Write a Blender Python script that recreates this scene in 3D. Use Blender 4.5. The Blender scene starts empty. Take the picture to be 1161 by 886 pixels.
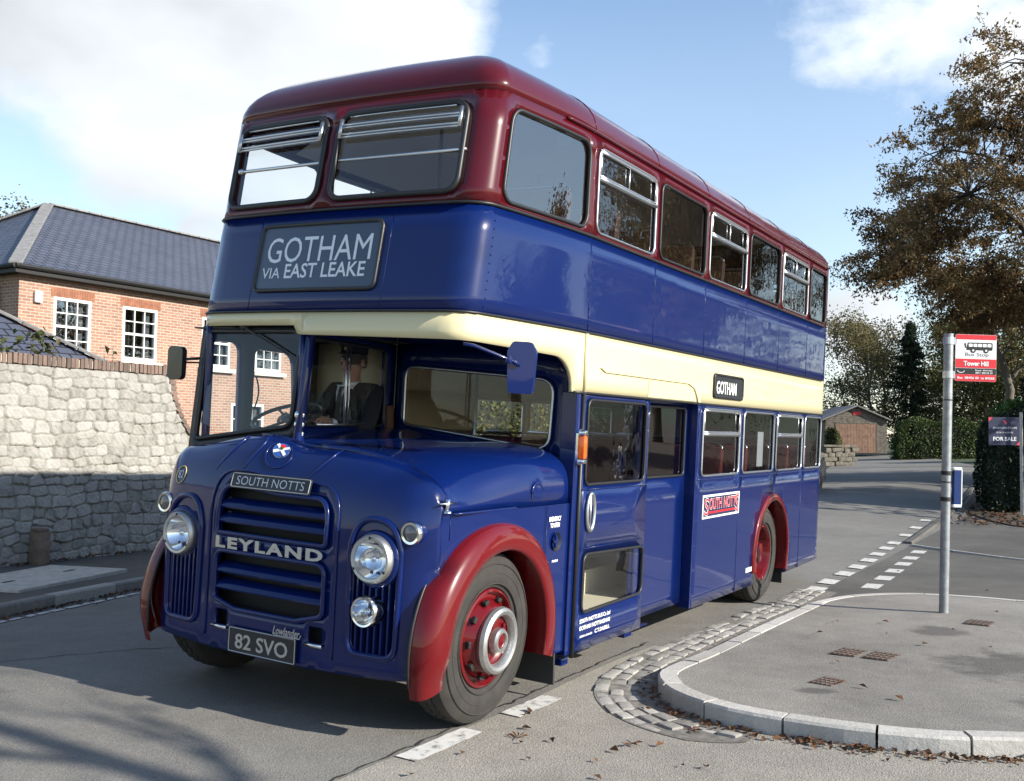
import bpy, bmesh, math, random
import numpy as np
from mathutils import Vector, Matrix
from mathutils.geometry import delaunay_2d_cdt

random.seed(7)
rng = np.random.default_rng(7)
PI = math.pi
scene = bpy.context.scene
COL = scene.collection

# ------------------------------------------------------------------ camera, sky, sun, exposure
cam_d = bpy.data.cameras.new('camera')
cam = bpy.data.objects.new('camera', cam_d)
COL.objects.link(cam)
FW = Vector((-0.5082, 0.8601, 0.04397)).normalized()
RT = Vector((0.8611, 0.5083, 0.01137))
RT = (RT - FW * RT.dot(FW)).normalized()
UP = RT.cross(FW)
cam.matrix_world = Matrix(((RT.x, UP.x, -FW.x, 4.508), (RT.y, UP.y, -FW.y, -5.005), (RT.z, UP.z, -FW.z, 1.769), (0, 0, 0, 1)))
cam_d.sensor_width = 36
cam_d.lens = 36.191
cam_d.clip_start = 0.05
cam_d.clip_end = 2000
scene.camera = cam

SUN_EL = math.radians(25.6)
SUN_AZ = math.radians(5.0)           # from +X towards +Y
sd = Vector((math.cos(SUN_EL) * math.cos(SUN_AZ), math.cos(SUN_EL) * math.sin(SUN_AZ), math.sin(SUN_EL)))
sun_d = bpy.data.lights.new('sun', 'SUN')
sun_d.energy = 5.0
sun_d.angle = math.radians(0.5)
sun_d.color = (1.0, 0.94, 0.84)
sun = bpy.data.objects.new('sun', sun_d)
COL.objects.link(sun)
sun.rotation_euler = sd.to_track_quat('Z', 'Y').to_euler()

vs = scene.view_settings
vs.view_transform = 'Standard'
vs.look = 'None'
vs.exposure = 0.90
vs.gamma = 1.0
vs.use_curve_mapping = False


def build_world():
    w = bpy.data.worlds.new('World')
    scene.world = w
    w.use_nodes = True
    nt = w.node_tree
    nt.nodes.clear()
    N, L = nt.nodes.new, nt.links.new
    out = N('ShaderNodeOutputWorld')
    sky = N('ShaderNodeTexSky')
    sky.sky_type = 'NISHITA'
    sky.sun_disc = False
    sky.sun_elevation = SUN_EL
    sky.sun_rotation = PI / 2 - SUN_AZ
    sky.air_density = 1.0
    sky.dust_density = 0.25
    sky.ozone_density = 1.5
    bg = N('ShaderNodeBackground')
    bg.inputs[1].default_value = 0.13
    L(sky.outputs[0], bg.inputs[0])
    tc = N('ShaderNodeTexCoord')
    nrm = N('ShaderNodeVectorMath'); nrm.operation = 'NORMALIZE'
    L(tc.outputs['Generated'], nrm.inputs[0])

    def noise(scale, detail, rough, stretch=(1, 1, 1.6), off=(0, 0, 0)):
        mp = N('ShaderNodeMapping')
        mp.inputs['Scale'].default_value = stretch
        mp.inputs['Location'].default_value = off
        L(nrm.outputs[0], mp.inputs[0])
        n = N('ShaderNodeTexNoise')
        n.inputs['Scale'].default_value = scale
        n.inputs['Detail'].default_value = detail
        n.inputs['Roughness'].default_value = rough
        L(mp.outputs[0], n.inputs['Vector'])
        return n.outputs['Fac']

    def math_n(op, a, b=None, c=None):
        m = N('ShaderNodeMath'); m.operation = op
        for i, v in enumerate((a, b, c)):
            if v is None: continue
            if isinstance(v, (int, float)): m.inputs[i].default_value = v
            else: L(v, m.inputs[i])
        return m.outputs[0]

    def lobe(d, size, soft):      # one cloud bank, centred on a compass direction
        v = N('ShaderNodeVectorMath'); v.operation = 'DISTANCE'
        L(nrm.outputs[0], v.inputs[0])
        v.inputs[1].default_value = Vector(d).normalized()
        mr = N('ShaderNodeMapRange')
        mr.inputs['From Min'].default_value = size + soft
        mr.inputs['From Max'].default_value = size - soft
        mr.inputs['To Min'].default_value = 0.0
        mr.inputs['To Max'].default_value = 1.0
        L(v.outputs['Value'], mr.inputs['Value'])
        return mr.outputs[0]
    acc = None
    for d, s, so, gain in CLOUDS:
        l = math_n('MULTIPLY', lobe(d, s, so), gain)
        acc = l if acc is None else math_n('MAXIMUM', acc, l)
    n1 = noise(3.2, 9, 0.58)
    n2 = noise(1.6, 6, 0.5, (1, 1, 2.2), (3.1, 1.7, 0.4))
    # cover = bank + fluffy edge
    e = math_n('ADD', acc, math_n('MULTIPLY', math_n('SUBTRACT', n1, 0.5), 1.5))
    mr = N('ShaderNodeMapRange'); mr.interpolation_type = 'SMOOTHSTEP'
    mr.inputs['From Min'].default_value = 0.40
    mr.inputs['From Max'].default_value = 0.72
    L(e, mr.inputs['Value'])
    thin = N('ShaderNodeMapRange'); thin.interpolation_type = 'SMOOTHSTEP'
    thin.inputs['From Min'].default_value = 0.42
    thin.inputs['From Max'].default_value = 0.80
    thin.inputs['To Max'].default_value = 0.18
    L(n2, thin.inputs['Value'])
    cover = math_n('MAXIMUM', mr.outputs[0], thin.outputs[0])
    # pale band of moisture near the horizon
    sep = N('ShaderNodeSeparateXYZ'); L(nrm.outputs[0], sep.inputs[0])
    hz = N('ShaderNodeMapRange')
    hz.inputs['From Min'].default_value = 0.42
    hz.inputs['From Max'].default_value = 0.02
    hz.inputs['To Min'].default_value = 0.0
    hz.inputs['To Max'].default_value = 0.36
    L(sep.outputs['Z'], hz.inputs['Value'])
    cover = math_n('MAXIMUM', cover, hz.outputs[0])
    # cloud brightness: lit tops, greyer bodies
    br = N('ShaderNodeMapRange')
    br.inputs['From Min'].default_value = 0.36
    br.inputs['From Max'].default_value = 0.62
    br.inputs['To Min'].default_value = 0.40
    br.inputs['To Max'].default_value = 0.70
    L(noise(2.1, 5, 0.5, (1, 1, 1.8), (0.7, 2.2, 1.3)), br.inputs['Value'])
    cl = N('ShaderNodeBackground')
    cl.inputs[0].default_value = (0.90, 0.95, 1.0, 1)
    L(br.outputs[0], cl.inputs[1])
    mix = N('ShaderNodeMixShader')
    L(cover, mix.inputs[0]); L(bg.outputs[0], mix.inputs[1]); L(cl.outputs[0], mix.inputs[2])
    L(mix.outputs[0], out.inputs[0])


def look(px, py):        # compass direction of a bank of cloud, as seen from where the photographer stood
    return FW + RT * ((px - 580.5) / 1167.17) - UP * ((py - 443) / 1167.17)


CLOUDS = [(look(300, 20), 0.19, 0.10, 1.0), (look(110, 20), 0.15, 0.09, 0.95), (look(190, 130), 0.12, 0.07, 0.9), (look(330, 120), 0.14, 0.08, 0.95), (look(30, 90), 0.07, 0.05, 0.8),
          (look(450, 60), 0.09, 0.06, 0.9), (look(1010, -20), 0.16, 0.09, 0.57), (look(615, 75), 0.045, 0.05, 0.58),
          (look(985, 360), 0.06, 0.05, 0.75), (look(1150, 60), 0.09, 0.07, 0.62), (look(235, 262), 0.05, 0.03, 0.7)]
build_world()


# ------------------------------------------------------------------ tagging
def tag(o, label=None, cat=None, group=None, kind=None):
    if label: o['label'] = label
    if cat: o['category'] = cat
    if group: o['group'] = group
    if kind: o['kind'] = kind
    return o


def empty(name, loc=(0, 0, 0), rot=(0, 0, 0), parent=None):
    o = bpy.data.objects.new(name, None)
    COL.objects.link(o)
    o.location = loc; o.rotation_euler = rot
    o.empty_display_size = 0.2
    if parent: o.parent = parent
    return o


# ------------------------------------------------------------------ materials
def new_mat(name):
    m = bpy.data.materials.new(name)
    m.use_nodes = True
    nt = m.node_tree
    b = nt.nodes['Principled BSDF']
    return m, nt, b, nt.nodes.new, nt.links.new


def plain(name, col, rough=0.5, metal=0.0, coat=0.0, spec=0.5, emit=None, estr=0.0, noise=0.0, nscale=30, bump=0.0):
    m, nt, b, N, L = new_mat(name)
    b.inputs['Base Color'].default_value = (*col, 1)
    b.inputs['Roughness'].default_value = rough
    b.inputs['Metallic'].default_value = metal
    b.inputs['Coat Weight'].default_value = coat
    b.inputs['Coat Roughness'].default_value = 0.03
    b.inputs['Specular IOR Level'].default_value = spec
    if emit:
        b.inputs['Emission Color'].default_value = (*emit, 1); b.inputs['Emission Strength'].default_value = estr
    if noise or bump:
        tc = N('ShaderNodeTexCoord')
        n = N('ShaderNodeTexNoise'); n.inputs['Scale'].default_value = nscale; n.inputs['Detail'].default_value = 6
        L(tc.outputs['Object'], n.inputs['Vector'])
        if noise:
            r = N('ShaderNodeValToRGB')
            r.color_ramp.elements[0].color = (*[c * (1 - noise) for c in col], 1)
            r.color_ramp.elements[1].color = (*[min(1, c * (1 + noise)) for c in col], 1)
            r.color_ramp.elements[0].position = 0.3; r.color_ramp.elements[1].position = 0.7
            L(n.outputs['Fac'], r.inputs[0]); L(r.outputs[0], b.inputs['Base Color'])
        if bump:
            bp = N('ShaderNodeBump'); bp.inputs['Strength'].default_value = bump; bp.inputs['Distance'].default_value = 0.01
            L(n.outputs['Fac'], bp.inputs['Height']); L(bp.outputs[0], b.inputs['Normal'])
    return m


def paint(name, col, wav=0.10, dust=0.06):
    """coach paint: gloss lacquer over colour, slight panel waviness and road film"""
    m, nt, b, N, L = new_mat(name)
    b.inputs['Roughness'].default_value = 0.28
    b.inputs['Coat Weight'].default_value = 1.0
    b.inputs['Coat IOR'].default_value = 1.36
    b.inputs['Specular IOR Level'].default_value = 0.15
    tc = N('ShaderNodeTexCoord')
    n = N('ShaderNodeTexNoise'); n.inputs['Scale'].default_value = 2.3; n.inputs['Detail'].default_value = 2
    L(tc.outputs['Object'], n.inputs['Vector'])
    bp = N('ShaderNodeBump'); bp.inputs['Strength'].default_value = wav; bp.inputs['Distance'].default_value = 0.03
    L(n.outputs['Fac'], bp.inputs['Height'])
    L(bp.outputs[0], b.inputs['Coat Normal'])
    n4 = N('ShaderNodeTexNoise'); n4.inputs['Scale'].default_value = 3.7; n4.inputs['Detail'].default_value = 9; n4.inputs['Roughness'].default_value = 0.7
    L(tc.outputs['Object'], n4.inputs['Vector'])
    cr = N('ShaderNodeMapRange'); cr.inputs['From Min'].default_value = 0.35; cr.inputs['From Max'].default_value = 0.75
    cr.inputs['To Min'].default_value = 0.015; cr.inputs['To Max'].default_value = 0.09
    L(n4.outputs['Fac'], cr.inputs['Value']); L(cr.outputs[0], b.inputs['Coat Roughness'])
    n2 = N('ShaderNodeTexNoise'); n2.inputs['Scale'].default_value = 1.4; n2.inputs['Detail'].default_value = 8; n2.inputs['Roughness'].default_value = 0.65
    L(tc.outputs['Object'], n2.inputs['Vector'])
    r = N('ShaderNodeValToRGB')
    r.color_ramp.elements[0].position = 0.35; r.color_ramp.elements[1].position = 0.8
    r.color_ramp.elements[0].color = (*col, 1)
    r.color_ramp.elements[1].color = (*[c * (1 - dust) + 0.25 * dust for c in col], 1)
    L(n2.outputs['Fac'], r.inputs[0]); L(r.outputs[0], b.inputs['Base Color'])
    return m


def glass(name, tint=(0.82, 0.85, 0.85), refl=1.0, wob=0.15, scale=3.0):
    m = bpy.data.materials.new(name); m.use_nodes = True
    nt = m.node_tree; nt.nodes.clear()
    N, L = nt.nodes.new, nt.links.new
    out = N('ShaderNodeOutputMaterial')
    t = N('ShaderNodeBsdfTransparent'); t.inputs[0].default_value = (*tint, 1)
    g = N('ShaderNodeBsdfGlossy'); g.inputs['Roughness'].default_value = 0.0
    g.inputs[0].default_value = (0.95, 0.97, 1, 1)
    tc = N('ShaderNodeTexCoord'); n = N('ShaderNodeTexNoise'); n.inputs['Scale'].default_value = scale; n.inputs['Detail'].default_value = 2.5
    L(tc.outputs['Object'], n.inputs['Vector'])
    bp = N('ShaderNodeBump'); bp.inputs['Strength'].default_value = wob; bp.inputs['Distance'].default_value = 0.03
    L(n.outputs['Fac'], bp.inputs['Height']); L(bp.outputs[0], g.inputs['Normal'])
    # both faces of the pane: Schlick's curve, the same from inside and outside
    ge = N('ShaderNodeNewGeometry')
    dt = N('ShaderNodeVectorMath'); dt.operation = 'DOT_PRODUCT'
    L(ge.outputs['Normal'], dt.inputs[0]); L(ge.outputs['Incoming'], dt.inputs[1])
    ab = N('ShaderNodeMath'); ab.operation = 'ABSOLUTE'; L(dt.outputs['Value'], ab.inputs[0])
    om = N('ShaderNodeMath'); om.operation = 'SUBTRACT'; om.inputs[0].default_value = 1.0; L(ab.outputs[0], om.inputs[1])
    pw_ = N('ShaderNodeMath'); pw_.operation = 'POWER'; pw_.inputs[1].default_value = 5.0; L(om.outputs[0], pw_.inputs[0])
    mu = N('ShaderNodeMath'); mu.operation = 'MULTIPLY_ADD'; mu.inputs[1].default_value = 0.9; mu.inputs[2].default_value = 0.075 * refl; mu.use_clamp = True
    L(pw_.outputs[0], mu.inputs[0])
    mx = N('ShaderNodeMixShader')
    L(mu.outputs[0], mx.inputs[0]); L(t.outputs[0], mx.inputs[1]); L(g.outputs[0], mx.inputs[2]); L(mx.outputs[0], out.inputs[0])
    return m


def leaf_mat(name, cols, rough=0.6, trans=0.35):
    m = bpy.data.materials.new(name); m.use_nodes = True
    nt = m.node_tree; nt.nodes.clear()
    N, L = nt.nodes.new, nt.links.new
    out = N('ShaderNodeOutputMaterial')
    g = N('ShaderNodeNewGeometry')
    tc = N('ShaderNodeTexCoord'); n = N('ShaderNodeTexNoise'); n.inputs['Scale'].default_value = 0.55; n.inputs['Detail'].default_value = 3
    L(tc.outputs['Object'], n.inputs['Vector'])
    mm = N('ShaderNodeMath'); mm.operation = 'MULTIPLY_ADD'; mm.inputs[1].default_value = 0.55
    ms = N('ShaderNodeMath'); ms.operation = 'MULTIPLY_ADD'; ms.inputs[1].default_value = 1.6; ms.inputs[2].default_value = -0.55
    L(n.outputs['Fac'], ms.inputs[0]); L(g.outputs['Random Per Island'], mm.inputs[0]); L(ms.outputs[0], mm.inputs[2])
    r = N('ShaderNodeValToRGB')
    els = r.color_ramp.elements
    while len(els) < len(cols): els.new(0.5)
    for i, c in enumerate(cols):
        els[i].position = 0.1 + 0.8 * i / (len(cols) - 1); els[i].color = (*c, 1)
    L(mm.outputs[0], r.inputs[0])
    d = N('ShaderNodeBsdfPrincipled'); d.inputs['Roughness'].default_value = rough; d.inputs['Specular IOR Level'].default_value = 0.3
    t = N('ShaderNodeBsdfTranslucent')
    L(r.outputs[0], d.inputs['Base Color']); L(r.outputs[0], t.inputs[0])
    mx = N('ShaderNodeMixShader'); mx.inputs[0].default_value = trans
    L(d.outputs[0], mx.inputs[1]); L(t.outputs[0], mx.inputs[2]); L(mx.outputs[0], out.inputs[0])
    return m


def asphalt(name, c1, c2, grain=1.0, patch=0.25, stain=0.6, damp=()):
    m, nt, b, N, L = new_mat(name)
    tc = N('ShaderNodeTexCoord')

    def nz(s, d, r=0.6):
        n = N('ShaderNodeTexNoise'); n.inputs['Scale'].default_value = s; n.inputs['Detail'].default_value = d; n.inputs['Roughness'].default_value = r
        L(tc.outputs['Object'], n.inputs['Vector']); return n.outputs['Fac']
    big = nz(patch, 6, 0.62); mid = nz(3.0, 8, 0.7); fine = nz(140, 3, 0.7)
    v = N('ShaderNodeTexVoronoi'); v.inputs['Scale'].default_value = 95
    L(tc.outputs['Object'], v.inputs['Vector'])

    def mix(fac, a, bb, typ='MIX', f=None):
        x = N('ShaderNodeMix'); x.data_type = 'RGBA'; x.blend_type = typ
        if f is not None: x.inputs[0].default_value = f
        else: L(fac, x.inputs[0])
        for s, val in ((6, a), (7, bb)):
            if isinstance(val, tuple): x.inputs[s].default_value = (*val, 1)
            else: L(val, x.inputs[s])
        return x.outputs[2]
    rr = N('ShaderNodeValToRGB'); rr.color_ramp.elements[0].position = 0.36; rr.color_ramp.elements[1].position = 0.66
    L(big, rr.inputs[0])
    base = mix(rr.outputs[0], c1, c2)
    # dark damp patches and oil drips, and pale dust
    for sc_, lo_, hi_, col_, f_ in ((0.75, 0.60, 0.70, (0.55, 0.55, 0.56), stain), (5.5, 0.68, 0.74, (0.6, 0.6, 0.6), stain * 0.8), (1.9, 0.60, 0.74, (1.22, 1.21, 1.18), 0.6)):
        st_ = N('ShaderNodeValToRGB'); st_.color_ramp.elements[0].position = lo_; st_.color_ramp.elements[1].position = hi_
        st_.color_ramp.elements[0].color = (1, 1, 1, 1); st_.color_ramp.elements[1].color = (*col_, 1)
        L(nz(sc_, 7, 0.62), st_.inputs[0])
        base = mix(None, base, st_.outputs[0], 'MULTIPLY', f_)
    for dx_, dy_, dr_ in damp:       # damp places that have not dried
        vd = N('ShaderNodeVectorMath'); vd.operation = 'DISTANCE'; L(tc.outputs['Object'], vd.inputs[0]); vd.inputs[1].default_value = (dx_, dy_, 0.08)
        dm_ = N('ShaderNodeMath'); dm_.operation = 'MULTIPLY_ADD'; dm_.inputs[1].default_value = -0.5 / dr_; dm_.inputs[2].default_value = 0.5; L(vd.outputs['Value'], dm_.inputs[0])
        da_ = N('ShaderNodeMath'); da_.operation = 'ADD'; L(dm_.outputs[0], da_.inputs[0]); L(nz(2.6, 8, 0.68), da_.inputs[1])
        dr2 = N('ShaderNodeValToRGB'); dr2.color_ramp.elements[0].position = 0.60; dr2.color_ramp.elements[1].position = 0.78
        dr2.color_ramp.elements[0].color = (1, 1, 1, 1); dr2.color_ramp.elements[1].color = (0.52, 0.52, 0.53, 1)
        L(da_.outputs[0], dr2.inputs[0]); base = mix(None, base, dr2.outputs[0], 'MULTIPLY', 1.0)
    r2 = N('ShaderNodeValToRGB'); r2.color_ramp.elements[0].position = 0.3; r2.color_ramp.elements[1].position = 0.72
    r2.color_ramp.elements[0].color = (0.70, 0.70, 0.70, 1); r2.color_ramp.elements[1].color = (1.18, 1.17, 1.15, 1)
    L(mid, r2.inputs[0])
    base = mix(None, base, r2.outputs[0], 'MULTIPLY', 0.55)
    r3 = N('ShaderNodeValToRGB'); r3.color_ramp.elements[0].position = 0.25; r3.color_ramp.elements[1].position = 0.75
    r3.color_ramp.elements[0].color = (0.45, 0.45, 0.45, 1); r3.color_ramp.elements[1].color = (1.5, 1.48, 1.44, 1)
    L(fine, r3.inputs[0])
    base = mix(None, base, r3.outputs[0], 'MULTIPLY', 0.5 * grain)
    sp = N('ShaderNodeValToRGB'); sp.color_ramp.elements[0].position = 0.0; sp.color_ramp.elements[1].position = 1.0
    sp.color_ramp.elements[0].color = (0.55, 0.55, 0.55, 1); sp.color_ramp.elements[1].color = (1.6, 1.58, 1.52, 1)
    L(v.outputs['Color'], sp.inputs[0])
    base = mix(None, base, sp.outputs[0], 'MULTIPLY', 0.35 * grain)
    L(base, b.inputs['Base Color'])
    b.inputs['Roughness'].default_value = 0.88
    b.inputs['Specular IOR Level'].default_value = 0.3
    bp = N('ShaderNodeBump'); bp.inputs['Strength'].default_value = 0.45 * grain; bp.inputs['Distance'].default_value = 0.006
    ad = N('ShaderNodeMath'); ad.operation = 'ADD'
    L(fine, ad.inputs[0]); L(v.outputs['Distance'], ad.inputs[1]); L(ad.outputs[0], bp.inputs['Height'])
    L(bp.outputs[0], b.inputs['Normal'])
    return m


def brick_mat(name, c1, c2, mortar, bw=0.225, bh=0.075, ms=0.010, rough=0.85, bump=0.5, extra=None):
    """bricks or slates laid in metre UVs"""
    m, nt, b, N, L = new_mat(name)
    uv = N('ShaderNodeUVMap')
    br = N('ShaderNodeTexBrick')
    br.inputs['Scale'].default_value = 1.0
    br.inputs['Brick Width'].default_value = bw
    br.inputs['Row Height'].default_value = bh
    br.inputs['Mortar Size'].default_value = ms
    br.inputs['Mortar Smooth'].default_value = 0.3
    br.inputs['Color1'].default_value = (*c1, 1); br.inputs['Color2'].default_value = (*c2, 1); br.inputs['Mortar'].default_value = (*mortar, 1)
    br.inputs['Bias'].default_value = 0.0
    L(uv.outputs[0], br.inputs['Vector'])
    n = N('ShaderNodeTexNoise'); n.inputs['Scale'].default_value = 1.1; n.inputs['Detail'].default_value = 8
    L(uv.outputs[0], n.inputs['Vector'])
    n2 = N('ShaderNodeTexNoise'); n2.inputs['Scale'].default_value = 45; n2.inputs['Detail'].default_value = 4
    L(uv.outputs[0], n2.inputs['Vector'])
    r = N('ShaderNodeValToRGB'); r.color_ramp.elements[0].position = 0.3; r.color_ramp.elements[1].position = 0.7
    r.color_ramp.elements[0].color = (0.72, 0.72, 0.74, 1); r.color_ramp.elements[1].color = (1.2, 1.17, 1.12, 1)
    ad = N('ShaderNodeMath'); ad.operation = 'MULTIPLY_ADD'; ad.inputs[1].default_value = 0.45; ad.inputs[2].default_value = 0.27
    ad2 = N('ShaderNodeMath'); ad2.operation = 'MULTIPLY_ADD'; ad2.inputs[1].default_value = 0.55
    L(n.outputs['Fac'], ad.inputs[0]); L(n2.outputs['Fac'], ad2.inputs[0])
    ad.inputs[2].default_value = 0.0
    L(ad.outputs[0], ad2.inputs[2]); L(ad2.outputs[0], r.inputs[0])
    x = N('ShaderNodeMix'); x.data_type = 'RGBA'; x.blend_type = 'MULTIPLY'; x.inputs[0].default_value = 0.9
    L(br.outputs['Color'], x.inputs[6]); L(r.outputs[0], x.inputs[7]); L(x.outputs[2], b.inputs['Base Color'])
    b.inputs['Roughness'].default_value = rough
    bp = N('ShaderNodeBump'); bp.inputs['Strength'].default_value = bump; bp.inputs['Distance'].default_value = 0.012
    iv = N('ShaderNodeMath'); iv.operation = 'MULTIPLY_ADD'; iv.inputs[1].default_value = -1.0
    L(br.outputs['Fac'], iv.inputs[0])
    m3 = N('ShaderNodeMath'); m3.operation = 'MULTIPLY'; m3.inputs[1].default_value = 0.4
    L(n2.outputs['Fac'], m3.inputs[0]); L(m3.outputs[0], iv.inputs[2])
    L(iv.outputs[0], bp.inputs['Height']); L(bp.outputs[0], b.inputs['Normal'])
    return m


def rubble_mat():
    m, nt, b, N, L = new_mat('rubble stone')
    at = N('ShaderNodeAttribute'); at.attribute_name = 'joint'
    a2 = N('ShaderNodeAttribute'); a2.attribute_name = 'stone'
    tc = N('ShaderNodeTexCoord')
    n = N('ShaderNodeTexNoise'); n.inputs['Scale'].default_value = 9; n.inputs['Detail'].default_value = 9; n.inputs['Roughness'].default_value = 0.68
    L(tc.outputs['Object'], n.inputs['Vector'])
    r = N('ShaderNodeValToRGB'); e = r.color_ramp.elements
    e[0].position = 0.12; e[0].color = (0.135, 0.13, 0.115, 1)
    e[1].position = 0.80; e[1].color = (0.36, 0.35, 0.325, 1)
    e.new(0.45).color = (0.28, 0.27, 0.245, 1)
    ad = N('ShaderNodeMath'); ad.operation = 'MULTIPLY_ADD'; ad.inputs[1].default_value = 0.35
    L(a2.outputs['Fac'], ad.inputs[0])
    sc = N('ShaderNodeMath'); sc.operation = 'MULTIPLY_ADD'; sc.inputs[1].default_value = 1.0; sc.inputs[2].default_value = -0.17
    L(n.outputs['Fac'], sc.inputs[0]); L(sc.outputs[0], ad.inputs[2]); L(ad.outputs[0], r.inputs[0])
    x = N('ShaderNodeMix'); x.data_type = 'RGBA'
    jm = N('ShaderNodeMath'); jm.operation = 'MULTIPLY'; jm.inputs[1].default_value = 0.8
    jp = N('ShaderNodeMath'); jp.operation = 'POWER'; jp.inputs[1].default_value = 2.2; L(at.outputs['Fac'], jp.inputs[0]); L(jp.outputs[0], jm.inputs[0])
    L(jm.outputs[0], x.inputs[0]); L(r.outputs[0], x.inputs[6]); x.inputs[7].default_value = (0.15, 0.138, 0.115, 1)
    L(x.outputs[2], b.inputs['Base Color'])
    b.inputs['Roughness'].default_value = 0.92
    bp = N('ShaderNodeBump'); bp.inputs['Strength'].default_value = 0.6; bp.inputs['Distance'].default_value = 0.02
    n3 = N('ShaderNodeTexNoise'); n3.inputs['Scale'].default_value = 30; n3.inputs['Detail'].default_value = 6
    L(tc.outputs['Object'], n3.inputs['Vector']); L(n3.outputs['Fac'], bp.inputs['Height']); L(bp.outputs[0], b.inputs['Normal'])
    return m


M = {}
M['blue'] = paint('blue coach paint', (0.0018, 0.0108, 0.082), 0.09, 0.004)
M['maroon'] = paint('maroon coach paint', (0.070, 0.0026, 0.0065), 0.14, 0.008)
M['cream'] = paint('cream coach paint', (0.62, 0.55, 0.33), 0.08, 0.02)
M['red'] = paint('red wing paint', (0.112, 0.0032, 0.0055), 0.10, 0.01)
M['black'] = plain('black rubber', (0.012, 0.012, 0.013), 0.45)
M['gloss_black'] = plain('gloss black', (0.008, 0.008, 0.009), 0.12, coat=0.6)
M['chrome'] = plain('chrome', (0.75, 0.75, 0.74), 0.12, 1.0)
M['alu'] = plain('polished aluminium', (0.58, 0.59, 0.60), 0.34, 1.0)
M['satin_alu'] = plain('satin aluminium', (0.47, 0.47, 0.46), 0.42, 0.9, noise=0.1, nscale=60)
M['tyre'] = plain('tyre rubber', (0.027, 0.024, 0.021), 0.85, noise=0.3, nscale=9, bump=0.25)
M['chassis'] = plain('chassis black', (0.010, 0.010, 0.010), 0.7)
M['mudflap'] = plain('mudflap rubber', (0.02, 0.02, 0.02), 0.8)
M['glass'] = glass('window glass', (0.91, 0.94, 0.95), 1.0, 0.10, 2.2)
M['glass_wavy'] = glass('side window glass', (0.52, 0.55, 0.56), 1.3, 0.10, 3.5)
M['glass_side'] = glass('flat side window glass', (0.52, 0.55, 0.58), 2.6, 0.03, 1.5)
M['glass_clear'] = glass('windscreen glass', (0.93, 0.95, 0.95), 0.5, 0.05, 2.0)
M['lining'] = plain('cream interior lining', (0.60, 0.52, 0.34), 0.5)
M['darklining'] = plain('dark cab lining', (0.030, 0.032, 0.030), 0.6)
M['ceiling'] = plain('white ceiling lining', (0.82, 0.81, 0.78), 0.45)
M['floor'] = plain('saloon floor', (0.06, 0.05, 0.045), 0.8)
M['creamfloor'] = plain('cream platform lining', (0.62, 0.55, 0.40), 0.6)
M['moquette'] = plain('red moquette', (0.15, 0.016, 0.014), 0.9, noise=0.4, nscale=40)
M['brownhide'] = plain('brown seat hide', (0.10, 0.045, 0.028), 0.6)
M['white'] = plain('white lettering', (0.82, 0.82, 0.80), 0.5)
M['silver'] = plain('silver lettering', (0.46, 0.46, 0.45), 0.35, 0.6)
M['gold'] = plain('gold lining', (0.55, 0.43, 0.16), 0.4)
M['blind'] = plain('black blind', (0.012, 0.014, 0.018), 0.5)
M['lens'] = glass('lamp glass', (0.9, 0.92, 0.95), 0.8, 0.9, 60)
M['reflector'] = plain('lamp reflector', (0.9, 0.9, 0.9), 0.10, 1.0)
M['amber'] = plain('amber lens', (0.75, 0.11, 0.006), 0.18, coat=0.6)
M['asphalt'] = asphalt('main road asphalt', (0.150, 0.145, 0.136), (0.195, 0.187, 0.175), 1.0, 0.30)
M['asphalt2'] = asphalt('side road asphalt', (0.245, 0.228, 0.202), (0.305, 0.285, 0.252), 1.15, 0.4)
M['footway'] = asphalt('footway asphalt', (0.175, 0.166, 0.154), (0.255, 0.242, 0.224), 1.0, 0.45, 0.8, ((3.75, 3.7, 0.75), (3.1, 5.0, 0.35), (2.75, 2.05, 0.22), (4.3, 2.6, .5)))
M['darkfoot'] = asphalt('old footway asphalt', (0.085, 0.080, 0.074), (0.13, 0.123, 0.113), 1.0, 0.5)
M['kerb'] = plain('granite kerb', (0.44, 0.42, 0.38), 0.85, noise=0.22, nscale=14, bump=0.4)
M['sett'] = plain('granite sett', (0.30, 0.285, 0.26), 0.85, noise=0.35, nscale=9, bump=0.6)
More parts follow.
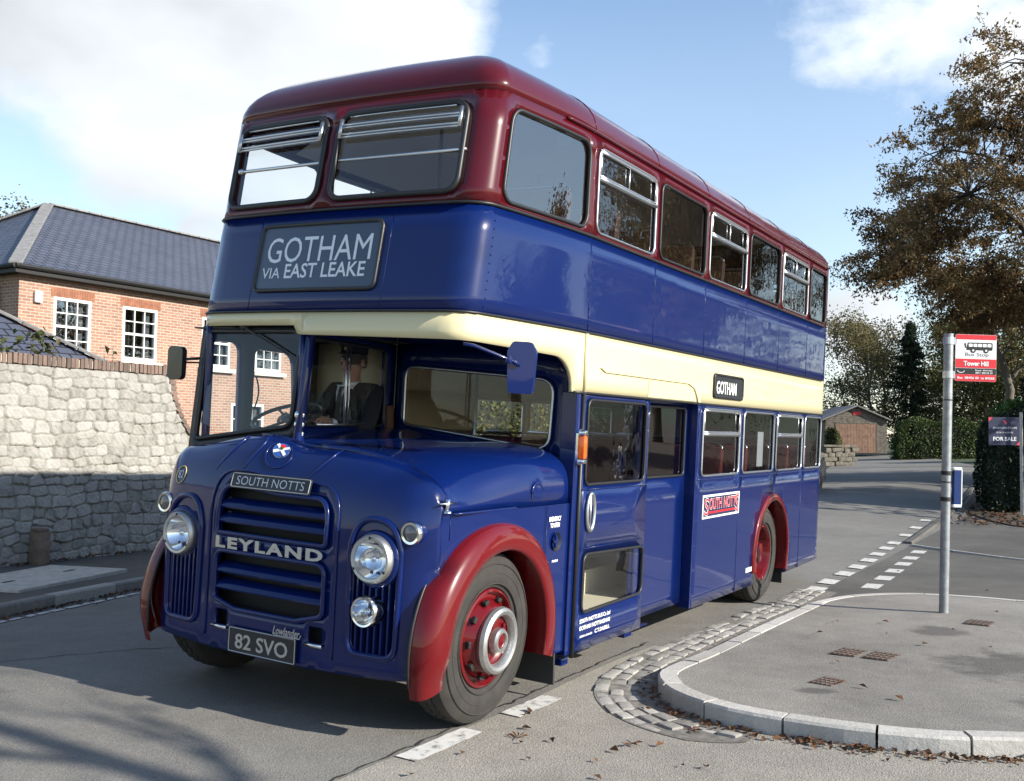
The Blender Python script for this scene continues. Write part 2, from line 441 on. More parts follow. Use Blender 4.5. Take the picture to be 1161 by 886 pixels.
def stone_mat(name, c0, c1, nscale, bump):
    m, nt, b, N, L = new_mat(name)
    g = N('ShaderNodeNewGeometry'); tc = N('ShaderNodeTexCoord')
    n = N('ShaderNodeTexNoise'); n.inputs['Scale'].default_value = nscale; n.inputs['Detail'].default_value = 9; n.inputs['Roughness'].default_value = 0.7
    L(tc.outputs['Object'], n.inputs['Vector'])
    n2 = N('ShaderNodeTexNoise'); n2.inputs['Scale'].default_value = 1.3; n2.inputs['Detail'].default_value = 5
    L(tc.outputs['Object'], n2.inputs['Vector'])
    a = N('ShaderNodeMath'); a.operation = 'MULTIPLY_ADD'; a.inputs[1].default_value = 0.55; L(g.outputs['Random Per Island'], a.inputs[0])
    a1 = N('ShaderNodeMath'); a1.operation = 'MULTIPLY_ADD'; a1.inputs[1].default_value = 0.9; a1.inputs[2].default_value = -0.45; L(n.outputs['Fac'], a1.inputs[0])
    a2 = N('ShaderNodeMath'); a2.operation = 'MULTIPLY_ADD'; a2.inputs[1].default_value = 0.8; L(n2.outputs['Fac'], a2.inputs[0]); L(a1.outputs[0], a2.inputs[2])
    L(a2.outputs[0], a.inputs[2])
    r = N('ShaderNodeValToRGB'); r.color_ramp.elements[0].position = 0.1; r.color_ramp.elements[1].position = 0.95
    r.color_ramp.elements[0].color = (*c0, 1); r.color_ramp.elements[1].color = (*c1, 1)
    L(a.outputs[0], r.inputs[0]); L(r.outputs[0], b.inputs['Base Color']); b.inputs['Roughness'].default_value = 0.9
    bp = N('ShaderNodeBump'); bp.inputs['Strength'].default_value = bump; bp.inputs['Distance'].default_value = 0.012
    L(n.outputs['Fac'], bp.inputs['Height']); L(bp.outputs[0], b.inputs['Normal'])
    return m


M['sett'] = stone_mat('granite sett', (0.12, 0.112, 0.098), (0.36, 0.342, 0.31), 22, 0.8)
M['kerb'] = stone_mat('granite kerb', (0.20, 0.19, 0.17), (0.48, 0.46, 0.425), 26, 0.6)
M['brickred'] = stone_mat('weathered coping brick', (0.07, 0.056, 0.047), (0.19, 0.130, 0.102), 14, 0.6)
M['settdark'] = plain('sett joint', (0.150, 0.138, 0.120), 0.95, noise=0.5, nscale=16)
def worn_paint():
    m, nt, b, N, L = new_mat('worn road marking paint')
    tc = N('ShaderNodeTexCoord')
    n = N('ShaderNodeTexNoise'); n.inputs['Scale'].default_value = 16; n.inputs['Detail'].default_value = 10; n.inputs['Roughness'].default_value = 0.75
    L(tc.outputs['Object'], n.inputs['Vector'])
    r = N('ShaderNodeValToRGB'); e = r.color_ramp.elements
    e[0].position = 0.36; e[0].color = (0.17, 0.16, 0.145, 1); e[1].position = 0.47; e[1].color = (0.50, 0.485, 0.45, 1); e.new(0.75).color = (0.60, 0.585, 0.545, 1)
    L(n.outputs['Fac'], r.inputs[0]); L(r.outputs[0], b.inputs['Base Color']); b.inputs['Roughness'].default_value = 0.8
    return m


M['marking'] = worn_paint()
M['crack'] = plain('tar joint', (0.022, 0.020, 0.019), 0.9)
M['soil'] = plain('leafy soil', (0.060, 0.042, 0.026), 0.95, noise=0.5, nscale=6, bump=0.8)
M['grass'] = plain('rough grass', (0.045, 0.060, 0.022), 0.95, noise=0.5, nscale=5, bump=0.8)
M['concrete'] = plain('concrete slab', (0.42, 0.40, 0.36), 0.9, noise=0.18, nscale=12, bump=0.3)
M['iron'] = plain('rusty iron', (0.10, 0.070, 0.055), 0.8, noise=0.4, nscale=25, bump=0.5)
M['galv'] = plain('galvanised steel', (0.27, 0.285, 0.295), 0.5, 0.5, noise=0.2, nscale=18)
M['whiteframe'] = plain('white window paint', (0.62, 0.62, 0.60), 0.45)
M['stonesill'] = plain('stone sill', (0.62, 0.58, 0.50), 0.8)
M['housepane'] = glass('house window glass', (0.66, 0.68, 0.70), 2.0, 0.15, 1.0)
M['room'] = plain('dim room', (0.16, 0.155, 0.145), 0.9)
M['curtain'] = plain('pale curtain', (0.5, 0.5, 0.48), 0.9)
M['gutter'] = plain('black gutter', (0.006, 0.006, 0.006), 0.6)
M['brick'] = brick_mat('orange brick', (0.36, 0.195, 0.130), (0.26, 0.128, 0.085), (0.36, 0.325, 0.27), ms=0.013)
M['slate'] = brick_mat('blue slate', (0.062, 0.072, 0.105), (0.085, 0.095, 0.13), (0.012, 0.013, 0.018), 0.30, 0.20, 0.018, 0.5, 1.0)
M['hiptile'] = plain('grey hip tile', (0.20, 0.195, 0.19), 0.7, noise=0.2, nscale=8)
M['rubble'] = rubble_mat()
M['bark'] = plain('bark', (0.060, 0.046, 0.034), 0.95, noise=0.4, nscale=12, bump=0.8)
M['palebark'] = plain('grey bark', (0.11, 0.095, 0.075), 0.95, noise=0.3, nscale=12, bump=0.6)
M['chestnut'] = leaf_mat('autumn chestnut leaves', [(0.065, 0.040, 0.018), (0.14, 0.086, 0.036), (0.22, 0.145, 0.060), (0.33, 0.24, 0.115)], 0.7, 0.42)
M['olive'] = leaf_mat('olive leaves', [(0.050, 0.048, 0.020), (0.115, 0.10, 0.040), (0.19, 0.155, 0.065)], 0.7, 0.3)
M['yellow'] = leaf_mat('yellowing leaves', [(0.040, 0.055, 0.015), (0.10, 0.11, 0.030), (0.17, 0.15, 0.05)], 0.7, 0.35)
M['hedge'] = leaf_mat('hedge leaves', [(0.022, 0.036, 0.010), (0.055, 0.085, 0.022), (0.10, 0.13, 0.038)], 0.5, 0.25)
M['yew'] = leaf_mat('dark evergreen leaves', [(0.008, 0.014, 0.006), (0.018, 0.030, 0.011), (0.032, 0.046, 0.018)], 0.6, 0.15)
M['laurel'] = leaf_mat('bright laurel leaves', [(0.03, 0.06, 0.012), (0.06, 0.115, 0.02), (0.10, 0.16, 0.04)], 0.4, 0.3)
M['conifer'] = leaf_mat('conifer needles', [(0.010, 0.020, 0.010), (0.022, 0.038, 0.018), (0.04, 0.058, 0.028)], 0.7, 0.15)
M['litter'] = leaf_mat('fallen leaves', [(0.045, 0.026, 0.016), (0.11, 0.055, 0.026), (0.22, 0.090, 0.035)], 0.8, 0.2)
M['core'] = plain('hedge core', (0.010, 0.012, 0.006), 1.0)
M['boards'] = plain('weathered boards', (0.105, 0.090, 0.072), 0.9, noise=0.45, nscale=5, bump=0.5)
M['doorwood'] = plain('brown door boards', (0.17, 0.095, 0.058), 0.7, noise=0.35, nscale=4, bump=0.3)
M['shed_roof'] = plain('grey felt roof', (0.16, 0.155, 0.15), 0.9, noise=0.2, nscale=6)
M['signred'] = plain('sign red', (0.55, 0.018, 0.028), 0.4)
M['signwhite'] = plain('sign white', (0.72, 0.72, 0.72), 0.4)
M['signblack'] = plain('sign black', (0.012, 0.012, 0.012), 0.4)
M['signnavy'] = plain('sign navy', (0.012, 0.014, 0.050), 0.5)
M['signblue'] = plain('timetable blue', (0.012, 0.035, 0.14), 0.3)
M['pink'] = plain('sign coral', (0.60, 0.05, 0.08), 0.5)
M['carpaint'] = paint('dark car paint', (0.012, 0.014, 0.022))
M['navycloth'] = plain('navy uniform cloth', (0.010, 0.011, 0.016), 0.9)
M['shirt'] = plain('white shirt cloth', (0.75, 0.75, 0.78), 0.8)
M['tie'] = plain('black tie', (0.008, 0.008, 0.010), 0.6)
M['skin'] = plain('skin', (0.42, 0.21, 0.14), 0.55)
M['hair'] = plain('grey brown hair', (0.08, 0.06, 0.045), 0.8)


# ------------------------------------------------------------------ mesh helpers
def link_mesh(name, verts, faces, mat, parent=None, smooth=False, uvs=None, angle=None):
    me = bpy.data.meshes.new(name)
    me.from_pydata([tuple(v) for v in verts], [], [tuple(f) for f in faces])
    if uvs:
        ul = me.uv_layers.new(name='UVMap')
        flat = []
        for f in uvs:
            for c in f: flat += [c[0], c[1]]
        ul.data.foreach_set('uv', flat)
    for mm in (mat if isinstance(mat, (list, tuple)) else [mat]): me.materials.append(mm)
    if smooth:
        me.polygons.foreach_set('use_smooth', [True] * len(me.polygons))
        if angle is not None:
            bm = bmesh.new(); bm.from_mesh(me)
            for e in bm.edges:
                if len(e.link_faces) == 2 and e.calc_face_angle(0) > angle: e.smooth = False
            bm.to_mesh(me); bm.free()
    me.update()
    o = bpy.data.objects.new(name, me)
    COL.objects.link(o)
    if parent: o.parent = parent
    return o


class MB:
    """collects primitives into one mesh"""
    def __init__(s): s.v = []; s.f = []; s.uv = []

    def add(s, vs, fs, uvs=None):
        b = len(s.v)
        s.v += [Vector(v) for v in vs]
        for i, f in enumerate(fs):
            s.f.append([b + k for k in f])
            s.uv.append(uvs[i] if uvs else [(0, 0)] * len(f))
        return s

    def box(s, c, d, rot=None, bev=0.0):
        bm = bmesh.new()
        bmesh.ops.create_cube(bm, size=1.0)
        for v in bm.verts: v.co = Vector((v.co.x * d[0], v.co.y * d[1], v.co.z * d[2]))
        if bev > 0: bmesh.ops.bevel(bm, geom=list(bm.edges), offset=min(bev, min(d) * 0.45), segments=2, affect='EDGES', profile=0.6)
        R = rot if rot is not None else Matrix.Identity(3)
        bm.verts.index_update()
        s.add([Vector(c) + R @ v.co for v in bm.verts], [[v.index for v in f.verts] for f in bm.faces])
        bm.free(); return s

    def tube(s, pts, r, n=8, closed=False, caps=True):
        pts = [Vector(p) for p in pts]
        m = len(pts)
        rs = r if isinstance(r, (list, tuple)) else [r] * m
        rings = []
        prev = None
        for i, p in enumerate(pts):
            a = pts[(i - 1) % m] if (closed or i > 0) else p
            c = pts[(i + 1) % m] if (closed or i < m - 1) else p
            t = (c - a)
            if t.length < 1e-9: t = Vector((0, 0, 1))
            t.normalize()
            if prev is None:
                h = Vector((0, 0, 1)) if abs(t.z) < 0.9 else Vector((1, 0, 0))
                u = t.cross(h).normalized()
            else:
                u = (prev - t * prev.dot(t))
                u = u.normalized() if u.length > 1e-6 else t.orthogonal().normalized()
            prev = u
            w = t.cross(u)
            rings.append([p + (u * math.cos(2 * PI * k / n) + w * math.sin(2 * PI * k / n)) * rs[i] for k in range(n)])
        vs = [v for rg in rings for v in rg]
        fs = []
        for i in range(m if closed else m - 1):
            j = (i + 1) % m
            for k in range(n):
                k2 = (k + 1) % n
                fs.append([i * n + k, i * n + k2, j * n + k2, j * n + k])
        if not closed and caps:
            fs.append(list(range(n))[::-1]); fs.append([(m - 1) * n + k for k in range(n)])
        s.add(vs, fs); return s

    def lathe(s, prof, c, axis=(1, 0, 0), n=32, fn=None):
        """prof: list of (r, h) along axis"""
        ax = Vector(axis).normalized()
        u = ax.orthogonal().normalized(); w = ax.cross(u)
        c = Vector(c)
        vs = []
        for (r, h) in prof:
            for k in range(n):
                a = 2 * PI * k / n
                rr = r if fn is None else fn(r, h, k)
                vs.append(c + ax * h + (u * math.cos(a) + w * math.sin(a)) * rr)
        fs = []
        for i in range(len(prof) - 1):
            for k in range(n):
                k2 = (k + 1) % n
                fs.append([i * n + k, i * n + k2, (i + 1) * n + k2, (i + 1) * n + k])
        s.add(vs, fs); return s

    def prism(s, poly, fmap, d):
        """poly 2D outline; fmap(u,v,w)->3D, w 0..d ; n-gon caps"""
        n = len(poly)
        vs = [fmap(u, v, 0) for u, v in poly] + [fmap(u, v, d) for u, v in poly]
        fs = [list(range(n))[::-1], [n + i for i in range(n)]]
        for i in range(n):
            j = (i + 1) % n
            fs.append([i, j, n + j, n + i])
        s.add(vs, fs); return s

    def quad(s, a, b, c, d, uv0=(0, 0)):
        a, b, c, d = map(Vector, (a, b, c, d))
        w = (b - a).length; h = (d - a).length
        X = (b - a).normalized(); nrm = (b - a).cross(d - a).normalized(); Y = nrm.cross(X)
        uv = [((p - a).dot(X) + uv0[0], (p - a).dot(Y) + uv0[1]) for p in (a, b, c, d)]
        s.add([a, b, c, d], [[0, 1, 2, 3]], [uv]); return s

    def build(s, name, mat, parent=None, smooth=False, angle=None, uv=False):
        return link_mesh(name, s.v, s.f, mat, parent, smooth, s.uv if uv else None, angle)


def rrect(x0, x1, z0, z1, r, n=6):
    pts = []
    for cx, cz, a0 in ((x1 - r, z0 + r, -90), (x1 - r, z1 - r, 0), (x0 + r, z1 - r, 90), (x0 + r, z0 + r, 180)):
        for k in range(n + 1):
            a = math.radians(a0 + 90 * k / n)
            pts.append((cx + r * math.cos(a), cz + r * math.sin(a)))
    return pts


def rpoly(pts, r, n=6):
    """round the corners of a convex polygon"""
    out = []
    m = len(pts)
    for i in range(m):
        p = Vector(pts[i]); a = Vector(pts[i - 1]); b = Vector(pts[(i + 1) % m])
        rr = r[i] if isinstance(r, (list, tuple)) else r
        da = (a - p).normalized(); db = (b - p).normalized()
        ang = da.angle(db)
        t = min(rr / math.tan(ang / 2), (a - p).length * 0.49, (b - p).length * 0.49)
        if rr <= 0: out.append(tuple(p)); continue
        p0 = p + da * t; p1 = p + db * t
        for k in range(n + 1):
            f = k / n
            q = p0 * (1 - f) ** 2 + p * 2 * f * (1 - f) + p1 * f ** 2
            out.append(tuple(q))
    return out


def dens(poly, res):
    out = []
    m = len(poly)
    for i in range(m):
        a = Vector(poly[i]); b = Vector(poly[(i + 1) % m])
        k = max(1, int(math.ceil((b - a).length / res)))
        for j in range(k): out.append(tuple(a + (b - a) * j / k))
    return out


def inside(P, poly):
    x, y = P[:, 0], P[:, 1]
    r = np.zeros(len(P), bool)
    q = np.array(poly)
    j = len(q) - 1
    for i in range(len(q)):
        xi, yi = q[i]; xj, yj = q[j]
        c = ((yi > y) != (yj > y)) & (x < (xj - xi) * (y - yi) / (yj - yi + 1e-15) + xi)
        r ^= c
        j = i
    return r


def panel(name, outline, holes, fmap, mat, parent=None, res=(0.15, 0.2), thick=0.0, flip=False, inner=None, smooth=True, uvscale=None):
    rmin = min(res)
    loops = [dens(outline, rmin)] + [dens(h, rmin) for h in holes]
    pts = []; edges = []
    for lp in loops:
        b = len(pts)
        pts += lp
        edges += [(b + i, b + (i + 1) % len(lp)) for i in range(len(lp))]
    B = np.array(pts)
    lo = B.min(0); hi = B.max(0)
    gx = np.arange(lo[0] + res[0] / 2, hi[0], res[0]); gy = np.arange(lo[1] + res[1] / 2, hi[1], res[1])
    if len(gx) and len(gy):
        G = np.stack(np.meshgrid(gx, gy), -1).reshape(-1, 2)
        ok = inside(G, loops[0])
        for h in loops[1:]: ok &= ~inside(G, h)
        G = G[ok]
        if len(G):
            d = np.sqrt(((G[:, None, :] - B[None]) ** 2).sum(-1)).min(1)
            G = G[d > rmin * 0.45]
            pts += [tuple(g) for g in G]
    vs, es, fs, *_ = delaunay_2d_cdt([Vector(p) for p in pts], edges, [], 0, 1e-6)
    V2 = np.array([tuple(v) for v in vs])
    F = np.array([list(f) for f in fs])
    C = V2[F].mean(1)
    ok = inside(C, loops[0])
    for h in loops[1:]: ok &= ~inside(C, h)
    F = F[ok]
    used = np.unique(F)
    remap = -np.ones(len(V2), int); remap[used] = np.arange(len(used))
    F = remap[F]
    if flip: F = F[:, ::-1]
    V3 = [fmap(float(u), float(v)) for u, v in V2[used]]
    uvs = None
    if uvscale:
        U = V2[used] * uvscale
        uvs = [[U[k] for k in f] for f in F]
    o = link_mesh(name, V3, F.tolist(), [mat, inner] if inner else mat, parent, smooth, uvs)
    if thick:
        md = o.modifiers.new('thickness', 'SOLIDIFY')
        md.thickness = thick; md.offset = -1
        if inner: md.material_offset = 1
        md.use_even_offset = False
    return o


def loop3(poly, fmap, res=0.08):
    return [fmap(u, v) for u, v in dens(poly, res)]


def lettering(name, s, w, h, fmap, mat, parent, off=0.0, depth=0.003, align_w=True, space=1.0):
    """the writing s fitted to a w x h box centred on (0,0) of fmap(u,v,out)"""
    cu = bpy.data.curves.new(name, 'FONT')
    cu.body = s
    cu.size = 1.0
    cu.offset = off
    cu.extrude = 0.0
    cu.space_character = space
    cu.resolution_u = 3
    cu.align_x = 'CENTER'
    t = bpy.data.objects.new(name, cu)
    COL.objects.link(t)
    dg = bpy.context.evaluated_depsgraph_get()
    me = bpy.data.meshes.new_from_object(t.evaluated_get(dg))
    bpy.data.objects.remove(t)
    n = len(me.vertices)
    co = np.zeros(n * 3); me.vertices.foreach_get('co', co); co = co.reshape(-1, 3)
    lo = co.min(0); hi = co.max(0)
    sx = w / (hi[0] - lo[0]); sy = h / (hi[1] - lo[1])
    if not align_w: sx = sy
    U = (co[:, 0] - (lo[0] + hi[0]) / 2) * sx; V = (co[:, 1] - (lo[1] + hi[1]) / 2) * sy
    v1 = [fmap(float(u), float(v), depth) for u, v in zip(U, V)]
    fs = [list(p.vertices) for p in me.polygons]
    bpy.data.meshes.remove(me)
    return link_mesh(name, v1, fs, mat, parent)


def plane_map(c, right, up):
    c = Vector(c); r = Vector(right).normalized(); u = Vector(up).normalized(); n = r.cross(u)
    return lambda a, b, d=0.0: c + r * a + u * b + n * d


# ================================================================== GROUND
def sstep(a, b, x):
    t = min(1, max(0, (x - a) / (b - a))); return t * t * (3 - 2 * t)


def left_edge(y):
    return float(np.interp(y, [-60, -12, -2, 0.86, 3.0, 8, 20, 40, 60, 80], [-3.0, -3.0, -3.7, -4.38, -4.92, -5.7, -6.1, -6.6, -10.5, -19]))


def right_edge(y):
    return float(np.interp(y, [-60, 14, 22, 33, 45, 60, 80], [1.62, 1.30, 1.05, 0.3, -0.9, -5.0, -13.0]))


def far_rise(y): return 0.83 * (max(0, y - 12) / 58.0) ** 1.25


def road_z(x, y):
    """camber: the nearside lane falls to the right-hand kerb"""
    if x >= 1.2: z = -0.012 * sstep(1.2, 1.6, x) * (1 - sstep(1.8, 3.2, x))
    elif x > -1.9: z = 0.045 * (1.2 - x)
    else:
        z = 0.1395 - 0.04 * (-1.9 - x)
    e = left_edge(y)
    if x < e: z = 0.1395 - 0.04 * (-1.9 - e)
    return z + far_rise(y)


def sheet(name, xs, ys, zf, mat, keep=None):
    vs = []; ids = {}; fs = []
    for j, y in enumerate(ys):
        for i, x in enumerate(xs(y) if callable(xs) else xs):
            ids[(i, j)] = len(vs); vs.append((x, y, zf(x, y)))
    nx = max(k[0] for k in ids) + 1
    for j in range(len(ys) - 1):
        for i in range(nx - 1):
            fs.append([ids[(i, j)], ids[(i + 1, j)], ids[(i + 1, j + 1)], ids[(i, j + 1)]])
    return tag(link_mesh(name, vs, fs, mat, None, True), kind='structure')


gx = np.concatenate([np.linspace(-700, -40, 12), np.linspace(-30, 30, 31), np.linspace(40, 700, 12)])
gy = np.concatenate([np.linspace(-500, -40, 10), np.linspace(-30, 100, 66), np.linspace(120, 1200, 14)])
sheet('ground', gx, gy, lambda x, y: road_z(max(min(x, 30), -30), min(y, 110)) - 0.06 - 0.02 * (abs(x) > 40), M['grass'])
sheet('road', lambda y: np.linspace(left_edge(y) - 0.05, right_edge(y) + 0.35, 25), np.concatenate([np.linspace(-60, -6, 12), np.linspace(-5, 30, 71), np.linspace(32, 80, 25)]),
      lambda x, y: road_z(x, y), M['asphalt'])
# side road: comes in from the right, meets the main road along a tarred joint
sheet('side_road', lambda y: np.concatenate([np.linspace(1.08 + 0.02 * math.sin(y * 2.1), 6, 22), np.linspace(7, 60, 20)]), np.linspace(-9, 3.2, 40),
      lambda x, y: road_z(x, y) + 0.004, M['asphalt2'])
# drive opening beyond the footway island
sheet('drive', lambda y: np.concatenate([np.linspace(1.46, 6, 14), np.linspace(7, 30, 8)]), np.linspace(6.0, 24.0, 30),
      lambda x, y: road_z(x, y) + 0.006 + 0.02 * sstep(1.6, 4, x), M['darkfoot'])
sheet('far_drive', lambda y: np.linspace(-16, left_edge(y) + 0.3, 8), np.linspace(66, 74, 6), lambda x, y: road_z(x, y) + 0.03, M['concrete'])


def foot_z(x, y):
    near = (1 - sstep(1.3, 3.2, y)) * 1.0
    h = 0.035 + 0.070 * max(near, 0.0) + 0.03 * sstep(1.8, 3.5, x) * (1 - near)
    return h


kerb_out = [(1.66, 6.15), (1.62, 5.0), (1.585, 3.6), (1.575, 2.7), (1.60, 2.15), (1.70, 1.80), (1.90, 1.50), (2.15, 1.31), (2.44, 1.20), (2.82, 1.165), (3.24, 1.19), (3.66, 1.29), (4.02, 1.47), (4.6, 1.75), (6.0, 2.3), (9.0, 3.0)]
far_edge = [(9.0, 6.6), (6.0, 7.05), (4.2, 7.30), (3.6, 7.38), (3.0, 7.44), (2.5, 7.40), (2.1, 7.16), (1.82, 6.75)]


def smooth_line(pts, n=6):
    out = []
    m = len(pts)
    for i in range(m - 1):
        p0, p1, p2, p3 = [Vector(pts[max(0, min(m - 1, k))]) for k in (i - 1, i, i + 1, i + 2)]
        for j in range(n):
            t = j / n
            out.append(0.5 * ((2 * p1) + (p2 - p0) * t + (2 * p0 - 5 * p1 + 4 * p2 - p3) * t * t + (3 * p1 - p0 - 3 * p2 + p3) * t ** 3))
    out.append(Vector(pts[-1]))
    return out


def offset_line(pts, d):
    out = []
    for i, p in enumerate(pts):
        a = pts[max(0, i - 1)]; b = pts[min(len(pts) - 1, i + 1)]
        t = (b - a).normalized(); out.append(p + Vector((-t.y, t.x)) * d)
    return out


KL = smooth_line(kerb_out, 6)
KI = offset_line(KL, 0.14)
poly = [tuple(p) for p in KI] + [tuple(p) for p in smooth_line(far_edge, 3)]
tag(panel('pavement', poly, [], lambda x, y: Vector((x, y, foot_z(x, y))), M['footway'], None, (0.3, 0.3)), kind='structure')


def kerb_run(name, line, d, top, mat, stone=0.92, base=-0.05, gap=0.006):
    """dressed kerb stones along a line, each with its own slight height and joint"""
    mb = MB()
    L = [0]
    for i in range(1, len(line)): L.append(L[-1] + (line[i] - line[i - 1]).length)
    inner = offset_line(line, d)

    def at(seq, s):
        i = 0
        while i < len(L) - 2 and L[i + 1] < s: i += 1
        t = (s - L[i]) / max(1e-9, L[i + 1] - L[i]); return seq[i] + (seq[i + 1] - seq[i]) * t
    s = 0
    while s < L[-1] - 0.2:
        e = min(L[-1], s + stone * random.uniform(0.96, 1.04))
        dz = random.uniform(-0.004, 0.004)
        k = max(2, int((e - s) / 0.15))
        prof = []
        for j in range(k + 1):
            q = s + gap + (e - s - 2 * gap) * j / k
            o = at(line, q); i_ = at(inner, q)
            zt = top(o.x, o.y) + dz
            n = (i_ - o).normalized() * 0.014
            prof.append([(o.x, o.y, base), (o.x, o.y, zt - 0.014), (o.x + n.x, o.y + n.y, zt + 0.002), (i_.x, i_.y, zt + 0.002), (i_.x, i_.y, base)])
        vs = [v for p in prof for v in p]
        fs = []
        for j in range(k):
            for m in range(4):
                fs.append([j * 5 + m, (j + 1) * 5 + m, (j + 1) * 5 + m + 1, j * 5 + m + 1])
        fs.append([4, 3, 2, 1, 0]); b = k * 5; fs.append([b, b + 1, b + 2, b + 3, b + 4])
        mb.add(vs, [f[::-1] for f in fs])
        s = e
    return tag(mb.build(name, mat), kind='structure')


kerb_run('kerb', KL, 0.135, lambda x, y: foot_z(x, y) + 0.006, M['kerb'], 0.52, -0.05, 0.008)
FE = smooth_line([(1.66, 6.15)][::-1] + far_edge[::-1], 4)
kerb_run('kerb', FE[::-1], 0.10, lambda x, y: foot_z(x, y) + 0.004, M['kerb'])
kerb_run('kerb', smooth_line([(9, 10.6), (5, 11.3), (3.26, 12.03), (2.46, 12.6), (1.49, 13.35)], 3)[::-1], -0.055, lambda x, y: road_z(x, y) + 0.035, M['kerb'])
kerb_run('kerb', smooth_line([(1.44, 13.6), (1.3, 17), (1.2, 20), (1.0, 23), (0.3, 33), (-0.9, 45)], 3)[::-1], -0.12, lambda x, y: road_z(x, y) + 0.04, M['darkfoot'])

# gully setts: three courses of granite blocks along the channel
mb = MB(); bed = MB()
sett_line = smooth_line([(1.50, 7.3), (1.52, 6.2), (1.47, 5.0), (1.43, 3.6), (1.42, 2.7), (1.45, 2.15), (1.56, 1.72), (1.78, 1.38), (2.08, 1.16), (2.40, 1.06), (2.62, 1.04)], 8)
for c in range(3):
    ln = offset_line(sett_line, -0.105 * c - 0.02)
    Ls = 0
    acc = [0]
    for i in range(1, len(ln)): acc.append(acc[-1] + (ln[i] - ln[i - 1]).length)
    s = random.uniform(0, .1)
    lim = acc[-1] - (0.25 * c) - random.uniform(0.05, 0.2)
    while s < lim - 0.1:
        l = random.uniform(0.13, 0.2)
        i = int(np.searchsorted(acc, s + l / 2)) - 1; i = max(0, min(i, len(ln) - 2))
        t = (s + l / 2 - acc[i]) / (acc[i + 1] - acc[i]); p = ln[i] + (ln[i + 1] - ln[i]) * t
        d = (ln[i + 1] - ln[i]).normalized()
        R = Matrix(((d.x, -d.y, 0), (d.y, d.x, 0), (0, 0, 1))) @ Matrix.Rotation(random.uniform(-.11, .11), 3, 'Z') @ Matrix.Rotation(random.uniform(-.07, .07), 3, 'X')
        z = road_z(p.x, p.y)
        mb.box((p.x, p.y, z - 0.024 + random.uniform(-.009, .009)), (l - random.uniform(.010, .022), random.uniform(0.084, 0.096), 0.08), R, 0.011)
        s += l
tag(mb.build('gully_setts', M['sett'], None, True, 0.6), kind='structure')
o1 = offset_line(sett_line, 0.16); o2 = [p + (q - p) * min(1.0, 0.35 + (len(sett_line) - 1 - i) / 14.0) for i, (p, q) in enumerate(zip(sett_line, offset_line(sett_line, -0.285)))]
vs = [(p.x, p.y, road_z(p.x, p.y) + 0.008) for p in o1] + [(p.x, p.y, road_z(p.x, p.y) + 0.008) for p in o2]
n = len(o1)
tag(link_mesh('gully_bed', vs, [[i, i + 1, n + i + 1, n + i] for i in range(n - 1)], M['settdark']), kind='structure')

# painted markings
mk = MB()


def mark(pts, dz=0.010):
    mk.add([(x, y, road_z(x, y) + dz) for x, y in pts], [list(range(len(pts)))])


def ragged(c, d, w, l):
    """a worn dash: centre, direction, width, length"""
    d = Vector(d).normalized(); n = Vector((-d.y, d.x)); c = Vector(c)
    left = []; right = []
    for k in range(9):
        t = -l / 2 + l * k / 8
        left.append(c + d * t + n * (w / 2 + random.uniform(-.006, .006))); right.append(c + d * t - n * (w / 2 + random.uniform(-.006, .006)))
    mark([tuple(p) for p in left] + [tuple(p) for p in right[::-1]], 0.012)


ragged((1.155, -0.08), (0.01, 1), 0.145, 0.66)
ragged((1.18, 0.93), (0.02, 1), 0.150, 0.55)
for x, y in ((1.40, 7.35), (1.37, 8.1), (1.36, 9.0), (1.34, 9.85), (1.31, 10.75), (1.26, 11.65), (1.21, 12.6), (1.17, 13.5), (1.1, 15), (1.02, 16.6), (.92, 18.4)):
    ragged((x, y), (1, 0.02), 0.42, 0.20)
for x, y in ((1.90, 8.05), (1.88, 8.9), (1.85, 9.75), (1.81, 10.65), (1.77, 11.5), (1.73, 12.45)):
    ragged((x, y), (1, 0.02), 0.42, 0.20)
tag(mk.build('road_markings', M['marking']), kind='structure')
# rough white edge line beside the left kerb
mk = MB()
yy = -3.0
while yy < 9:
    l = random.uniform(0.05, 0.22)
    xe = left_edge(yy) + 0.22
    w = random.uniform(0.05, 0.10)
    mark([(xe - w / 2, yy), (xe + w / 2, yy + random.uniform(-.02, .02)), (xe + w / 2 - .05, yy + l), (xe - w / 2 - .05, yy + l)], 0.008)
    yy += l + random.uniform(0.01, 0.05)
tag(mk.build('road_markings', M['marking']), kind='structure')
# tar joints and cracks
ck = MB()


def crack(pts, w, wob, dz):
    pts = [Vector(p) for p in pts]
    P = []
    for i in range(len(pts) - 1):
        k = max(2, int((pts[i + 1] - pts[i]).length / 0.06))
        for j in range(k): P.append(pts[i] + (pts[i + 1] - pts[i]) * j / k)
    P.append(pts[-1])
    for i, p in enumerate(P): P[i] = p + Vector((random.gauss(0, wob), random.gauss(0, wob)))
    for i in range(len(P) - 1):
        d = (P[i + 1] - P[i]).normalized(); n = Vector((-d.y, d.x)) * w * random.uniform(0.4, 1.1)
        a, b = P[i], P[i + 1]
        ck.add([(q.x, q.y, road_z(q.x, q.y) + dz) for q in (a - n, b - n, b + n, a + n)], [[0, 1, 2, 3]])


crack([(1.07, -6), (1.06, -2), (1.03, 0.3), (1.02, 1.3), (1.00, 2.4), (1.0, 3.3)], 0.009, 0.008, 0.009)
crack([(-3.2, -1.35), (-2.35, -0.45), (-1.75, 0.45), (-1.2, 1.4), (-0.9, 3)], 0.008, 0.012, 0.004)
tag(ck.build('road_cracks', M['crack']), kind='structure')
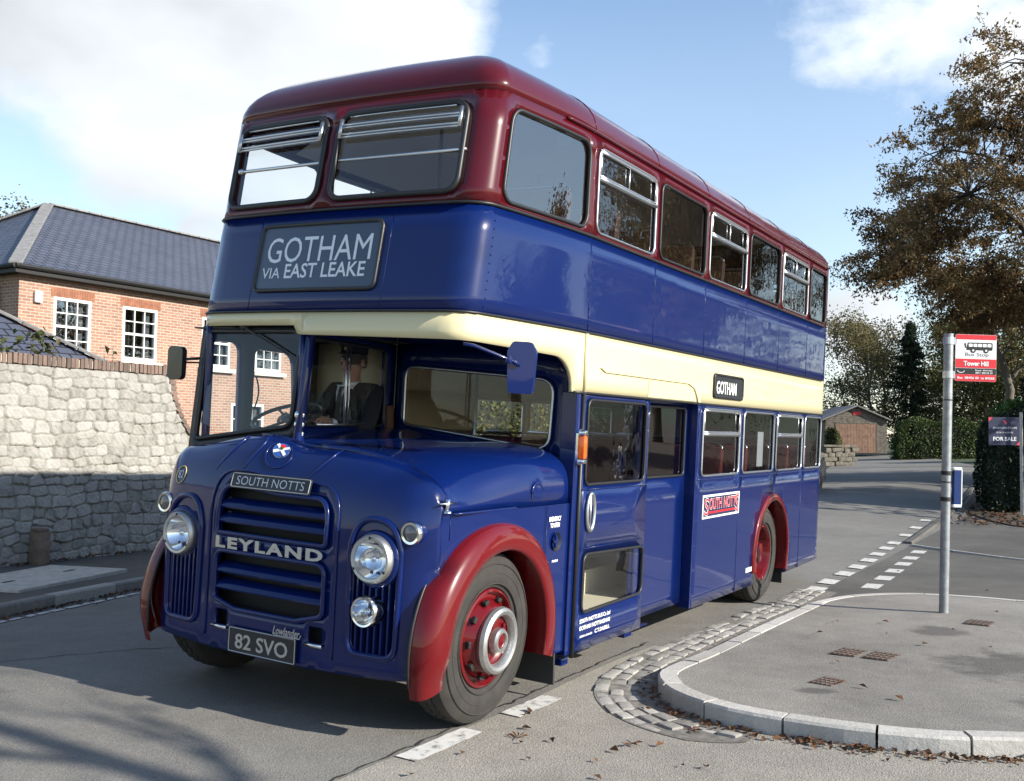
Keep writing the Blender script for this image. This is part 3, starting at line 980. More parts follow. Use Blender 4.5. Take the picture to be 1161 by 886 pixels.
# left-hand footway and kerb
def lf_z(x, y): return road_z(left_edge(y), y) + 0.11
sheet('pavement', lambda y: np.linspace(left_edge(y) - 7.5, left_edge(y) - 0.12, 12), np.linspace(-10, 14, 40), lambda x, y: lf_z(x, y) + 0.01 * math.sin(x * 1.7 + y), M['darkfoot'])
LE = [Vector((left_edge(y), y)) for y in np.linspace(-9, 40, 60)]
kerb_run('kerb', LE, 0.13, lambda x, y: lf_z(x, y) + 0.004, M['sett'], 0.9)

# ================================================================== SMALL GROUND OBJECTS
def cover(x, y, w, l, rot, label):
    root = empty('manhole_cover', (x, y, foot_z(x, y) + 0.004), (0, 0, rot))
    tag(root, label, 'manhole cover', 'iron covers in the footway')
    MB().box((0, 0, 0.001), (w, l, 0.006), None, 0.002).build('frame', M['iron'], root)
    p = MB()
    nx = 5; ny = 4
    for i in range(nx):
        for j in range(ny):
            p.box((-w / 2 + w * (i + 0.5) / nx, -l / 2 + l * (j + 0.5) / ny, 0.007), (w / nx * 0.72, l / ny * 0.72, 0.006), None, 0.002)
    p.build('tread_plate', M['iron'], root)
    return root


cover(2.60, 3.62, 0.20, 0.30, -0.15, 'left one of two adjoining rusty iron covers in the footway beside the bus stop pole')
cover(2.86, 3.58, 0.20, 0.30, -0.15, 'right one of two adjoining rusty iron covers in the footway beside the bus stop pole')
cover(2.73, 2.39, 0.17, 0.24, -0.25, 'small single iron cover in the footway nearest the rounded kerb corner')
cover(3.35, 5.6, 0.22, 0.26, -0.1, 'small flat iron cover in the footway to the right of the bus stop pole')

s = MB().box((0, 0, 0), (1.05, 1.75, 0.05), None, 0.008)
slab = s.build('concrete_slab', M['concrete'])
slab.location = (-5.75, 2.15, lf_z(0, 2.1) + 0.008); slab.rotation_euler = (0, 0, 0.27)
tag(slab, 'pale concrete cover slab set in the footway before the stone wall', 'slab')
h = MB()
for q in (-0.45, 0.5): h.box((0.02, q, 0.0262), (0.05, 0.16, 0.004))
h.build('lifting_slot', M['crack'], slab)

st = MB()
st.box((0, 0, 0.19), (0.20, 0.17, 0.42), Matrix.Rotation(0.03, 3, 'Y'), 0.03)
st.box((0, 0, 0.42), (0.17, 0.14, 0.04), Matrix.Rotation(0.03, 3, 'Y'), 0.015)
stone_post = st.build('stone_post', plain('brown post stone', (0.17, 0.12, 0.09), 0.9, noise=0.3, nscale=10, bump=0.6), None, True, 0.5)
stone_post.location = (-6.93, 3.00, lf_z(0, 3.0))
tag(stone_post, 'short brown stump post standing against the foot of the rubble wall', 'post')


# ------------------------------------------------------------------ leaves and plants
def leaf_cloud(name, P, size, mat, parent=None, aspect=1.6, flat=0.0, droop=0.0, rseed=1, orient=None):
    """many small folded leaves at points P (n,3)"""
    r = np.random.default_rng(rseed)
    n = len(P)
    nrm = r.normal(size=(n, 3)); nrm[:, 2] += flat * 2
    nrm /= np.linalg.norm(nrm, axis=1)[:, None]
    t = r.normal(size=(n, 3)); t[:, 2] -= droop
    t -= nrm * (t * nrm).sum(1)[:, None]; t /= np.linalg.norm(t, axis=1)[:, None]
    b = np.cross(nrm, t)
    sz = size * r.uniform(0.6, 1.35, n)[:, None]
    w = sz / aspect
    fold = nrm * (w * 0.35)
    V = np.stack([P - t * sz * 0.5, P + b * w * 0.5 + fold, P + t * sz * 0.5, P - b * w * 0.5 + fold], 1).reshape(-1, 3)
    me = bpy.data.meshes.new(name)
    me.vertices.add(4 * n); me.vertices.foreach_set('co', V.ravel())
    # two triangles sharing the midrib
    idx = np.arange(n)[:, None] * 4
    loops = np.concatenate([idx + np.array([[0, 1, 2]]), idx + np.array([[0, 2, 3]])], 1).reshape(-1)
    me.loops.add(6 * n); me.loops.foreach_set('vertex_index', loops)
    me.polygons.add(2 * n); me.polygons.foreach_set('loop_start', np.arange(2 * n) * 3); me.polygons.foreach_set('loop_total', np.full(2 * n, 3))
    me.materials.append(mat)
    me.update(calc_edges=True)
    o = bpy.data.objects.new(name, me); COL.objects.link(o)
    if parent: o.parent = parent
    return o


def grow(height, trunk_r, spread, rs, levels=4, first=0.25, up=0.25, nper=(7, 5, 5, 4), lens=(0.55, 0.5, 0.5, 0.5), wob=0.18, lean=(0, 0), droop=0.0):
    """a branching skeleton: returns tube strokes [(pts, radii)] and twig points"""
    r = random.Random(rs)
    strokes = []; tips = []

    def branch(p, d, L, rad, lev):
        k = 6 if lev < 2 else 4
        pts = [p.copy()]; rr = [rad]
        q = p.copy(); dd = d.copy()
        for i in range(k):
            dd = (dd + Vector((r.gauss(0, wob), r.gauss(0, wob), r.gauss(0, wob) + (up if lev in (1, 2) else 0) * 0.25 - droop * (lev >= 2)))).normalized()
            q = q + dd * (L / k); pts.append(q.copy()); rr.append(rad * (1 - 0.75 * (i + 1) / k))
        strokes.append((pts, rr, lev))
        if lev >= levels:
            tips.extend(pts[1:]); return
        if lev == levels - 1: tips.extend(pts[3:])
        for j in range(nper[lev]):
            f = (first if lev == 0 else 0.2) + (1 - (first if lev == 0 else 0.2)) * (j + r.random() * 0.8) / nper[lev]
            f = min(0.99, f)
            i = int(f * k); t = f * k - i
            a = pts[i].lerp(pts[min(k, i + 1)], t)
            ax = (pts[min(k, i + 1)] - pts[i]).normalized()
            ang = r.uniform(0, 2 * PI) if lev > 0 else (j * 2.4 + r.uniform(-.5, .5))
            u = ax.orthogonal().normalized(); w = ax.cross(u)
            side = u * math.cos(ang) + w * math.sin(ang)
            tilt = r.uniform(0.7, 1.15) * (1.15 - 0.35 * f if lev == 0 else 1)
            nd = (ax * math.cos(tilt) + side * math.sin(tilt) * spread).normalized()
            branch(a, nd, L * lens[lev] * r.uniform(0.75, 1.2) * (1.1 - 0.45 * f if lev == 0 else 1), rr[i] * 0.55, lev + 1)
    branch(Vector((0, 0, 0)), Vector((lean[0], lean[1], 1)).normalized(), height, trunk_r, 0)
    return strokes, tips


def tree(name, loc, label, cat, strokes, tips, leafmat, barkmat, nleaf, lsize, scatter, group=None, minr=0.0, droop=0.0, aspect=1.7, cull=None, rs=3):
    root = empty(name, loc)
    tag(root, label, cat, group)
    tr = MB(); lb = MB()
    for pts, rr, lev in strokes:
        if max(rr) < minr: continue
        (tr if lev == 0 else lb).tube(pts, [max(x, 0.004) for x in rr], 9 if lev == 0 else (6 if lev == 1 else 4 if lev == 2 else 3), caps=False)
    tr.build('trunk', barkmat, root, True)
    lb.build('limbs', barkmat, root, True)
    if nleaf:
        r = np.random.default_rng(rs)
        T = np.array([tuple(t) for t in tips])
        k = r.integers(0, len(T), nleaf)
        P = T[k] + r.normal(size=(nleaf, 3)) * scatter
        if cull is not None: P = P[cull(P)]
        leaf_cloud('crown', P, lsize, leafmat, root, aspect, 0.0, droop, rs)
    return root


def hedge(name, loc, size, label, cat, mat, n, lsize, rot=0, group=None, rs=5, dome=0.3, core=True):
    root = empty(name, loc, (0, 0, rot))
    tag(root, label, cat, group)
    r = np.random.default_rng(rs)
    sx, sy, sz = size
    u = r.uniform(-1, 1, (n, 3))
    # push points to the surface of a lumpy box
    m = np.abs(u).max(1)
    u /= m[:, None]
    P = u * np.array([sx / 2, sy / 2, sz / 2]) * (1 - np.abs(r.normal(0, 0.06, n)))[:, None]
    P[:, 2] += sz / 2
    lump = 0.10 * np.sin(P[:, 0] * 2.3 + rs) + 0.10 * np.sin(P[:, 1] * 2.9 + 1.3 * rs) + 0.06 * np.sin(P[:, 1] * 7.1) + 0.05 * np.sin(P[:, 2] * 6 + P[:, 1] * 3)
    top = np.clip(P[:, 2] / sz, 0, 1)
    P[:, 0] *= 1 - dome * top ** 4 + lump * 0.4
    P[:, 1] *= 1 - dome * top ** 4 * 0.4 + lump * 0.15
    P[:, 2] *= 1 + lump * 0.7
    P[:, 2] = np.maximum(P[:, 2], 0.02)
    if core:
        MB().box((0, 0, sz * 0.45), (sx * 0.72, sy * 0.9, sz * 0.86), None, 0.15).build('dark_core', M['core'], root)  # solid dark box added inside the leaf shell, in place of modelled twigs
    leaf_cloud('foliage', P, lsize, mat, root, 1.7, 0.0, 0.0, rs)
    return root


# ================================================================== LEFT: STONE WALL, HOUSE, OUTBUILDING
def stone_wall():
    a = Vector((-7.02, 1.55, 0)); d = Vector((-0.065, 0.99788, 0)); nrm = Vector((0.99788, 0.065, 0))
    root = empty('stone_wall', (a.x, a.y, 0.0))
    tag(root, 'pale rubble stone wall with brick coping and curved brick end, beside the left footway', 'wall')
    X = d; U0, U1 = -7.0, 4.12
    H = 2.52
    # seeds in rough courses
    seeds = []
    z = -0.05
    rr = np.random.default_rng(11)
    while z < H + 0.2:
        ch = rr.uniform(0.085, 0.18)
        u = U0 - 0.3
        while u < U1 + 1.8:
            w = rr.uniform(0.11, 0.36)
            if rr.random() < 0.25 and ch > 0.17:
                seeds.append((u + w / 2 + rr.normal(0, .02), z + ch * 0.25)); seeds.append((u + w / 2 + rr.normal(0, .02), z + ch * 0.78))
            else: seeds.append((u + w / 2, z + ch / 2 + rr.normal(0, 0.010)))
            u += w
        z += ch
    S = np.array(seeds); SH = rr.normal(0, 0.011, len(S)); SR = rr.random(len(S)); TX = rr.normal(0, 0.045, len(S)); TZ = rr.normal(-0.02, 0.06, len(S))
    us = np.concatenate([np.arange(U0, -0.8, 0.08), np.arange(-0.8, U1 + 1.52, 0.0125)]); zs = np.arange(0, H + 0.001, 0.0125)

    def endu(z):     # the wall scoops down in a quarter curve to a lower gateway wall
        if z < 1.55: return U1 + 1.5
        return 3.66 + 0.50 * (max(0, 2.52 - z) / 0.94) ** 2.0
    A = np.array([0.88, 1.6])
    V = []; J = []; R = []
    nu = len(us)
    warp = lambda u, z: np.stack([u + 0.012 * np.sin(z * 9 + u * 3) + 0.008 * np.sin(u * 17 + z * 5), z + 0.016 * np.sin(u * 4.3) + 0.008 * np.sin(u * 15.1 + z * 11)], -1)
    for z in zs:
        e = endu(z)
        uu = np.minimum(us, e)
        Q = warp(uu, np.full(nu, z))
        D = ((np.abs((Q[:, None, :] - S[None]) * A) ** 3.6).sum(-1)) ** (1 / 3.6)
        o2 = np.partition(D, 1, axis=1)[:, :2]; k = D.argmin(1)
        ed = np.clip((o2[:, 1] - o2[:, 0]) / 0.034, 0, 1)
        h = (0.030 * np.clip(ed * 1.6 - 0.35, 0, 1) + (SH[k] * 0.9 + TX[k] * (Q[:, 0] - S[k, 0]) + TZ[k] * (Q[:, 1] - S[k, 1])) * np.clip(ed * 1.3, 0, 1))
        h += 0.003 * np.sin(uu * 41 + z * 23) * np.sin(z * 37 - uu * 11) + 0.0025 * np.sin(uu * 83 + z * 71)
        for i in range(nu):
            p = X * float(uu[i]) + nrm * float(h[i]); V.append((p.x, p.y, z + 0.06)); J.append(1 - ed[i]); R.append(SR[k[i]])
    F = []
    for j in range(len(zs) - 1):
        for i in range(nu - 1):
            q = (j * nu + i, j * nu + i + 1, (j + 1) * nu + i + 1, (j + 1) * nu + i)
            if us[i] >= endu(zs[j]) and us[i] >= endu(zs[j + 1]): continue
            F.append(q)
    o = link_mesh('rubble_face', V, F, M['rubble'], root, True)
    for nm, arr in (('joint', J), ('stone', R)):
        at = o.data.attributes.new(nm, 'FLOAT', 'POINT'); at.data.foreach_set('value', np.array(arr, dtype=np.float32))
    # body behind the face, so that the wall has its real thickness
    prof = [(U0, 0)] + [(endu(z) - 0.01, z) for z in np.linspace(0, H, 24)] + [(U0, H)]
    b = MB(); b.prism(prof, lambda u, v, w: X * u - nrm * (w + 0.005) + Vector((0, 0, v + 0.05)), 0.34)
    b.build('wall_core', M['rubble'], root)
    # brick-on-edge coping
    cp = MB(); u = U0
    while u < endu(H) - 0.03:
        w = 0.070
        cp.box(X * (u + w / 2) - nrm * 0.165 + Vector((0, 0, H + 0.06 + 0.066 + random.uniform(-.008, .008))), (w - 0.013, 0.40 + random.uniform(-.02, .02), 0.13),
               Matrix(((d.x, -nrm.x * -1 * -1, 0), (d.y, -nrm.y, 0), (0, 0, 1))) @ Matrix.Rotation(random.uniform(-.03, .03), 3, 'Y'), 0.006)
        u += w + 0.001
    cp.build('brick_coping', M['brickred'], root)
    mr = MB()
    mr.box(X * ((U0 + endu(H)) / 2 - 0.02) - nrm * 0.165 + Vector((0, 0, H + 0.06 + 0.06)), (endu(H) - U0 - 0.06, 0.36, 0.10), Matrix(((d.x, -nrm.x, 0), (d.y, -nrm.y, 0), (0, 0, 1))))
    mr.build('mortar_bed', M['stonesill'], root)
    # curved brick end
    ce = MB()
    for k in range(26):
        z = H - 0.02 - k * 0.078
        if z < 1.70: break
        e = endu(z); e2 = endu(z - 0.08)
        ang = math.atan2(0.08, e2 - e + 1e-6) - PI / 2
        Rm = Matrix(((d.x, -nrm.x, 0), (d.y, -nrm.y, 0), (0, 0, 1))) @ Matrix.Rotation(-ang, 3, 'Y')
        ce.box(X * (e + 0.055) - nrm * 0.15 + Vector((0, 0, z + 0.06)), (0.12, 0.37, 0.068), Rm, 0.005)
    ce.build('brick_end', M['brickred'], root)
    return root


stone_wall()

HX = -17.57


def house():
    root = empty('brick_house', (HX, 9.7, 0))
    tag(root, 'two storey orange brick house with hipped slate roof behind the stone wall', 'house')
    y1 = 30.0; xb = HX - 9.0; ze = 5.52; zb = 0.0
    wins = [(10.62, 11.67), (12.62, 13.72), (15.28, 16.35), (17.35, 18.45), (20.3, 21.4), (23.2, 24.3)]
    o = Vector((HX, 9.7, 0))
    W = lambda x, y, z: Vector((x, y, z)) - o
    holes = [rrect(a, b, 3.60, 5.0, 0.002, 1) for a, b in wins] + [rrect(16.45, 17.75, 0.9, 2.62, 0.002, 1), rrect(20.3, 21.4, 1.0, 2.5, .002, 1)]
    panel('wall', [(9.7, zb), (y1, zb), (y1, ze + 0.2), (9.7, ze + 0.2)], holes, lambda y, z: W(HX, y, z), M['brick'], root, (1.5, 1.5), 0, False, None, False, 1.0)
    m = MB()
    m.quad(W(xb, 9.7, zb), W(HX, 9.7, zb), W(HX, 9.7, ze + 0.2), W(xb, 9.7, ze + 0.2)); m.quad(W(HX, y1, zb), W(xb, y1, zb), W(xb, y1, ze + 0.2), W(HX, y1, ze + 0.2)); m.quad(W(xb, y1, zb), W(xb, 9.7, zb), W(xb, 9.7, ze + .2), W(xb, y1, ze + .2))
    m.build('wall', M['brick'], root, uv=True)
    # soldier arches over the windows
    for a, b in wins:
        s = MB(); y = a - 0.08
        while y < b + 0.06:
            s.box(W(HX + 0.002, y + 0.035, 5.115), (0.012, 0.062, 0.22), None, 0.002); y += 0.072
        s.build('brick_arch', plain('arch brick', (0.25, 0.10, 0.055), 0.85, noise=0.3, nscale=6, bump=0.3), root)

    def window(a, b, z0, z1, nx=3, ny=4):
        f = MB()
        t = 0.075
        X = HX - 0.045
        f.box(W(X, a + t / 2, (z0 + z1) / 2), (0.09, t, z1 - z0)); f.box(W(X, b - t / 2, (z0 + z1) / 2), (0.09, t, z1 - z0))
        f.box(W(X, (a + b) / 2, z1 - t / 2), (0.088, b - a - 2 * t, t)); f.box(W(X, (a + b) / 2, z0 + t / 2 + .01), (0.088, b - a - 2 * t, t + .02))
        zm = (z0 + z1) / 2
        f.box(W(X, (a + b) / 2, zm), (0.07, b - a - 2 * t, 0.06))
        fr = f.build('window', M['whiteframe'], root)
        g = MB()
        for i in range(1, nx):
            y = a + t + (b - a - 2 * t) * i / nx
            for (p, q) in ((z0 + t, zm - 0.03), (zm + 0.03, z1 - t)): g.box(W(X + 0.01, y, (p + q) / 2), (0.035, 0.028, q - p - 0.004))
        for (p, q) in ((z0 + t, zm - 0.03), (zm + 0.03, z1 - t)):
            g.box(W(X + 0.012, (a + b) / 2, (p + q) / 2), (0.031, b - a - 2 * t - .004, 0.028))
        g.build('glazing_bar', M['whiteframe'], fr)
        p = MB(); p.box(W(X - 0.012, (a + b) / 2, (z0 + z1) / 2), (0.006, b - a - 2 * t, z1 - z0 - 2 * t)); p.build('pane', M['housepane'], fr)
        c = MB(); c.box(W(X - 0.15, b - t - 0.14, (z0 + z1) / 2), (0.03, 0.22, z1 - z0 - .2)); c.build('curtain', M['curtain'], fr)
        r = MB(); r.box(W(X - 0.6, (a + b) / 2, (z0 + z1) / 2), (0.02, b - a + 1.2, z1 - z0 + 1)); r.build('room_wall', M['room'], fr)
        sl = MB(); sl.box(W(HX + 0.05, (a + b) / 2, z0 - 0.075), (0.16, b - a + 0.24, 0.11), None, 0.01); sl.build('sill', M['stonesill'], fr)
    for a, b in wins: window(a, b, 3.60, 5.0)
    window(16.45, 17.75, 0.9, 2.62); window(20.3, 21.4, 1.0, 2.5)
    # gutter, soffit, downpipe, alarm box
    g = MB(); e = 0.32
    g.tube([W(HX + e, 9.7 - e, ze + 0.04), W(HX + e, y1 + e, ze + 0.04)], 0.06, 8); g.tube([W(HX + e, 9.7 - e, ze + 0.04), W(xb - e, 9.7 - e, ze + 0.04)], 0.06, 8)
    g.build('gutter', M['gutter'], root)
    f = MB(); f.box(W((HX + xb) / 2, (9.7 + y1) / 2, ze - 0.06), (HX - xb + 2 * e - 0.06, y1 - 9.7 + 2 * e - 0.06, 0.10)); f.build('soffit', M['gutter'], root)
    d = MB(); d.tube([W(HX - 1.25, 9.7 - e, ze - 0.03), W(HX - 0.75, 9.62, ze - 0.35), W(HX - 0.7, 9.62, ze - 0.5), W(HX - 0.7, 9.62, 0.2)], 0.04, 8); d.build('downpipe', M['gutter'], root)
    al = MB(); al.box(W(HX + 0.05, 10.17, 4.93), (0.09, 0.2, 0.28), None, 0.03); al.build('alarm_box', M['whiteframe'], root)
    # hipped roof
    xr = (HX + xb) / 2; rise = 2.75; run = HX + e - xr
    A = W(HX + e, 9.7 - e, ze + 0.06); B = W(HX + e, y1 + e, ze + 0.06); C = W(xb - e, y1 + e, ze + 0.06); D = W(xb - e, 9.7 - e, ze + 0.06)
    R1 = W(xr, 9.7 - e + run * 0.86, ze + rise); R2 = W(xr, y1 + e - run, ze + rise)
    r = MB(); r.quad(A, B, R2, R1); r.quad(C, D, R1, R2)

    def tri(a, b, c):
        Xd = (b - a).normalized(); n_ = (b - a).cross(c - a).normalized(); Yd = n_.cross(Xd)
        r.add([a, b, c], [[0, 1, 2]], [[((p - a).dot(Xd), (p - a).dot(Yd)) for p in (a, b, c)]])
    tri(D, A, R1); tri(B, C, R2)
    rf = r.build('roof', M['slate'], root, uv=True)
    hp = MB()
    for p, q, w in ((A, R1, 0.30), (D, R1, 0.3), (R1, R2, 0.26)):
        dv = (q - p); n_ = int(dv.length / 0.42); t = dv.normalized()
        s_ = t.cross(Vector((0, 0, 1))).normalized(); up = s_.cross(t)
        Rm = Matrix((t, s_, up)).transposed()
        for k in range(n_): hp.box(p + dv * ((k + 0.5) / n_) + up * 0.035, (dv.length / n_ - 0.012, w, 0.055), Rm, 0.015)
    hp.build('hip_tiles', M['hiptile'], rf)


house()


def outbuilding():
    o = Vector((-9.2, 5.4, 0))
    root = empty('outbuilding', o)
    tag(root, 'low outbuilding with a hipped slate roof just behind the stone wall', 'outbuilding')
    x0, x1, y0, y1, ze = -14.4, -9.2, -4.0, 5.285, 2.82
    W = lambda x, y, z: Vector((x, y, z)) - o
    m = MB()
    m.quad(W(x1, y0, 0), W(x1, y1, 0), W(x1, y1, ze), W(x1, y0, ze)); m.quad(W(x1, y1, 0), W(x0, y1, 0), W(x0, y1, ze), W(x1, y1, ze)); m.quad(W(x0, y0, 0), W(x1, y0, 0), W(x1, y0, ze), W(x0, y0, ze)); m.quad(W(x0, y1, 0), W(x0, y0, 0), W(x0, y0, ze), W(x0, y1, ze))
    m.build('wall', M['brick'], root, uv=True)
    e = 0.2; xr = (x0 + x1) / 2; run = x1 + e - xr; rise = 0.66 * run
    A = W(x1 + e, y0 - e, ze); B = W(x1 + e, y1 + e, ze); C = W(x0 - e, y1 + e, ze); D = W(x0 - e, y0 - e, ze)
    R1 = W(xr, y0 + run, ze + rise); R2 = W(xr, y1 + e - run, ze + rise)
    r = MB(); r.quad(A, B, R2, R1); r.quad(C, D, R1, R2)
    for a, b, c in ((B, C, R2), (D, A, R1)):
        Xd = (b - a).normalized(); n_ = (b - a).cross(c - a).normalized(); Yd = n_.cross(Xd)
        r.add([a, b, c], [[0, 1, 2]], [[((p - a).dot(Xd), (p - a).dot(Yd)) for p in (a, b, c)]])
    rf = r.build('roof', M['slate'], root, uv=True)
    hp = MB()
    for p, q, w in ((B, R2, 0.24), (C, R2, 0.24), (R1, R2, 0.24), (A, R1, .24)):
        dv = (q - p); n_ = int(dv.length / 0.42); t = dv.normalized(); s_ = t.cross(Vector((0, 0, 1))).normalized(); up = s_.cross(t)
        Rm = Matrix((t, s_, up)).transposed()
        for k in range(n_): hp.box(p + dv * ((k + 0.5) / n_) + up * 0.03, (dv.length / n_ - 0.012, w, 0.05), Rm, 0.012)
    hp.build('hip_tiles', M['hiptile'], rf)


outbuilding()

# plants that look over the wall
r0 = np.random.default_rng(21)
for (x, y, z, sx, n, mat, lab) in ((-8.1, 3.2, 2.62, 0.70, 300, 'yellow', 'yellowing creeper spilling over the wall top at the left edge'),
                                   (-8.05, 3.85, 2.55, 0.28, 50, 'olive', 'small sprig growing behind the coping below the outbuilding roof'),
                                   (-7.95, 4.85, 2.50, 0.34, 140, 'yellow', 'leafy shrub top rising behind the wall beside the second house window')):
    root = empty('shrub', (x, y, 0)); tag(root, lab, 'shrub')
    s = MB()
    P = []
    for k in range(14):
        a = random.uniform(0, 2 * PI); h = z + random.uniform(0.05, 0.5)
        e = Vector((math.cos(a) * sx * random.random(), math.sin(a) * sx * 1.3 * random.random(), h))
        s.tube([(0, 0, 0.1), (e.x * 0.4, e.y * 0.4, h * 0.6), e], [0.015, 0.01, 0.004], 4)
        for t in np.linspace(0.72, 1, 8): P.append((e.x * (0.4 + 0.6 * (t - .6) / .4), e.y * (0.4 + .6 * (t - .6) / .4), h * t))
    s.build('stems', M['bark'], root)
    P = np.array(P); P = P[r0.integers(0, len(P), n)] + r0.normal(0, 0.06, (n, 3))
    leaf_cloud('foliage', P, 0.11, M[mat], root, 1.6, 0.3, 0, 5)

# ================================================================== RIGHT AND FAR
def bus_stop():
    z0 = foot_z(2.97, 6.1)
    root = empty('bus_stop', (2.971, 6.099, z0), (0, 0.024, 0))
    tag(root, 'grey steel bus stop pole with red and white flag sign on the footway', 'bus stop')
    p = MB(); p.tube([(0, 0, -0.05), (0, 0, 2.77)], 0.045, 20); p.tube([(0, 0, 2.77), (0, 0, 2.785)], 0.047, 20); p.build('pole', M['galv'], root, True, 0.7)
    b = MB()
    for z in (1.30, 2.12): b.tube([(0, 0, z - 0.006), (0, 0, z + 0.006)], 0.048, 16)
    b.build('strap', M['black'], root)
    r = (Vector(RT) * 1.0); r.z = 0; r.normalize()
    up = Vector((0, 0, 1)); nrm = r.cross(up)
    c = r * 0.275 + up * 2.55
    sign = MB()
    Rm = Matrix((r, up, nrm)).transposed()
    sg = empty('flag_sign', (0, 0, 0), (0, 0, 0), root)
    pm = lambda u, v, d=0.0: c + r * u + up * v + nrm * d
    m = MB(); m.prism(rrect(-0.205, 0.205, -0.235, 0.235, 0.012, 3), lambda u, v, w: pm(u, v, -0.008 + w), 0.012); m.build('plate', M['signwhite'], sg)
    m = MB(); m.prism(rrect(-0.203, 0.203, 0.185, 0.233, 0.008, 2), lambda u, v, w: pm(u, v, 0.004 + w), 0.002); m.build('red_band', M['signred'], sg)
    m = MB(); m.prism(rrect(-0.203, 0.203, -0.100, -0.010, 0.004, 2), lambda u, v, w: pm(u, v, 0.004 + w), 0.002); m.build('red_band', M['signred'], sg)
    m = MB(); m.prism(rrect(-0.203, 0.203, -0.233, -0.166, 0.004, 2), lambda u, v, w: pm(u, v, 0.004 + w), 0.002); m.build('red_band', M['signred'], sg)
    m = MB(); m.prism(rrect(-0.203, 0.203, -0.164, -0.104, 0.003, 2), lambda u, v, w: pm(u, v, 0.004 + w), 0.002); m.build('black_band', M['signblack'], sg)
    # bus pictogram
    m = MB(); m.prism(rpoly([(-0.10, 0.078), (0.165, 0.078), (0.165, 0.155), (-0.085, 0.155)], 0.012, 3), lambda u, v, w: pm(u, v, 0.004 + w), 0.0015)
    for x in (-0.03, 0.10): m.prism([(x + 0.026 * math.cos(a), 0.076 + 0.026 * math.sin(a)) for a in np.linspace(0, 2 * PI, 17)[:-1]], lambda u, v, w: pm(u, v, 0.004 + w), 0.003)
    m.prism([(-0.11, 0.10), (-0.12, 0.145), (-0.105, 0.15), (-0.098, 0.10)], lambda u, v, w: pm(u, v, 0.004 + w), 0.002); m.build('bus_symbol', M['signblack'], sg)
    m = MB()
    for k in range(5): m.prism(rrect(-0.075 + k * 0.047, -0.036 + k * 0.047, 0.112, 0.143, 0.004, 2), lambda u, v, w: pm(u, v, 0.0056 + w), 0.001)
    for x in (-0.03, 0.10): m.prism([(x + 0.011 * math.cos(a), 0.076 + 0.011 * math.sin(a)) for a in np.linspace(0, 2 * PI, 13)[:-1]], lambda u, v, w: pm(u, v, 0.007 + w), 0.001)
    m.build('symbol_windows', M['signwhite'], sg)
    lettering('lettering', 'Bus Stop', 0.235, 0.048, lambda u, v, d: pm(u + 0.01, v + 0.030, 0.006), plain('sign grey', (0.10, 0.10, 0.105), 0.5), sg, 0.0)
    lettering('lettering', 'Tower Hill', 0.25, 0.048, lambda u, v, d: pm(u, v - 0.056, 0.009), M['signwhite'], sg, 0.03)
    lettering('lettering', 'bus times', 0.17, 0.016, lambda u, v, d: pm(u + 0.08, v - 0.122, 0.009), M['signwhite'], sg, 0.01)
    lettering('lettering', '0871 200 22 33', 0.17, 0.017, lambda u, v, d: pm(u + 0.08, v - 0.148, 0.009), M['signwhite'], sg, 0.02)
    lettering('lettering', 'Bus  08456 00  to 84268', 0.37, 0.024, lambda u, v, d: pm(u, v - 0.200, 0.009), M['signwhite'], sg, 0.02)
    m = MB(); m.tube([pm(-0.15 + 0.035 * math.cos(a), -0.128 + 0.022 * math.sin(a), 0.008) for a in np.linspace(PI, 2 * PI, 9)], 0.004, 5); m.build('smile_mark', M['signwhite'], sg)
    k = MB()
    for v in (0.165, -0.175):
        k.box(pm(-0.235, v, -0.002), (0.09, 0.075, 0.012), Rm, 0.003); k.tube([up * (2.55 + v - 0.035), up * (2.55 + v + 0.035)], 0.052, 16)
    k.build('bracket', M['alu'], root)
    # timetable tube
    tc = empty('timetable_case', (0, 0, 0), (0, 0, 0), root)
    cx = r * 0.105 + up * 1.25
    m = MB(); m.box(cx, (0.075, 0.34, 0.055), Rm, 0.008); m.build('case', M['signblue'], tc)
    m = MB()
    for v in (-0.185, 0.185): m.box(cx + up * v, (0.086, 0.032, 0.066), Rm, 0.012)
    m.box(cx + r * 0.04, (0.012, 0.35, 0.06), Rm, 0.004); m.build('end_cap', M['signwhite'], tc)
    m = MB()
    for v in (-0.12, 0.14): m.tube([cx - r * 0.105 + up * (v - 0.02), cx - r * 0.105 + up * (v + 0.02)], 0.052, 16); m.box(cx - r * 0.05 + up * v, (0.05, 0.03, 0.02), Rm)
    m.build('clip', M['gutter'], tc)


bus_stop()


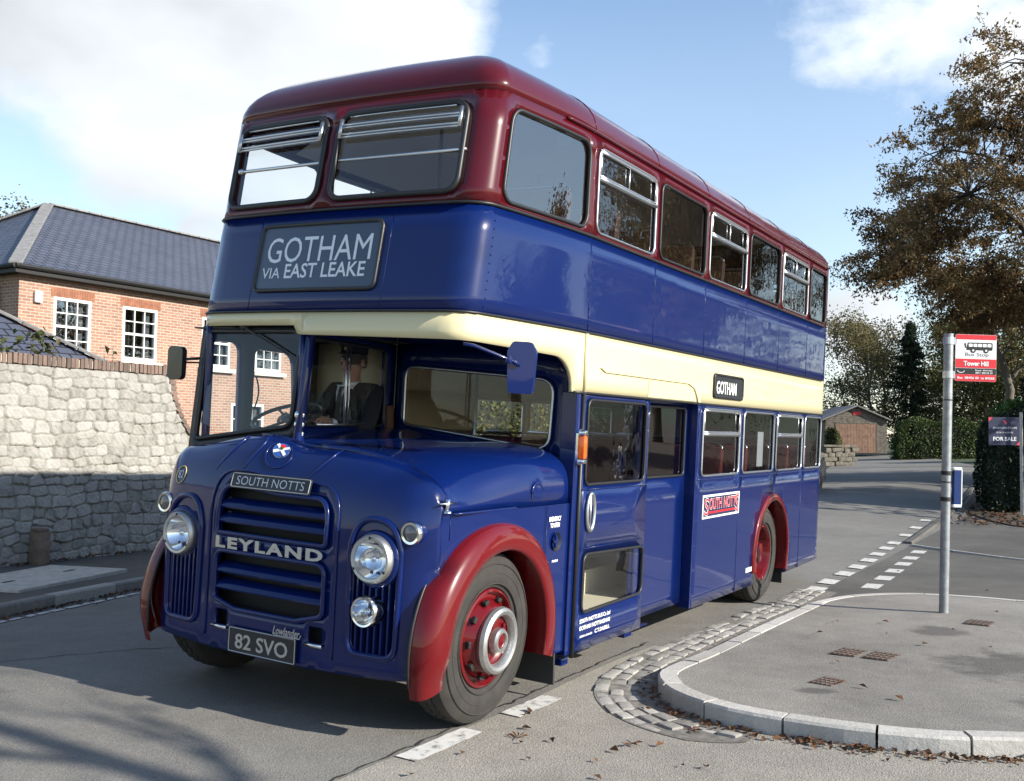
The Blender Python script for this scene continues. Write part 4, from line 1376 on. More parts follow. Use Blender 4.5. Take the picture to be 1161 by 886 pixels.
def sale_sign():
    base = Vector((2.66, 19.55, 0.25))
    root = empty('sale_board', base); tag(root, 'navy for sale board on a pale wooden post before the dark hedge', 'sale sign')
    p = MB(); p.box((0.02, 0.03, 1.05), (0.06, 0.045, 2.2), None, 0.004); p.build('post', M['concrete'], root)
    r = Vector((RT.x, RT.y, 0)).normalized(); up = Vector((0, 0, 1)); n = r.cross(up)
    c = Vector((-0.30, -0.02, 1.74)) 
    pm = lambda u, v, d=0.0: c + r * u + up * v + n * d
    m = MB(); m.prism(rrect(-0.345, 0.345, -0.30, 0.30, 0.01, 2), lambda u, v, w: pm(u, v, w), 0.012); b = m.build('board', M['signnavy'], root)
    lettering('lettering', 'JACKSON-STOPS', 0.52, 0.055, lambda u, v, d: pm(u, v + 0.065, 0.0135), M['signwhite'], b, 0.01)
    lettering('lettering', 'ESTATE AGENTS', 0.36, 0.030, lambda u, v, d: pm(u, v - 0.03, 0.0135), M['signwhite'], b)
    lettering('lettering', 'FOR SALE', 0.50, 0.085, lambda u, v, d: pm(u, v - 0.165, 0.0135), M['signwhite'], b, 0.02)
    m = MB(); m.prism([(-0.345, 0.30), (-0.345, 0.20), (-0.25, 0.30)], lambda u, v, w: pm(u, v, 0.0125 + w), 0.001); m.prism([(0.345, -0.30), (0.345, -0.19), (0.24, -0.30)], lambda u, v, w: pm(u, v, 0.0125 + w), 0.001)
    m.prism(rpoly([(-0.05, 0.23), (0.0, 0.24), (0.05, 0.19), (0.03, 0.13), (0.0, 0.18)], 0.012, 3), lambda u, v, w: pm(u, v, 0.0125 + w), 0.001)
    m.build('coral_emblem', M['pink'], b)


sale_sign()


def garage():
    D = 72.0
    # placed on the far bend, its door facing back down the road
    c = Vector((-11.40, 69.3, 0)); z0 = 0.84
    face = Vector((0.508, -0.861, 0)); right = Vector((0.861, 0.508, 0)); up = Vector((0, 0, 1))
    root = empty('timber_garage', (c.x, c.y, z0)); tag(root, 'weathered timber garage with brown boarded double door at the road bend', 'garage')
    pm = lambda u, v, w=0.0: right * u + up * v + face * w
    hw = 2.15; eh = 2.35; ah = 3.25
    b = MB(); b.prism([(-hw, 0), (hw, 0), (hw, eh), (0, ah), (-hw, eh)], lambda u, v, w: pm(u, v, w - 5.0), 5.0); b.build('wall', M['boards'], root)
    s = MB(); z = 0.06
    Rm = Matrix((right, face, up)).transposed()
    while z < ah - 0.1:
        w = hw if z < eh else hw * (ah - z) / (ah - eh)
        if z < 2.12:
            for sg in (-1, 1): s.box(pm(sg * (w + 1.42) / 2, z, 0.014), (w - 1.42, 0.022, 0.14), Rm @ Matrix.Rotation(0.08, 3, 'X'))
        else: s.box(pm(0, z, 0.014), (2 * w - 0.05, 0.022, 0.14), Rm @ Matrix.Rotation(0.08, 3, 'X'))
        z += 0.15
    s.build('cladding_boards', M['boards'], root)
    d = MB()
    for k in range(14): d.box(pm(-1.30 + 0.2 * k, 1.03, 0.02), (0.192, 0.04, 2.04), Rm, 0.006)
    dr = d.build('door', M['doorwood'], root)
    f = MB(); f.box(pm(0, 2.10, 0.03), (2.9, 0.06, 0.10), Rm); f.box(pm(-1.43, 1.05, 0.03), (0.07, 0.06, 2.0), Rm); f.box(pm(1.43, 1.05, 0.03), (0.07, 0.06, 2.0), Rm); f.build('frame', M['boards'], dr)
    r = MB()
    for sg in (-1, 1):
        a = math.atan2(ah - eh, hw)
        ln = math.hypot(hw + 0.3, (ah - eh) * (hw + 0.3) / hw)
        Rr = Matrix((right * math.cos(a) + up * (-sg) * math.sin(a), face, up * math.cos(a) + right * sg * math.sin(a))).transposed()
        r.box(pm(sg * (hw + 0.3) / 2, ah - (ah - eh) * (hw + 0.3) / hw / 2 + 0.06, -2.4), (ln, 5.5, 0.09), Rr)
    r.build('roof', M['shed_roof'], root)
    g = MB(); g.box(pm(0.05, 2.78, 0.05), (0.55, 0.03, 0.22), Rm); g.build('sign_plate', M['signred'], root)


garage()

lw = MB()
for k in range(5):
    for j in range(4):
        x = k * 0.42 + (0.2 if j % 2 else 0)
        lw.box((x + random.uniform(-.05, .05), random.uniform(-.05, .05), 0.12 + j * 0.24 + random.uniform(-.03, .03)), (random.uniform(.34, .52), 0.4, random.uniform(.2, .27)), Matrix.Rotation(random.uniform(-.08, .08), 3, 'Z') @ Matrix.Rotation(random.uniform(-.06, .06), 3, 'Y'), 0.06)
    lw.box((k * 0.42 + .1, 0, 1.06), (0.42, 0.44, 0.12), None, 0.03)
low = lw.build('low_wall', plain('old garden wall stone', (0.115, 0.105, 0.085), 0.95, noise=0.45, nscale=6, bump=0.8), None, True, 0.5)
low.location = (-8.9, 49.8, road_z(-9, 51)); low.rotation_euler = (0, 0, 0.9)
tag(low, 'low grey stone garden wall at the roadside in front of the timber garage', 'wall')


def far_car():
    root = empty('parked_car', (-4.38, 24.0, road_z(-4.4, 24.0))); tag(root, 'dark car on the road just beyond the rear of the bus', 'car')
    body = [(0, 0.30), (0.05, 0.62), (0.15, 0.80), (1.0, 0.93), (1.55, 1.38), (2.0, 1.46), (3.2, 1.44), (3.9, 1.0), (4.2, 0.92), (4.25, 0.35), (4.1, 0.25), (0.1, 0.25)]
    m = MB()
    prof = rpoly(body, 0.06, 3)

    def cm(y, z, x):
        t = 1 - 0.16 * max(0, (z - 0.9) / 0.5)
        return Vector(((x - 0.85) * t, y, z))
    m.prism(prof, lambda y, z, w: cm(y, z, w), 1.7); m.build('body', M['carpaint'], root)
    g = MB()
    g.prism(rpoly([(1.12, 0.97), (1.6, 1.34), (2.9, 1.36), (3.55, 1.02)], 0.04, 3), lambda y, z, w: cm(y, z, w), 1.704)
    g.add([(-.70, 1.04, 0.98), (.70, 1.04, .98), (.62, 1.52, 1.37), (-.62, 1.52, 1.37)], [[0, 1, 2, 3]]); g.build('windows', M['gloss_black'], root)
    for y in (0.8, 3.4):
        for x in (-0.78, 0.78):
            w = MB(); w.lathe([(0.0, .1), (0.2, 0.1), (0.29, 0.09), (0.31, 0.05), (0.31, -0.05), (0.29, -0.09), (0, -0.09)], (x, y, 0.31), (1 if x > 0 else -1, 0, 0), 20)
            w.build('wheel', M['tyre'], root, True)
    for x in (-0.6, 0.6):
        h = MB(); h.lathe([(0, 0.02), (0.08, 0.015), (0.10, 0)], (x, 0.07, 0.68), (0, -1, 0.2), 16); h.build('headlight', M['reflector'], root)
    mm = MB(); mm.box((0.92, 1.3, 0.98), (0.14, 0.1, 0.12), None, 0.03); mm.build('door_mirror', M['carpaint'], root)


far_car()

# --- trees and hedges
def broad_crown(R, zc, up, low, trunk_r, nlimb, ntwig, rs):
    """a broad old tree: limbs fork out of a short bole to fill a dome, each ending in a fan of drooping twigs"""
    r = np.random.default_rng(rs)
    strokes = [([Vector((0, 0, 0)), Vector((0.05, 0, 1.5)), Vector((-0.05, 0.05, 3.2)), Vector((0.1, 0, 5.5)), Vector((0, 0.1, 8.5)), Vector((0.1, 0, zc + up * 0.8))], [trunk_r * q for q in (1.15, 1, 0.9, 0.62, 0.35, 0.06)], 0)]
    tips = []
    main = []
    for k in range(17):       # boughs
        az = k * 2.4 + r.uniform(-.3, .3); f = 0.15 + 0.8 * k / 17
        z0 = 2.6 + f * (zc + up * 0.45 - 2.6)
        el = r.uniform(-0.05, 0.25) + f * 0.9
        L = R * (0.80 - 0.25 * f)
        p0 = Vector((0, 0, z0)); d = Vector((math.cos(az) * math.cos(el), math.sin(az) * math.cos(el), math.sin(el)))
        pts = [p0 + d * (L * t) + Vector((r.normal(0, .12), r.normal(0, .12), 0.9 * math.sin(t * PI) * (1 - f) + r.normal(0, .08))) * (t > 0) for t in np.linspace(0, 1, 7)]
        rad = [trunk_r * (0.28 - 0.12 * f) * (1 - 0.85 * t) + 0.012 for t in np.linspace(0, 1, 7)]
        strokes.append((pts, rad, 1)); main += pts[1:]
    MA = np.array([tuple(q) for q in main] + [(0, 0, z) for z in np.linspace(6, zc + up * 0.8, 8)])
    for k in range(nlimb):
        while True:
            v = r.normal(size=3); v /= np.linalg.norm(v); rr = r.uniform(0.30, 1.0) ** 0.5
            e = np.array([v[0] * R * rr, v[1] * R * rr, zc + v[2] * rr * (up if v[2] > 0 else low)])
            lump = 0.86 + 0.16 * math.sin(e[0] * 1.3 + e[2] * 0.9) * math.cos(e[1] * 1.1 + e[2] * 0.7)
            if rr < lump: break
        j = ((MA - e) ** 2).sum(1) + 0.6 * np.maximum(0, MA[:, 2] - e[2]) ** 2
        s0 = Vector(MA[int(j.argmin())]); E_ = Vector(e); mid = s0.lerp(E_, 0.5) + Vector((r.normal(0, .15), r.normal(0, .15), 0.12 * (E_ - s0).length))
        strokes.append(([s0, s0.lerp(mid, 0.6), mid, E_], [0.034, 0.026, 0.020, 0.010], 2))
        out = Vector((e[0], e[1], (e[2] - zc) * 0.5)).normalized() if abs(e[0]) + abs(e[1]) > 0.1 else Vector((0, 0, 1))
        for q in range(ntwig):
            d = (out * 0.75 + Vector((r.normal(0, .55), r.normal(0, .55), r.normal(0, .30)))).normalized()
            L = r.uniform(0.45, 1.25); b0 = mid.lerp(E_, r.uniform(0.3, 1.0))
            pts = [b0, b0 + d * L * 0.5, b0 + d * L + Vector((0, 0, -0.22 * L))]
            strokes.append((pts, [0.010, 0.007, 0.004], 3))
            for t in (0.25, 0.5, 0.7, 0.85, 1.0, 1.08): tips.append(b0 + d * L * t + Vector((0, 0, -0.22 * L * t * t)))
    return strokes, tips


st, tp = broad_crown(7.3, 8.7, 7.7, 3.2, 0.44, 470, 11, 4)
tree('horse_chestnut_tree', (2.75, 35.2, 0.25), 'large horse chestnut with brown autumn leaves standing over the right roadside', 'tree', st, tp, M['chestnut'], M['bark'], 125000, 0.135, 0.085, None, 0.0, 0.8, 2.1)

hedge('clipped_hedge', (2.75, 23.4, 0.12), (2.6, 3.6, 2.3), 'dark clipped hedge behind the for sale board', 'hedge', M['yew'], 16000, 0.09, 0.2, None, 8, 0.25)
hedge('laurel_bush', (2.5, 24.6, 1.75), (1.9, 2.2, 0.95), 'bright green laurel top growing out above the dark clipped hedge', 'bush', M['laurel'], 2200, 0.16, 0.2, None, 9, 0.6, False)
hedge('evergreen_bush', (4.4, 36.0, 0.2), (5.5, 5.5, 5.2), 'big dark evergreen bush under the brown chestnut crown', 'bush', M['yew'], 26000, 0.15, 0.3, None, 12, 0.5)
hedge('roadside_hedge', (-4.55, 62.0, 0.60), (6.2, 1.8, 2.3), 'long green hedge along the far side of the road bend', 'hedge', M['hedge'], 20000, 0.13, 0.53, None, 13, 0.15)
hedge('roadside_hedge', (0.8, 55.0, 0.4), (5.0, 2.0, 2.7), 'olive hedge at the far bend beside the pale tree trunk', 'hedge', M['olive'], 14000, 0.13, 0.5, None, 14, 0.25)
hedge('garden_hedge', (-9.4, 18.0, 0.05), (2.2, 13.0, 3.1), 'tall mixed garden hedge on the left verge seen through the saloon windows', 'hedge', M['yellow'], 26000, 0.13, 0.04, None, 15, 0.3)
hedge('garden_hedge', (-10.0, 32.0, 0.15), (2.4, 13.0, 3.4), 'second stretch of garden hedge further along the left verge', 'hedge', M['hedge'], 26000, 0.13, 0.02, None, 16, 0.3)
hedge('yellow_bush', (-10.2, 57.5, 0.6), (0.9, 0.9, 1.9), 'yellow bush at the roadside between the bus and the timber garage', 'bush', M['yellow'], 2600, 0.12, 0, None, 17, 0.5)

# conifer behind the far hedge
def conifer(loc, h, rad, label, rs):
    root = empty('conifer_tree', loc); tag(root, label, 'tree')
    r = np.random.default_rng(rs)
    tr = MB(); tr.tube([(0, 0, 0), (0.1, 0, h * 0.5), (0, 0, h)], [0.24, 0.14, 0.02], 8); tr.build('trunk', M['bark'], root, True)
    P = []; lb = MB()
    for k in range(150):
        z = h * (0.10 + 0.88 * k / 150); L = rad * (1 - (z / h) ** 1.15) * r.uniform(0.6, 1.15) + 0.12; a = r.uniform(0, 2 * PI)
        e = np.array([math.cos(a) * L, math.sin(a) * L, z + L * r.uniform(-0.15, 0.25)])
        lb.tube([(0, 0, z), tuple(e * np.array([.5, .5, 1]) * 1.0), tuple(e)], [0.03, 0.02, 0.006], 3)
        t = r.uniform(0.15, 1.05, 150)[:, None]
        P.append(np.array([0, 0, z]) * (1 - t) + e * t + r.normal(0, 0.11, (150, 3)) * (1.2 - .5 * t) + np.array([0, 0, -0.12]) * t)
    lb.build('limbs', M['bark'], root)
    leaf_cloud('crown', np.concatenate(P), 0.20, M['conifer'], root, 3.0, 0.2, 0.6, rs)


conifer((-9.3, 78.5, 0.8), 10.2, 3.0, 'dark pointed conifer standing behind the far hedge beside the timber garage', 31)

specs = [(-15.5, 77.0, 7.5, 'olive', 'pale leafless tree behind the timber garage, next to the bus', 5, 2600, 'palebark'),
         (-12.5, 80.0, 8.6, 'olive', 'thin olive tree behind the timber garage roof', 6, 9000, 'palebark'),
         (-3.6, 76.0, 9.0, 'yellow', 'yellow green tree standing to the right of the conifer', 7, 15000, 'bark'),
         (-6.6, 76.5, 8.0, 'olive', 'brown twiggy tree between the timber garage and the conifer', 8, 12000, 'bark'),
         (1.2, 76.0, 11.0, 'chestnut', 'brown leaved tree behind the far bend to the left of the bus stop pole', 9, 14000, 'bark'),
         (-19.5, 74.0, 7.0, 'olive', 'olive tree far behind the rear corner of the bus', 10, 9000, 'bark'),
         (-7.4, 84.0, 9.6, 'olive', 'pale olive tree just behind the conifer', 21, 13000, 'palebark'),
         (-13.0, 86.0, 9.8, 'olive', 'tall thin olive tree between the garage and the conifer', 22, 12000, 'palebark'),
         (8.0, 78.0, 12.0, 'chestnut', 'tall brown tree far beyond the clipped hedge', 12, 13000, 'bark')]
for x, y, h, mat, lab, rs, nl, bk in specs:
    st, tp = grow(h, 0.16, 1.0, rs, 3, 0.12, 0.3, (15, 7, 6), (0.48, 0.5, 0.45), 0.2)
    tree('roadside_tree', (x, y, 0.8), lab, 'tree', st, tp, M[mat], M[bk], nl, 0.19, 0.30, 'trees beyond the road bend', 0.0, 0.2, 1.6, None, rs)
st, tp = grow(7.5, 0.30, 0.8, 15, 3, 0.5, 0.3, (6, 5, 5), (0.5, 0.5, 0.45), 0.12, (0.10, 0))
tree('leaning_tree', (-0.2, 47.5, 0.4), 'pale leaning tree trunk between the far hedge and the dark evergreen bush', 'tree', st, tp, M['olive'], M['palebark'], 6000, 0.18, 0.3, None, 0, 0.3)
# tree tops over the house at the far left
for x, y, h, nl, rs, lab in ((-50.3, 34.0, 12.5, 4200, 41, 'half bare tree top rising behind the house roof, nearer its ridge end'), (-52.8, 32.6, 12.1, 6500, 42, 'leafier tree top behind the house roof at the left edge')):
    st, tp = grow(h, 0.2, 0.9, rs, 3, 0.3, 0.35, (11, 7, 5), (0.42, 0.5, 0.45), 0.2)
    tree('garden_tree', (x, y, 0), lab, 'tree', st, tp, M['olive'], M['palebark'], nl, 0.2, 0.3, 'trees behind the house', 0.0, 0, 1.6, None, rs)
# trees across the side road, to the right of the photographer: they throw the dappled shade and stand in the glass
st, tp = grow(9.6, 0.20, 0.8, 52, 3, 0.45, 0.4, (9, 5, 4), (0.17, 0.6, 0.5), 0.2)
tree('verge_tree', (14.2, -0.95, 0), 'half bare tree on the verge right of the side road', 'tree', st, tp, M['olive'], M['bark'], 120, 0.14, 0.16, None, 0.0, 0.2)
for x, y, h, rs, lab in ((12.5, 27.5, 9.5, 53, 'brown autumn tree beyond the drive, nearest the footway'), (15.0, 36.5, 11.0, 54, 'tall brown autumn tree further along the drive'), (20.0, 23.0, 8.0, 55, 'smaller brown tree at the end of the drive')):
    st, tp = grow(h, 0.25, 1.0, rs, 3, 0.2, 0.25, (13, 7, 6), (0.5, 0.5, 0.45), 0.18)
    tree('drive_tree', (x, y, 0.1), lab, 'tree', st, tp, M['chestnut'], M['bark'], 14000, 0.24, 0.34, 'brown trees along the drive', 0.0, 0.4)

# leaf litter
def litter(name, pts, size, mat, seed, dz=0.012):
    o = leaf_cloud(name, np.array(pts), size, mat, None, 1.5, 1.6, 0, seed)
    return tag(o, kind='stuff', label=None)


P = []
for k in range(900):
    i = random.randrange(len(KL)); p = KL[i]
    if p.y > 2.3 or p.x > 4.6: continue
    t = Vector((random.gauss(0, .08), -abs(random.gauss(0.0, 0.07))))
    dens_ = 1 if p.x > 2.7 else 0.35
    if random.random() > dens_: continue
    x, y = p.x + t.x, p.y + t.y - 0.01
    P.append((x, y, road_z(x, y) + 0.010 + random.random() * 0.014))
tag(litter('leaf_litter', P, 0.042, M['litter'], 61), 'drift of brown fallen leaves along the foot of the kerb corner', 'fallen leaves')
P = []
for k in range(2600):
    x = random.uniform(1.3, 8); y = random.uniform(17.5, 31)
    P.append((x, y, road_z(x, y) + 0.05 + 0.06 * sstep(1.6, 3, x) * 0.3))
tag(litter('leaf_litter', P, 0.10, M['litter'], 62), 'fallen orange leaves scattered over the far right verge', 'fallen leaves')
P = []
for k in range(700):
    y = random.uniform(-3, 6); x = left_edge(y) + abs(random.gauss(0, 0.10)) + 0.01
    P.append((x, y, road_z(x, y) + 0.014))
for k in range(260):
    y = random.uniform(-1, 6); x = -7.02 - 0.065 * (y - 1.55) + 0.06 + abs(random.gauss(0, 0.10)); P.append((x, y, lf_z(x, y) + 0.02))
tag(litter('leaf_litter', P, 0.045, M['litter'], 63), 'thin line of dead leaves in the left gutter and under the stone wall', 'fallen leaves')
P = []
for k in range(22):
    x = random.uniform(1.0, 5.0); y = random.uniform(-0.9, 0.9)
    if random.random() < 0.7: x = random.uniform(1.2, 2.6)
    P.append((x, y, road_z(x, y) + 0.018))
for k in range(40):
    x = random.uniform(1.9, 7); y = random.uniform(2.0, 12); P.append((x, y, foot_z(x, y) + 0.018))
tag(litter('leaf_litter', P, 0.055, M['litter'], 64), 'single fallen leaves scattered over the side road and the footway', 'fallen leaves')
for (x, y, rz, lab) in ((2.25, 0.98, 0.3, 'large curled orange leaf lying by the setts below the kerb corner'), (2.02, 1.22, 1.2, 'orange leaf on the setts left of the larger curled one'), (1.45, 0.28, 2.0, 'brown leaf on the road beside the white dash'), (2.05, 0.55, -0.6, 'flat pale orange leaf alone on the road before the kerb corner')):
    m = MB()
    for k in range(5):
        a = -1.1 + k * 0.55
        m.add([(0, 0, 0), (0.07 * math.cos(a - .14), 0.07 * math.sin(a - .14), 0.018), (0.105 * math.cos(a), 0.105 * math.sin(a), 0.008 + 0.012 * (k % 2)), (0.07 * math.cos(a + .14), 0.07 * math.sin(a + .14), 0.016)], [[0, 1, 2], [0, 2, 3]])
    m.tube([(-0.06, 0, 0.006), (0, 0, 0.004)], 0.003, 4)
    o = m.build('fallen_leaf', M['litter']); o.scale = (0.72, 0.72, 0.9); o.location = (x, y, road_z(x, y) + 0.014); o.rotation_euler = (0, 0, rz)
    tag(o, lab, 'leaf', 'big fallen chestnut leaves')
# soil verge on the right far side
tag(panel('verge', [(2.6, 18.2), (3.4, 17.3), (5, 17.6), (9, 16.5), (30, 16), (30, 60), (1.5, 60), (-0.7, 46), (0.45, 33), (1.12, 23), (1.5, 21.0), (2.1, 19.2)], [], lambda x, y: Vector((x, y, road_z(x, y) + 0.035)), M['soil'], None, (1.5, 1.5)), kind='structure')


# ================================================================== THE BUS
W = 1.22
YB, BAY, YR = 1.389, 1.1485, 8.23
AX, AXR = 0.394, 6.034
Z0, Z2, Z1, Z3, ZG = 0.27, 2.075, 2.495, 3.165, 3.885
PHI = 0.045                     # the bus leans with the camber
BUS_R = Matrix.Rotation(PHI, 3, 'Y')
PIV = Vector((1.2, 0, 0))
BUS_LOC = PIV + BUS_R @ (Vector((0, 0, 0)) - PIV)
bus = empty('double_decker_bus', BUS_LOC, (0, PHI, 0))
tag(bus, 'blue, cream and maroon vintage half-cab double-decker bus on the road', 'bus')
V_ = Vector


def rake(z): return 0.17 * max(0.0, z - 2.5)


def ring0(s, z):
    a = abs(s); sg = 1 if s >= 0 else -1
    if a < 0.96: x = a; y = -0.05 + 0.05 * (a / 0.96) ** 2
    elif a < 1.2:
        t = (a - 0.96) / 0.24 * PI / 2; x = 0.96 + 0.166 * math.sin(t); y = 0.02 * math.sin(t) + 0.16 * (1 - math.cos(t))
    elif a < 9.02:
        y = 0.18 + a - 1.2; x = W - 0.117 * max(0, 1 - y / YB) ** 1.5
    elif a < 9.38:
        t = (a - 9.02) / 0.36 * PI / 2; x = W - 0.23 * (1 - math.cos(t)); y = 8.0 + 0.23 * math.sin(t)
    else: x = W - 0.23 - (a - 9.38); y = YR
    y += rake(z) * max(0.0, 1 - y / YB)
    return V_((sg * x, y, z))


def ring(s, z, off=0.0):
    p = ring0(s, z)
    if off:
        t = ring0(s + 0.02, z) - ring0(s - 0.02, z)
        n = V_((t.y, -t.x, 0)).normalized(); p = p + n * off
    return p


SE = 10.37
RMAP = lambda s, z: ring(s, z)
def S(y): return y + 1.02


# ---- upper deck window openings (s0, s1, z0, z1, radius)
up_wins = []
for a, b in ((-0.985, -0.155), (-0.045, 0.925)): up_wins.append((a, b, 3.235, 3.81, 0.09, 'front'))
side = [(0.22, 1.29, 'first')] + [(YB + k * BAY + 0.055, YB + (k + 1) * BAY - 0.055, 'vent' if k % 2 == 0 else 'plain') for k in range(5)] + [(YB + 5 * BAY + 0.055, 7.93, 'plain')]
for a, b, k in side:
    up_wins.append((S(a), S(b), 3.205, 3.80, 0.10 if k == 'first' else 0.075, k))
    up_wins.append((-S(b), -S(a), 3.205, 3.80, 0.10 if k == 'first' else 0.075, k + '_off'))
up_wins.append((9.76, 10.32, 3.22, 3.76, 0.1, 'rear')); up_wins.append((-10.32, -9.76, 3.22, 3.76, 0.1, 'rear'))


def split_ring(name, z0, z1, holes, mat, inner, res, zlow=None):
    """a body band all round the bus, closed at the tail"""
    for lo, hi in ((-SE, SE),):
        hs = [h for h in holes if lo < h[0][0] * 0 + sum(p[0] for p in h) / len(h) < hi]
        panel(name, [(lo, z0), (hi, z0), (hi, z1), (lo, z1)], hs, RMAP, mat, bus, res, 0.03, False, inner)


holes = [rrect(*w[:4], w[4]) for w in up_wins]
split_ring('upper_window_panel', Z3, ZG, holes, M['maroon'], M['maroon'], (0.07, 0.2))
split_ring('waist_panel', Z1, Z3, [], M['blue'], M['lining'], (0.07, 0.2))

# cream band: deep over the nearside of the bonnet opening, shallow round the front
near_low = [(-0.10, 2.345), (1.0, 2.328), (S(0.95), 2.305)]
arc = []
for k in range(9):
    t = k / 8 * PI / 2; arc.append((S(0.97) + 0.245 * math.sin(t), 2.305 - 0.215 + 0.215 * math.cos(t) - 0.0))
panel('cream_band', near_low + arc + [(S(1.215), Z2), (SE, Z2), (SE, Z1), (-0.10, Z1)], [], RMAP, M['cream'], bus, (0.07, 0.2), 0.03, False, M['lining'])
panel('cream_band', [(-SE, Z2), (-S(1.30), Z2), (-S(1.30), 2.405), (-0.165, 2.405), (-0.13, 2.35), (-0.10, 2.345), (-0.10, Z1), (-SE, Z1)], [], RMAP, M['cream'], bus, (0.07, 0.2), 0.03, False, M['lining'])

# ---- roof dome
def roof_pt(s, t):
    p = ring0(s, ZG)
    q = V_((0, min(max(p.y, 1.35), 7.0), ZG))
    e = 2.2; H = 0.465
    a = t * PI / 2
    k = math.cos(a) ** (2 / e); h = H * math.sin(a) ** (2 / e)
    r = q + (p - q) * k; r.z = ZG + h
    return r


nS = 240; nT = 14
ss = np.linspace(-SE, SE, nS)
# more samples round the corners
ss = np.unique(np.concatenate([ss, np.linspace(0.85, 1.6, 24), -np.linspace(0.85, 1.6, 24), np.linspace(8.9, 9.5, 14), -np.linspace(8.9, 9.5, 14)]))
vs = []; fs = []
ts = [i / nT for i in range(nT)] + [0.985]
for t in ts:
    for s in ss: vs.append(roof_pt(float(s), t))
n = len(ss)
for j in range(len(ts) - 1):
    for i in range(n - 1): fs.append([j * n + i, j * n + i + 1, (j + 1) * n + i + 1, (j + 1) * n + i])
top = len(vs)
for yq in np.linspace(7.0, 1.35, 30): vs.append(V_((0, yq, ZG + 0.466)))
# close the flat middle with a strip fan on each side
jl = (len(ts) - 1) * n
def near_top(y): return top + int(round((7.0 - min(max(y, 1.35), 7.0)) / 5.65 * 29))
for i in range(n - 1):
    a, b = vs[jl + i], vs[jl + i + 1]
    ta, tb = near_top(a.y), near_top(b.y)
    fs.append([jl + i, jl + i + 1, tb] if ta == tb else [jl + i, jl + i + 1, tb, ta])
roof = link_mesh('roof', vs, fs, M['maroon'], bus, True)
md = roof.modifiers.new('thickness', 'SOLIDIFY'); md.thickness = 0.02; md.offset = -1
# gutter beading, roof seams
b = MB()
b.tube([ring(s, ZG + 0.005, 0.006) for s in np.linspace(S(0.9), S(7.95), 60)], 0.012, 6); b.tube([ring(-s, ZG + 0.005, 0.006) for s in np.linspace(S(0.9), S(7.95), 60)], 0.012, 6)
for k in range(6):
    s = S(YB + k * BAY - 0.01)
    for sg in (1, -1): b.tube([roof_pt(sg * s, t) + V_((0, 0, 0.002)) for t in np.linspace(0.02, 0.97, 16)], 0.0035, 5)
b.build('roof_beading', M['maroon'], roof, True)
b = MB()
for z, r, o in ((Z3, 0.011, 0.004), (Z1, 0.009, 0.003)):
    b.tube([ring(s, z, o) for s in np.concatenate([np.linspace(-8.9, -1.3, 60), np.linspace(-1.2, 1.2, 40), np.linspace(1.3, 8.9, 60)])], r, 6)
b.tube([ring(s, Z2, 0.003) for s in np.linspace(S(1.23), S(7.98), 50)], 0.010, 6)
b.build('black_beading', M['black'], bus, True)
# seams of the blue panels, with rivets, and the bright corner strips
rv = MB()
for k in range(6):
    b = MB()
    s = S(YB + k * BAY)
    b.tube([ring(s, z, 0.0) for z in np.linspace(Z1 + 0.01, Z3 - 0.01, 4)], 0.0035, 4)
    b.build('panel_seam', M['blue'], bus, True)
    for z in np.linspace(Z1 + 0.05, Z3 - 0.05, 11): rv.box(ring(s + 0.012, z, 0.002), (0.006, 0.008, 0.008), None, 0.002)
for s in (-0.60, 0.505):
    b = MB(); b.tube([ring(s, z, 0.0) for z in np.linspace(Z1 + 0.01, Z3 - 0.01, 4)], 0.003, 4); b.build('panel_seam', M['blue'], bus, True)
for sg in (1, -1):
    for z in np.linspace(Z1 + 0.04, Z3 - 0.04, 12): rv.box(ring(sg * 1.20, z, 0.002), (0.007, 0.008, 0.008), None, 0.002)
rv.build('rivets', M['blue'], bus)


def window(outline, fmap3, glassmat, framemat, parent=bus, fr=0.013, vent=None, name='window', recess=-0.012, mirrorx=False, res=0.25):
    """pane + surround (+ sliding ventilator)"""
    pane = panel(name, outline, [], lambda u, v: fmap3(u, v, recess), glassmat, parent, (res, res))
    f = MB(); f.tube(loop3(outline, lambda u, v: fmap3(u, v, 0.003), 0.1), fr, 8, True)
    f.build('frame', framemat, pane, True)
    if vent:
        u0, u1, zv, ztop, mid = vent
        g = MB()
        for z, h in ((zv, 0.017), (ztop, 0.010)):
            g.tube([fmap3(u, z, 0.006) for u in np.linspace(u0, u1, 8)], h, 6)
            g.tube([fmap3(u, z + h * 1.2, 0.004) for u in np.linspace(u0, u1, 8)], h * 0.6, 6)
        if mid:
            g.tube([fmap3((u0 + u1) / 2, z, 0.0) for z in (zv, ztop)], 0.008, 6)
        for u in (u0 + 0.012, u1 - 0.012): g.tube([fmap3(u, z, 0.004) for z in (zv, ztop)], 0.010, 6)
        g.build('ventilator', M['alu'], pane, True)
    return pane


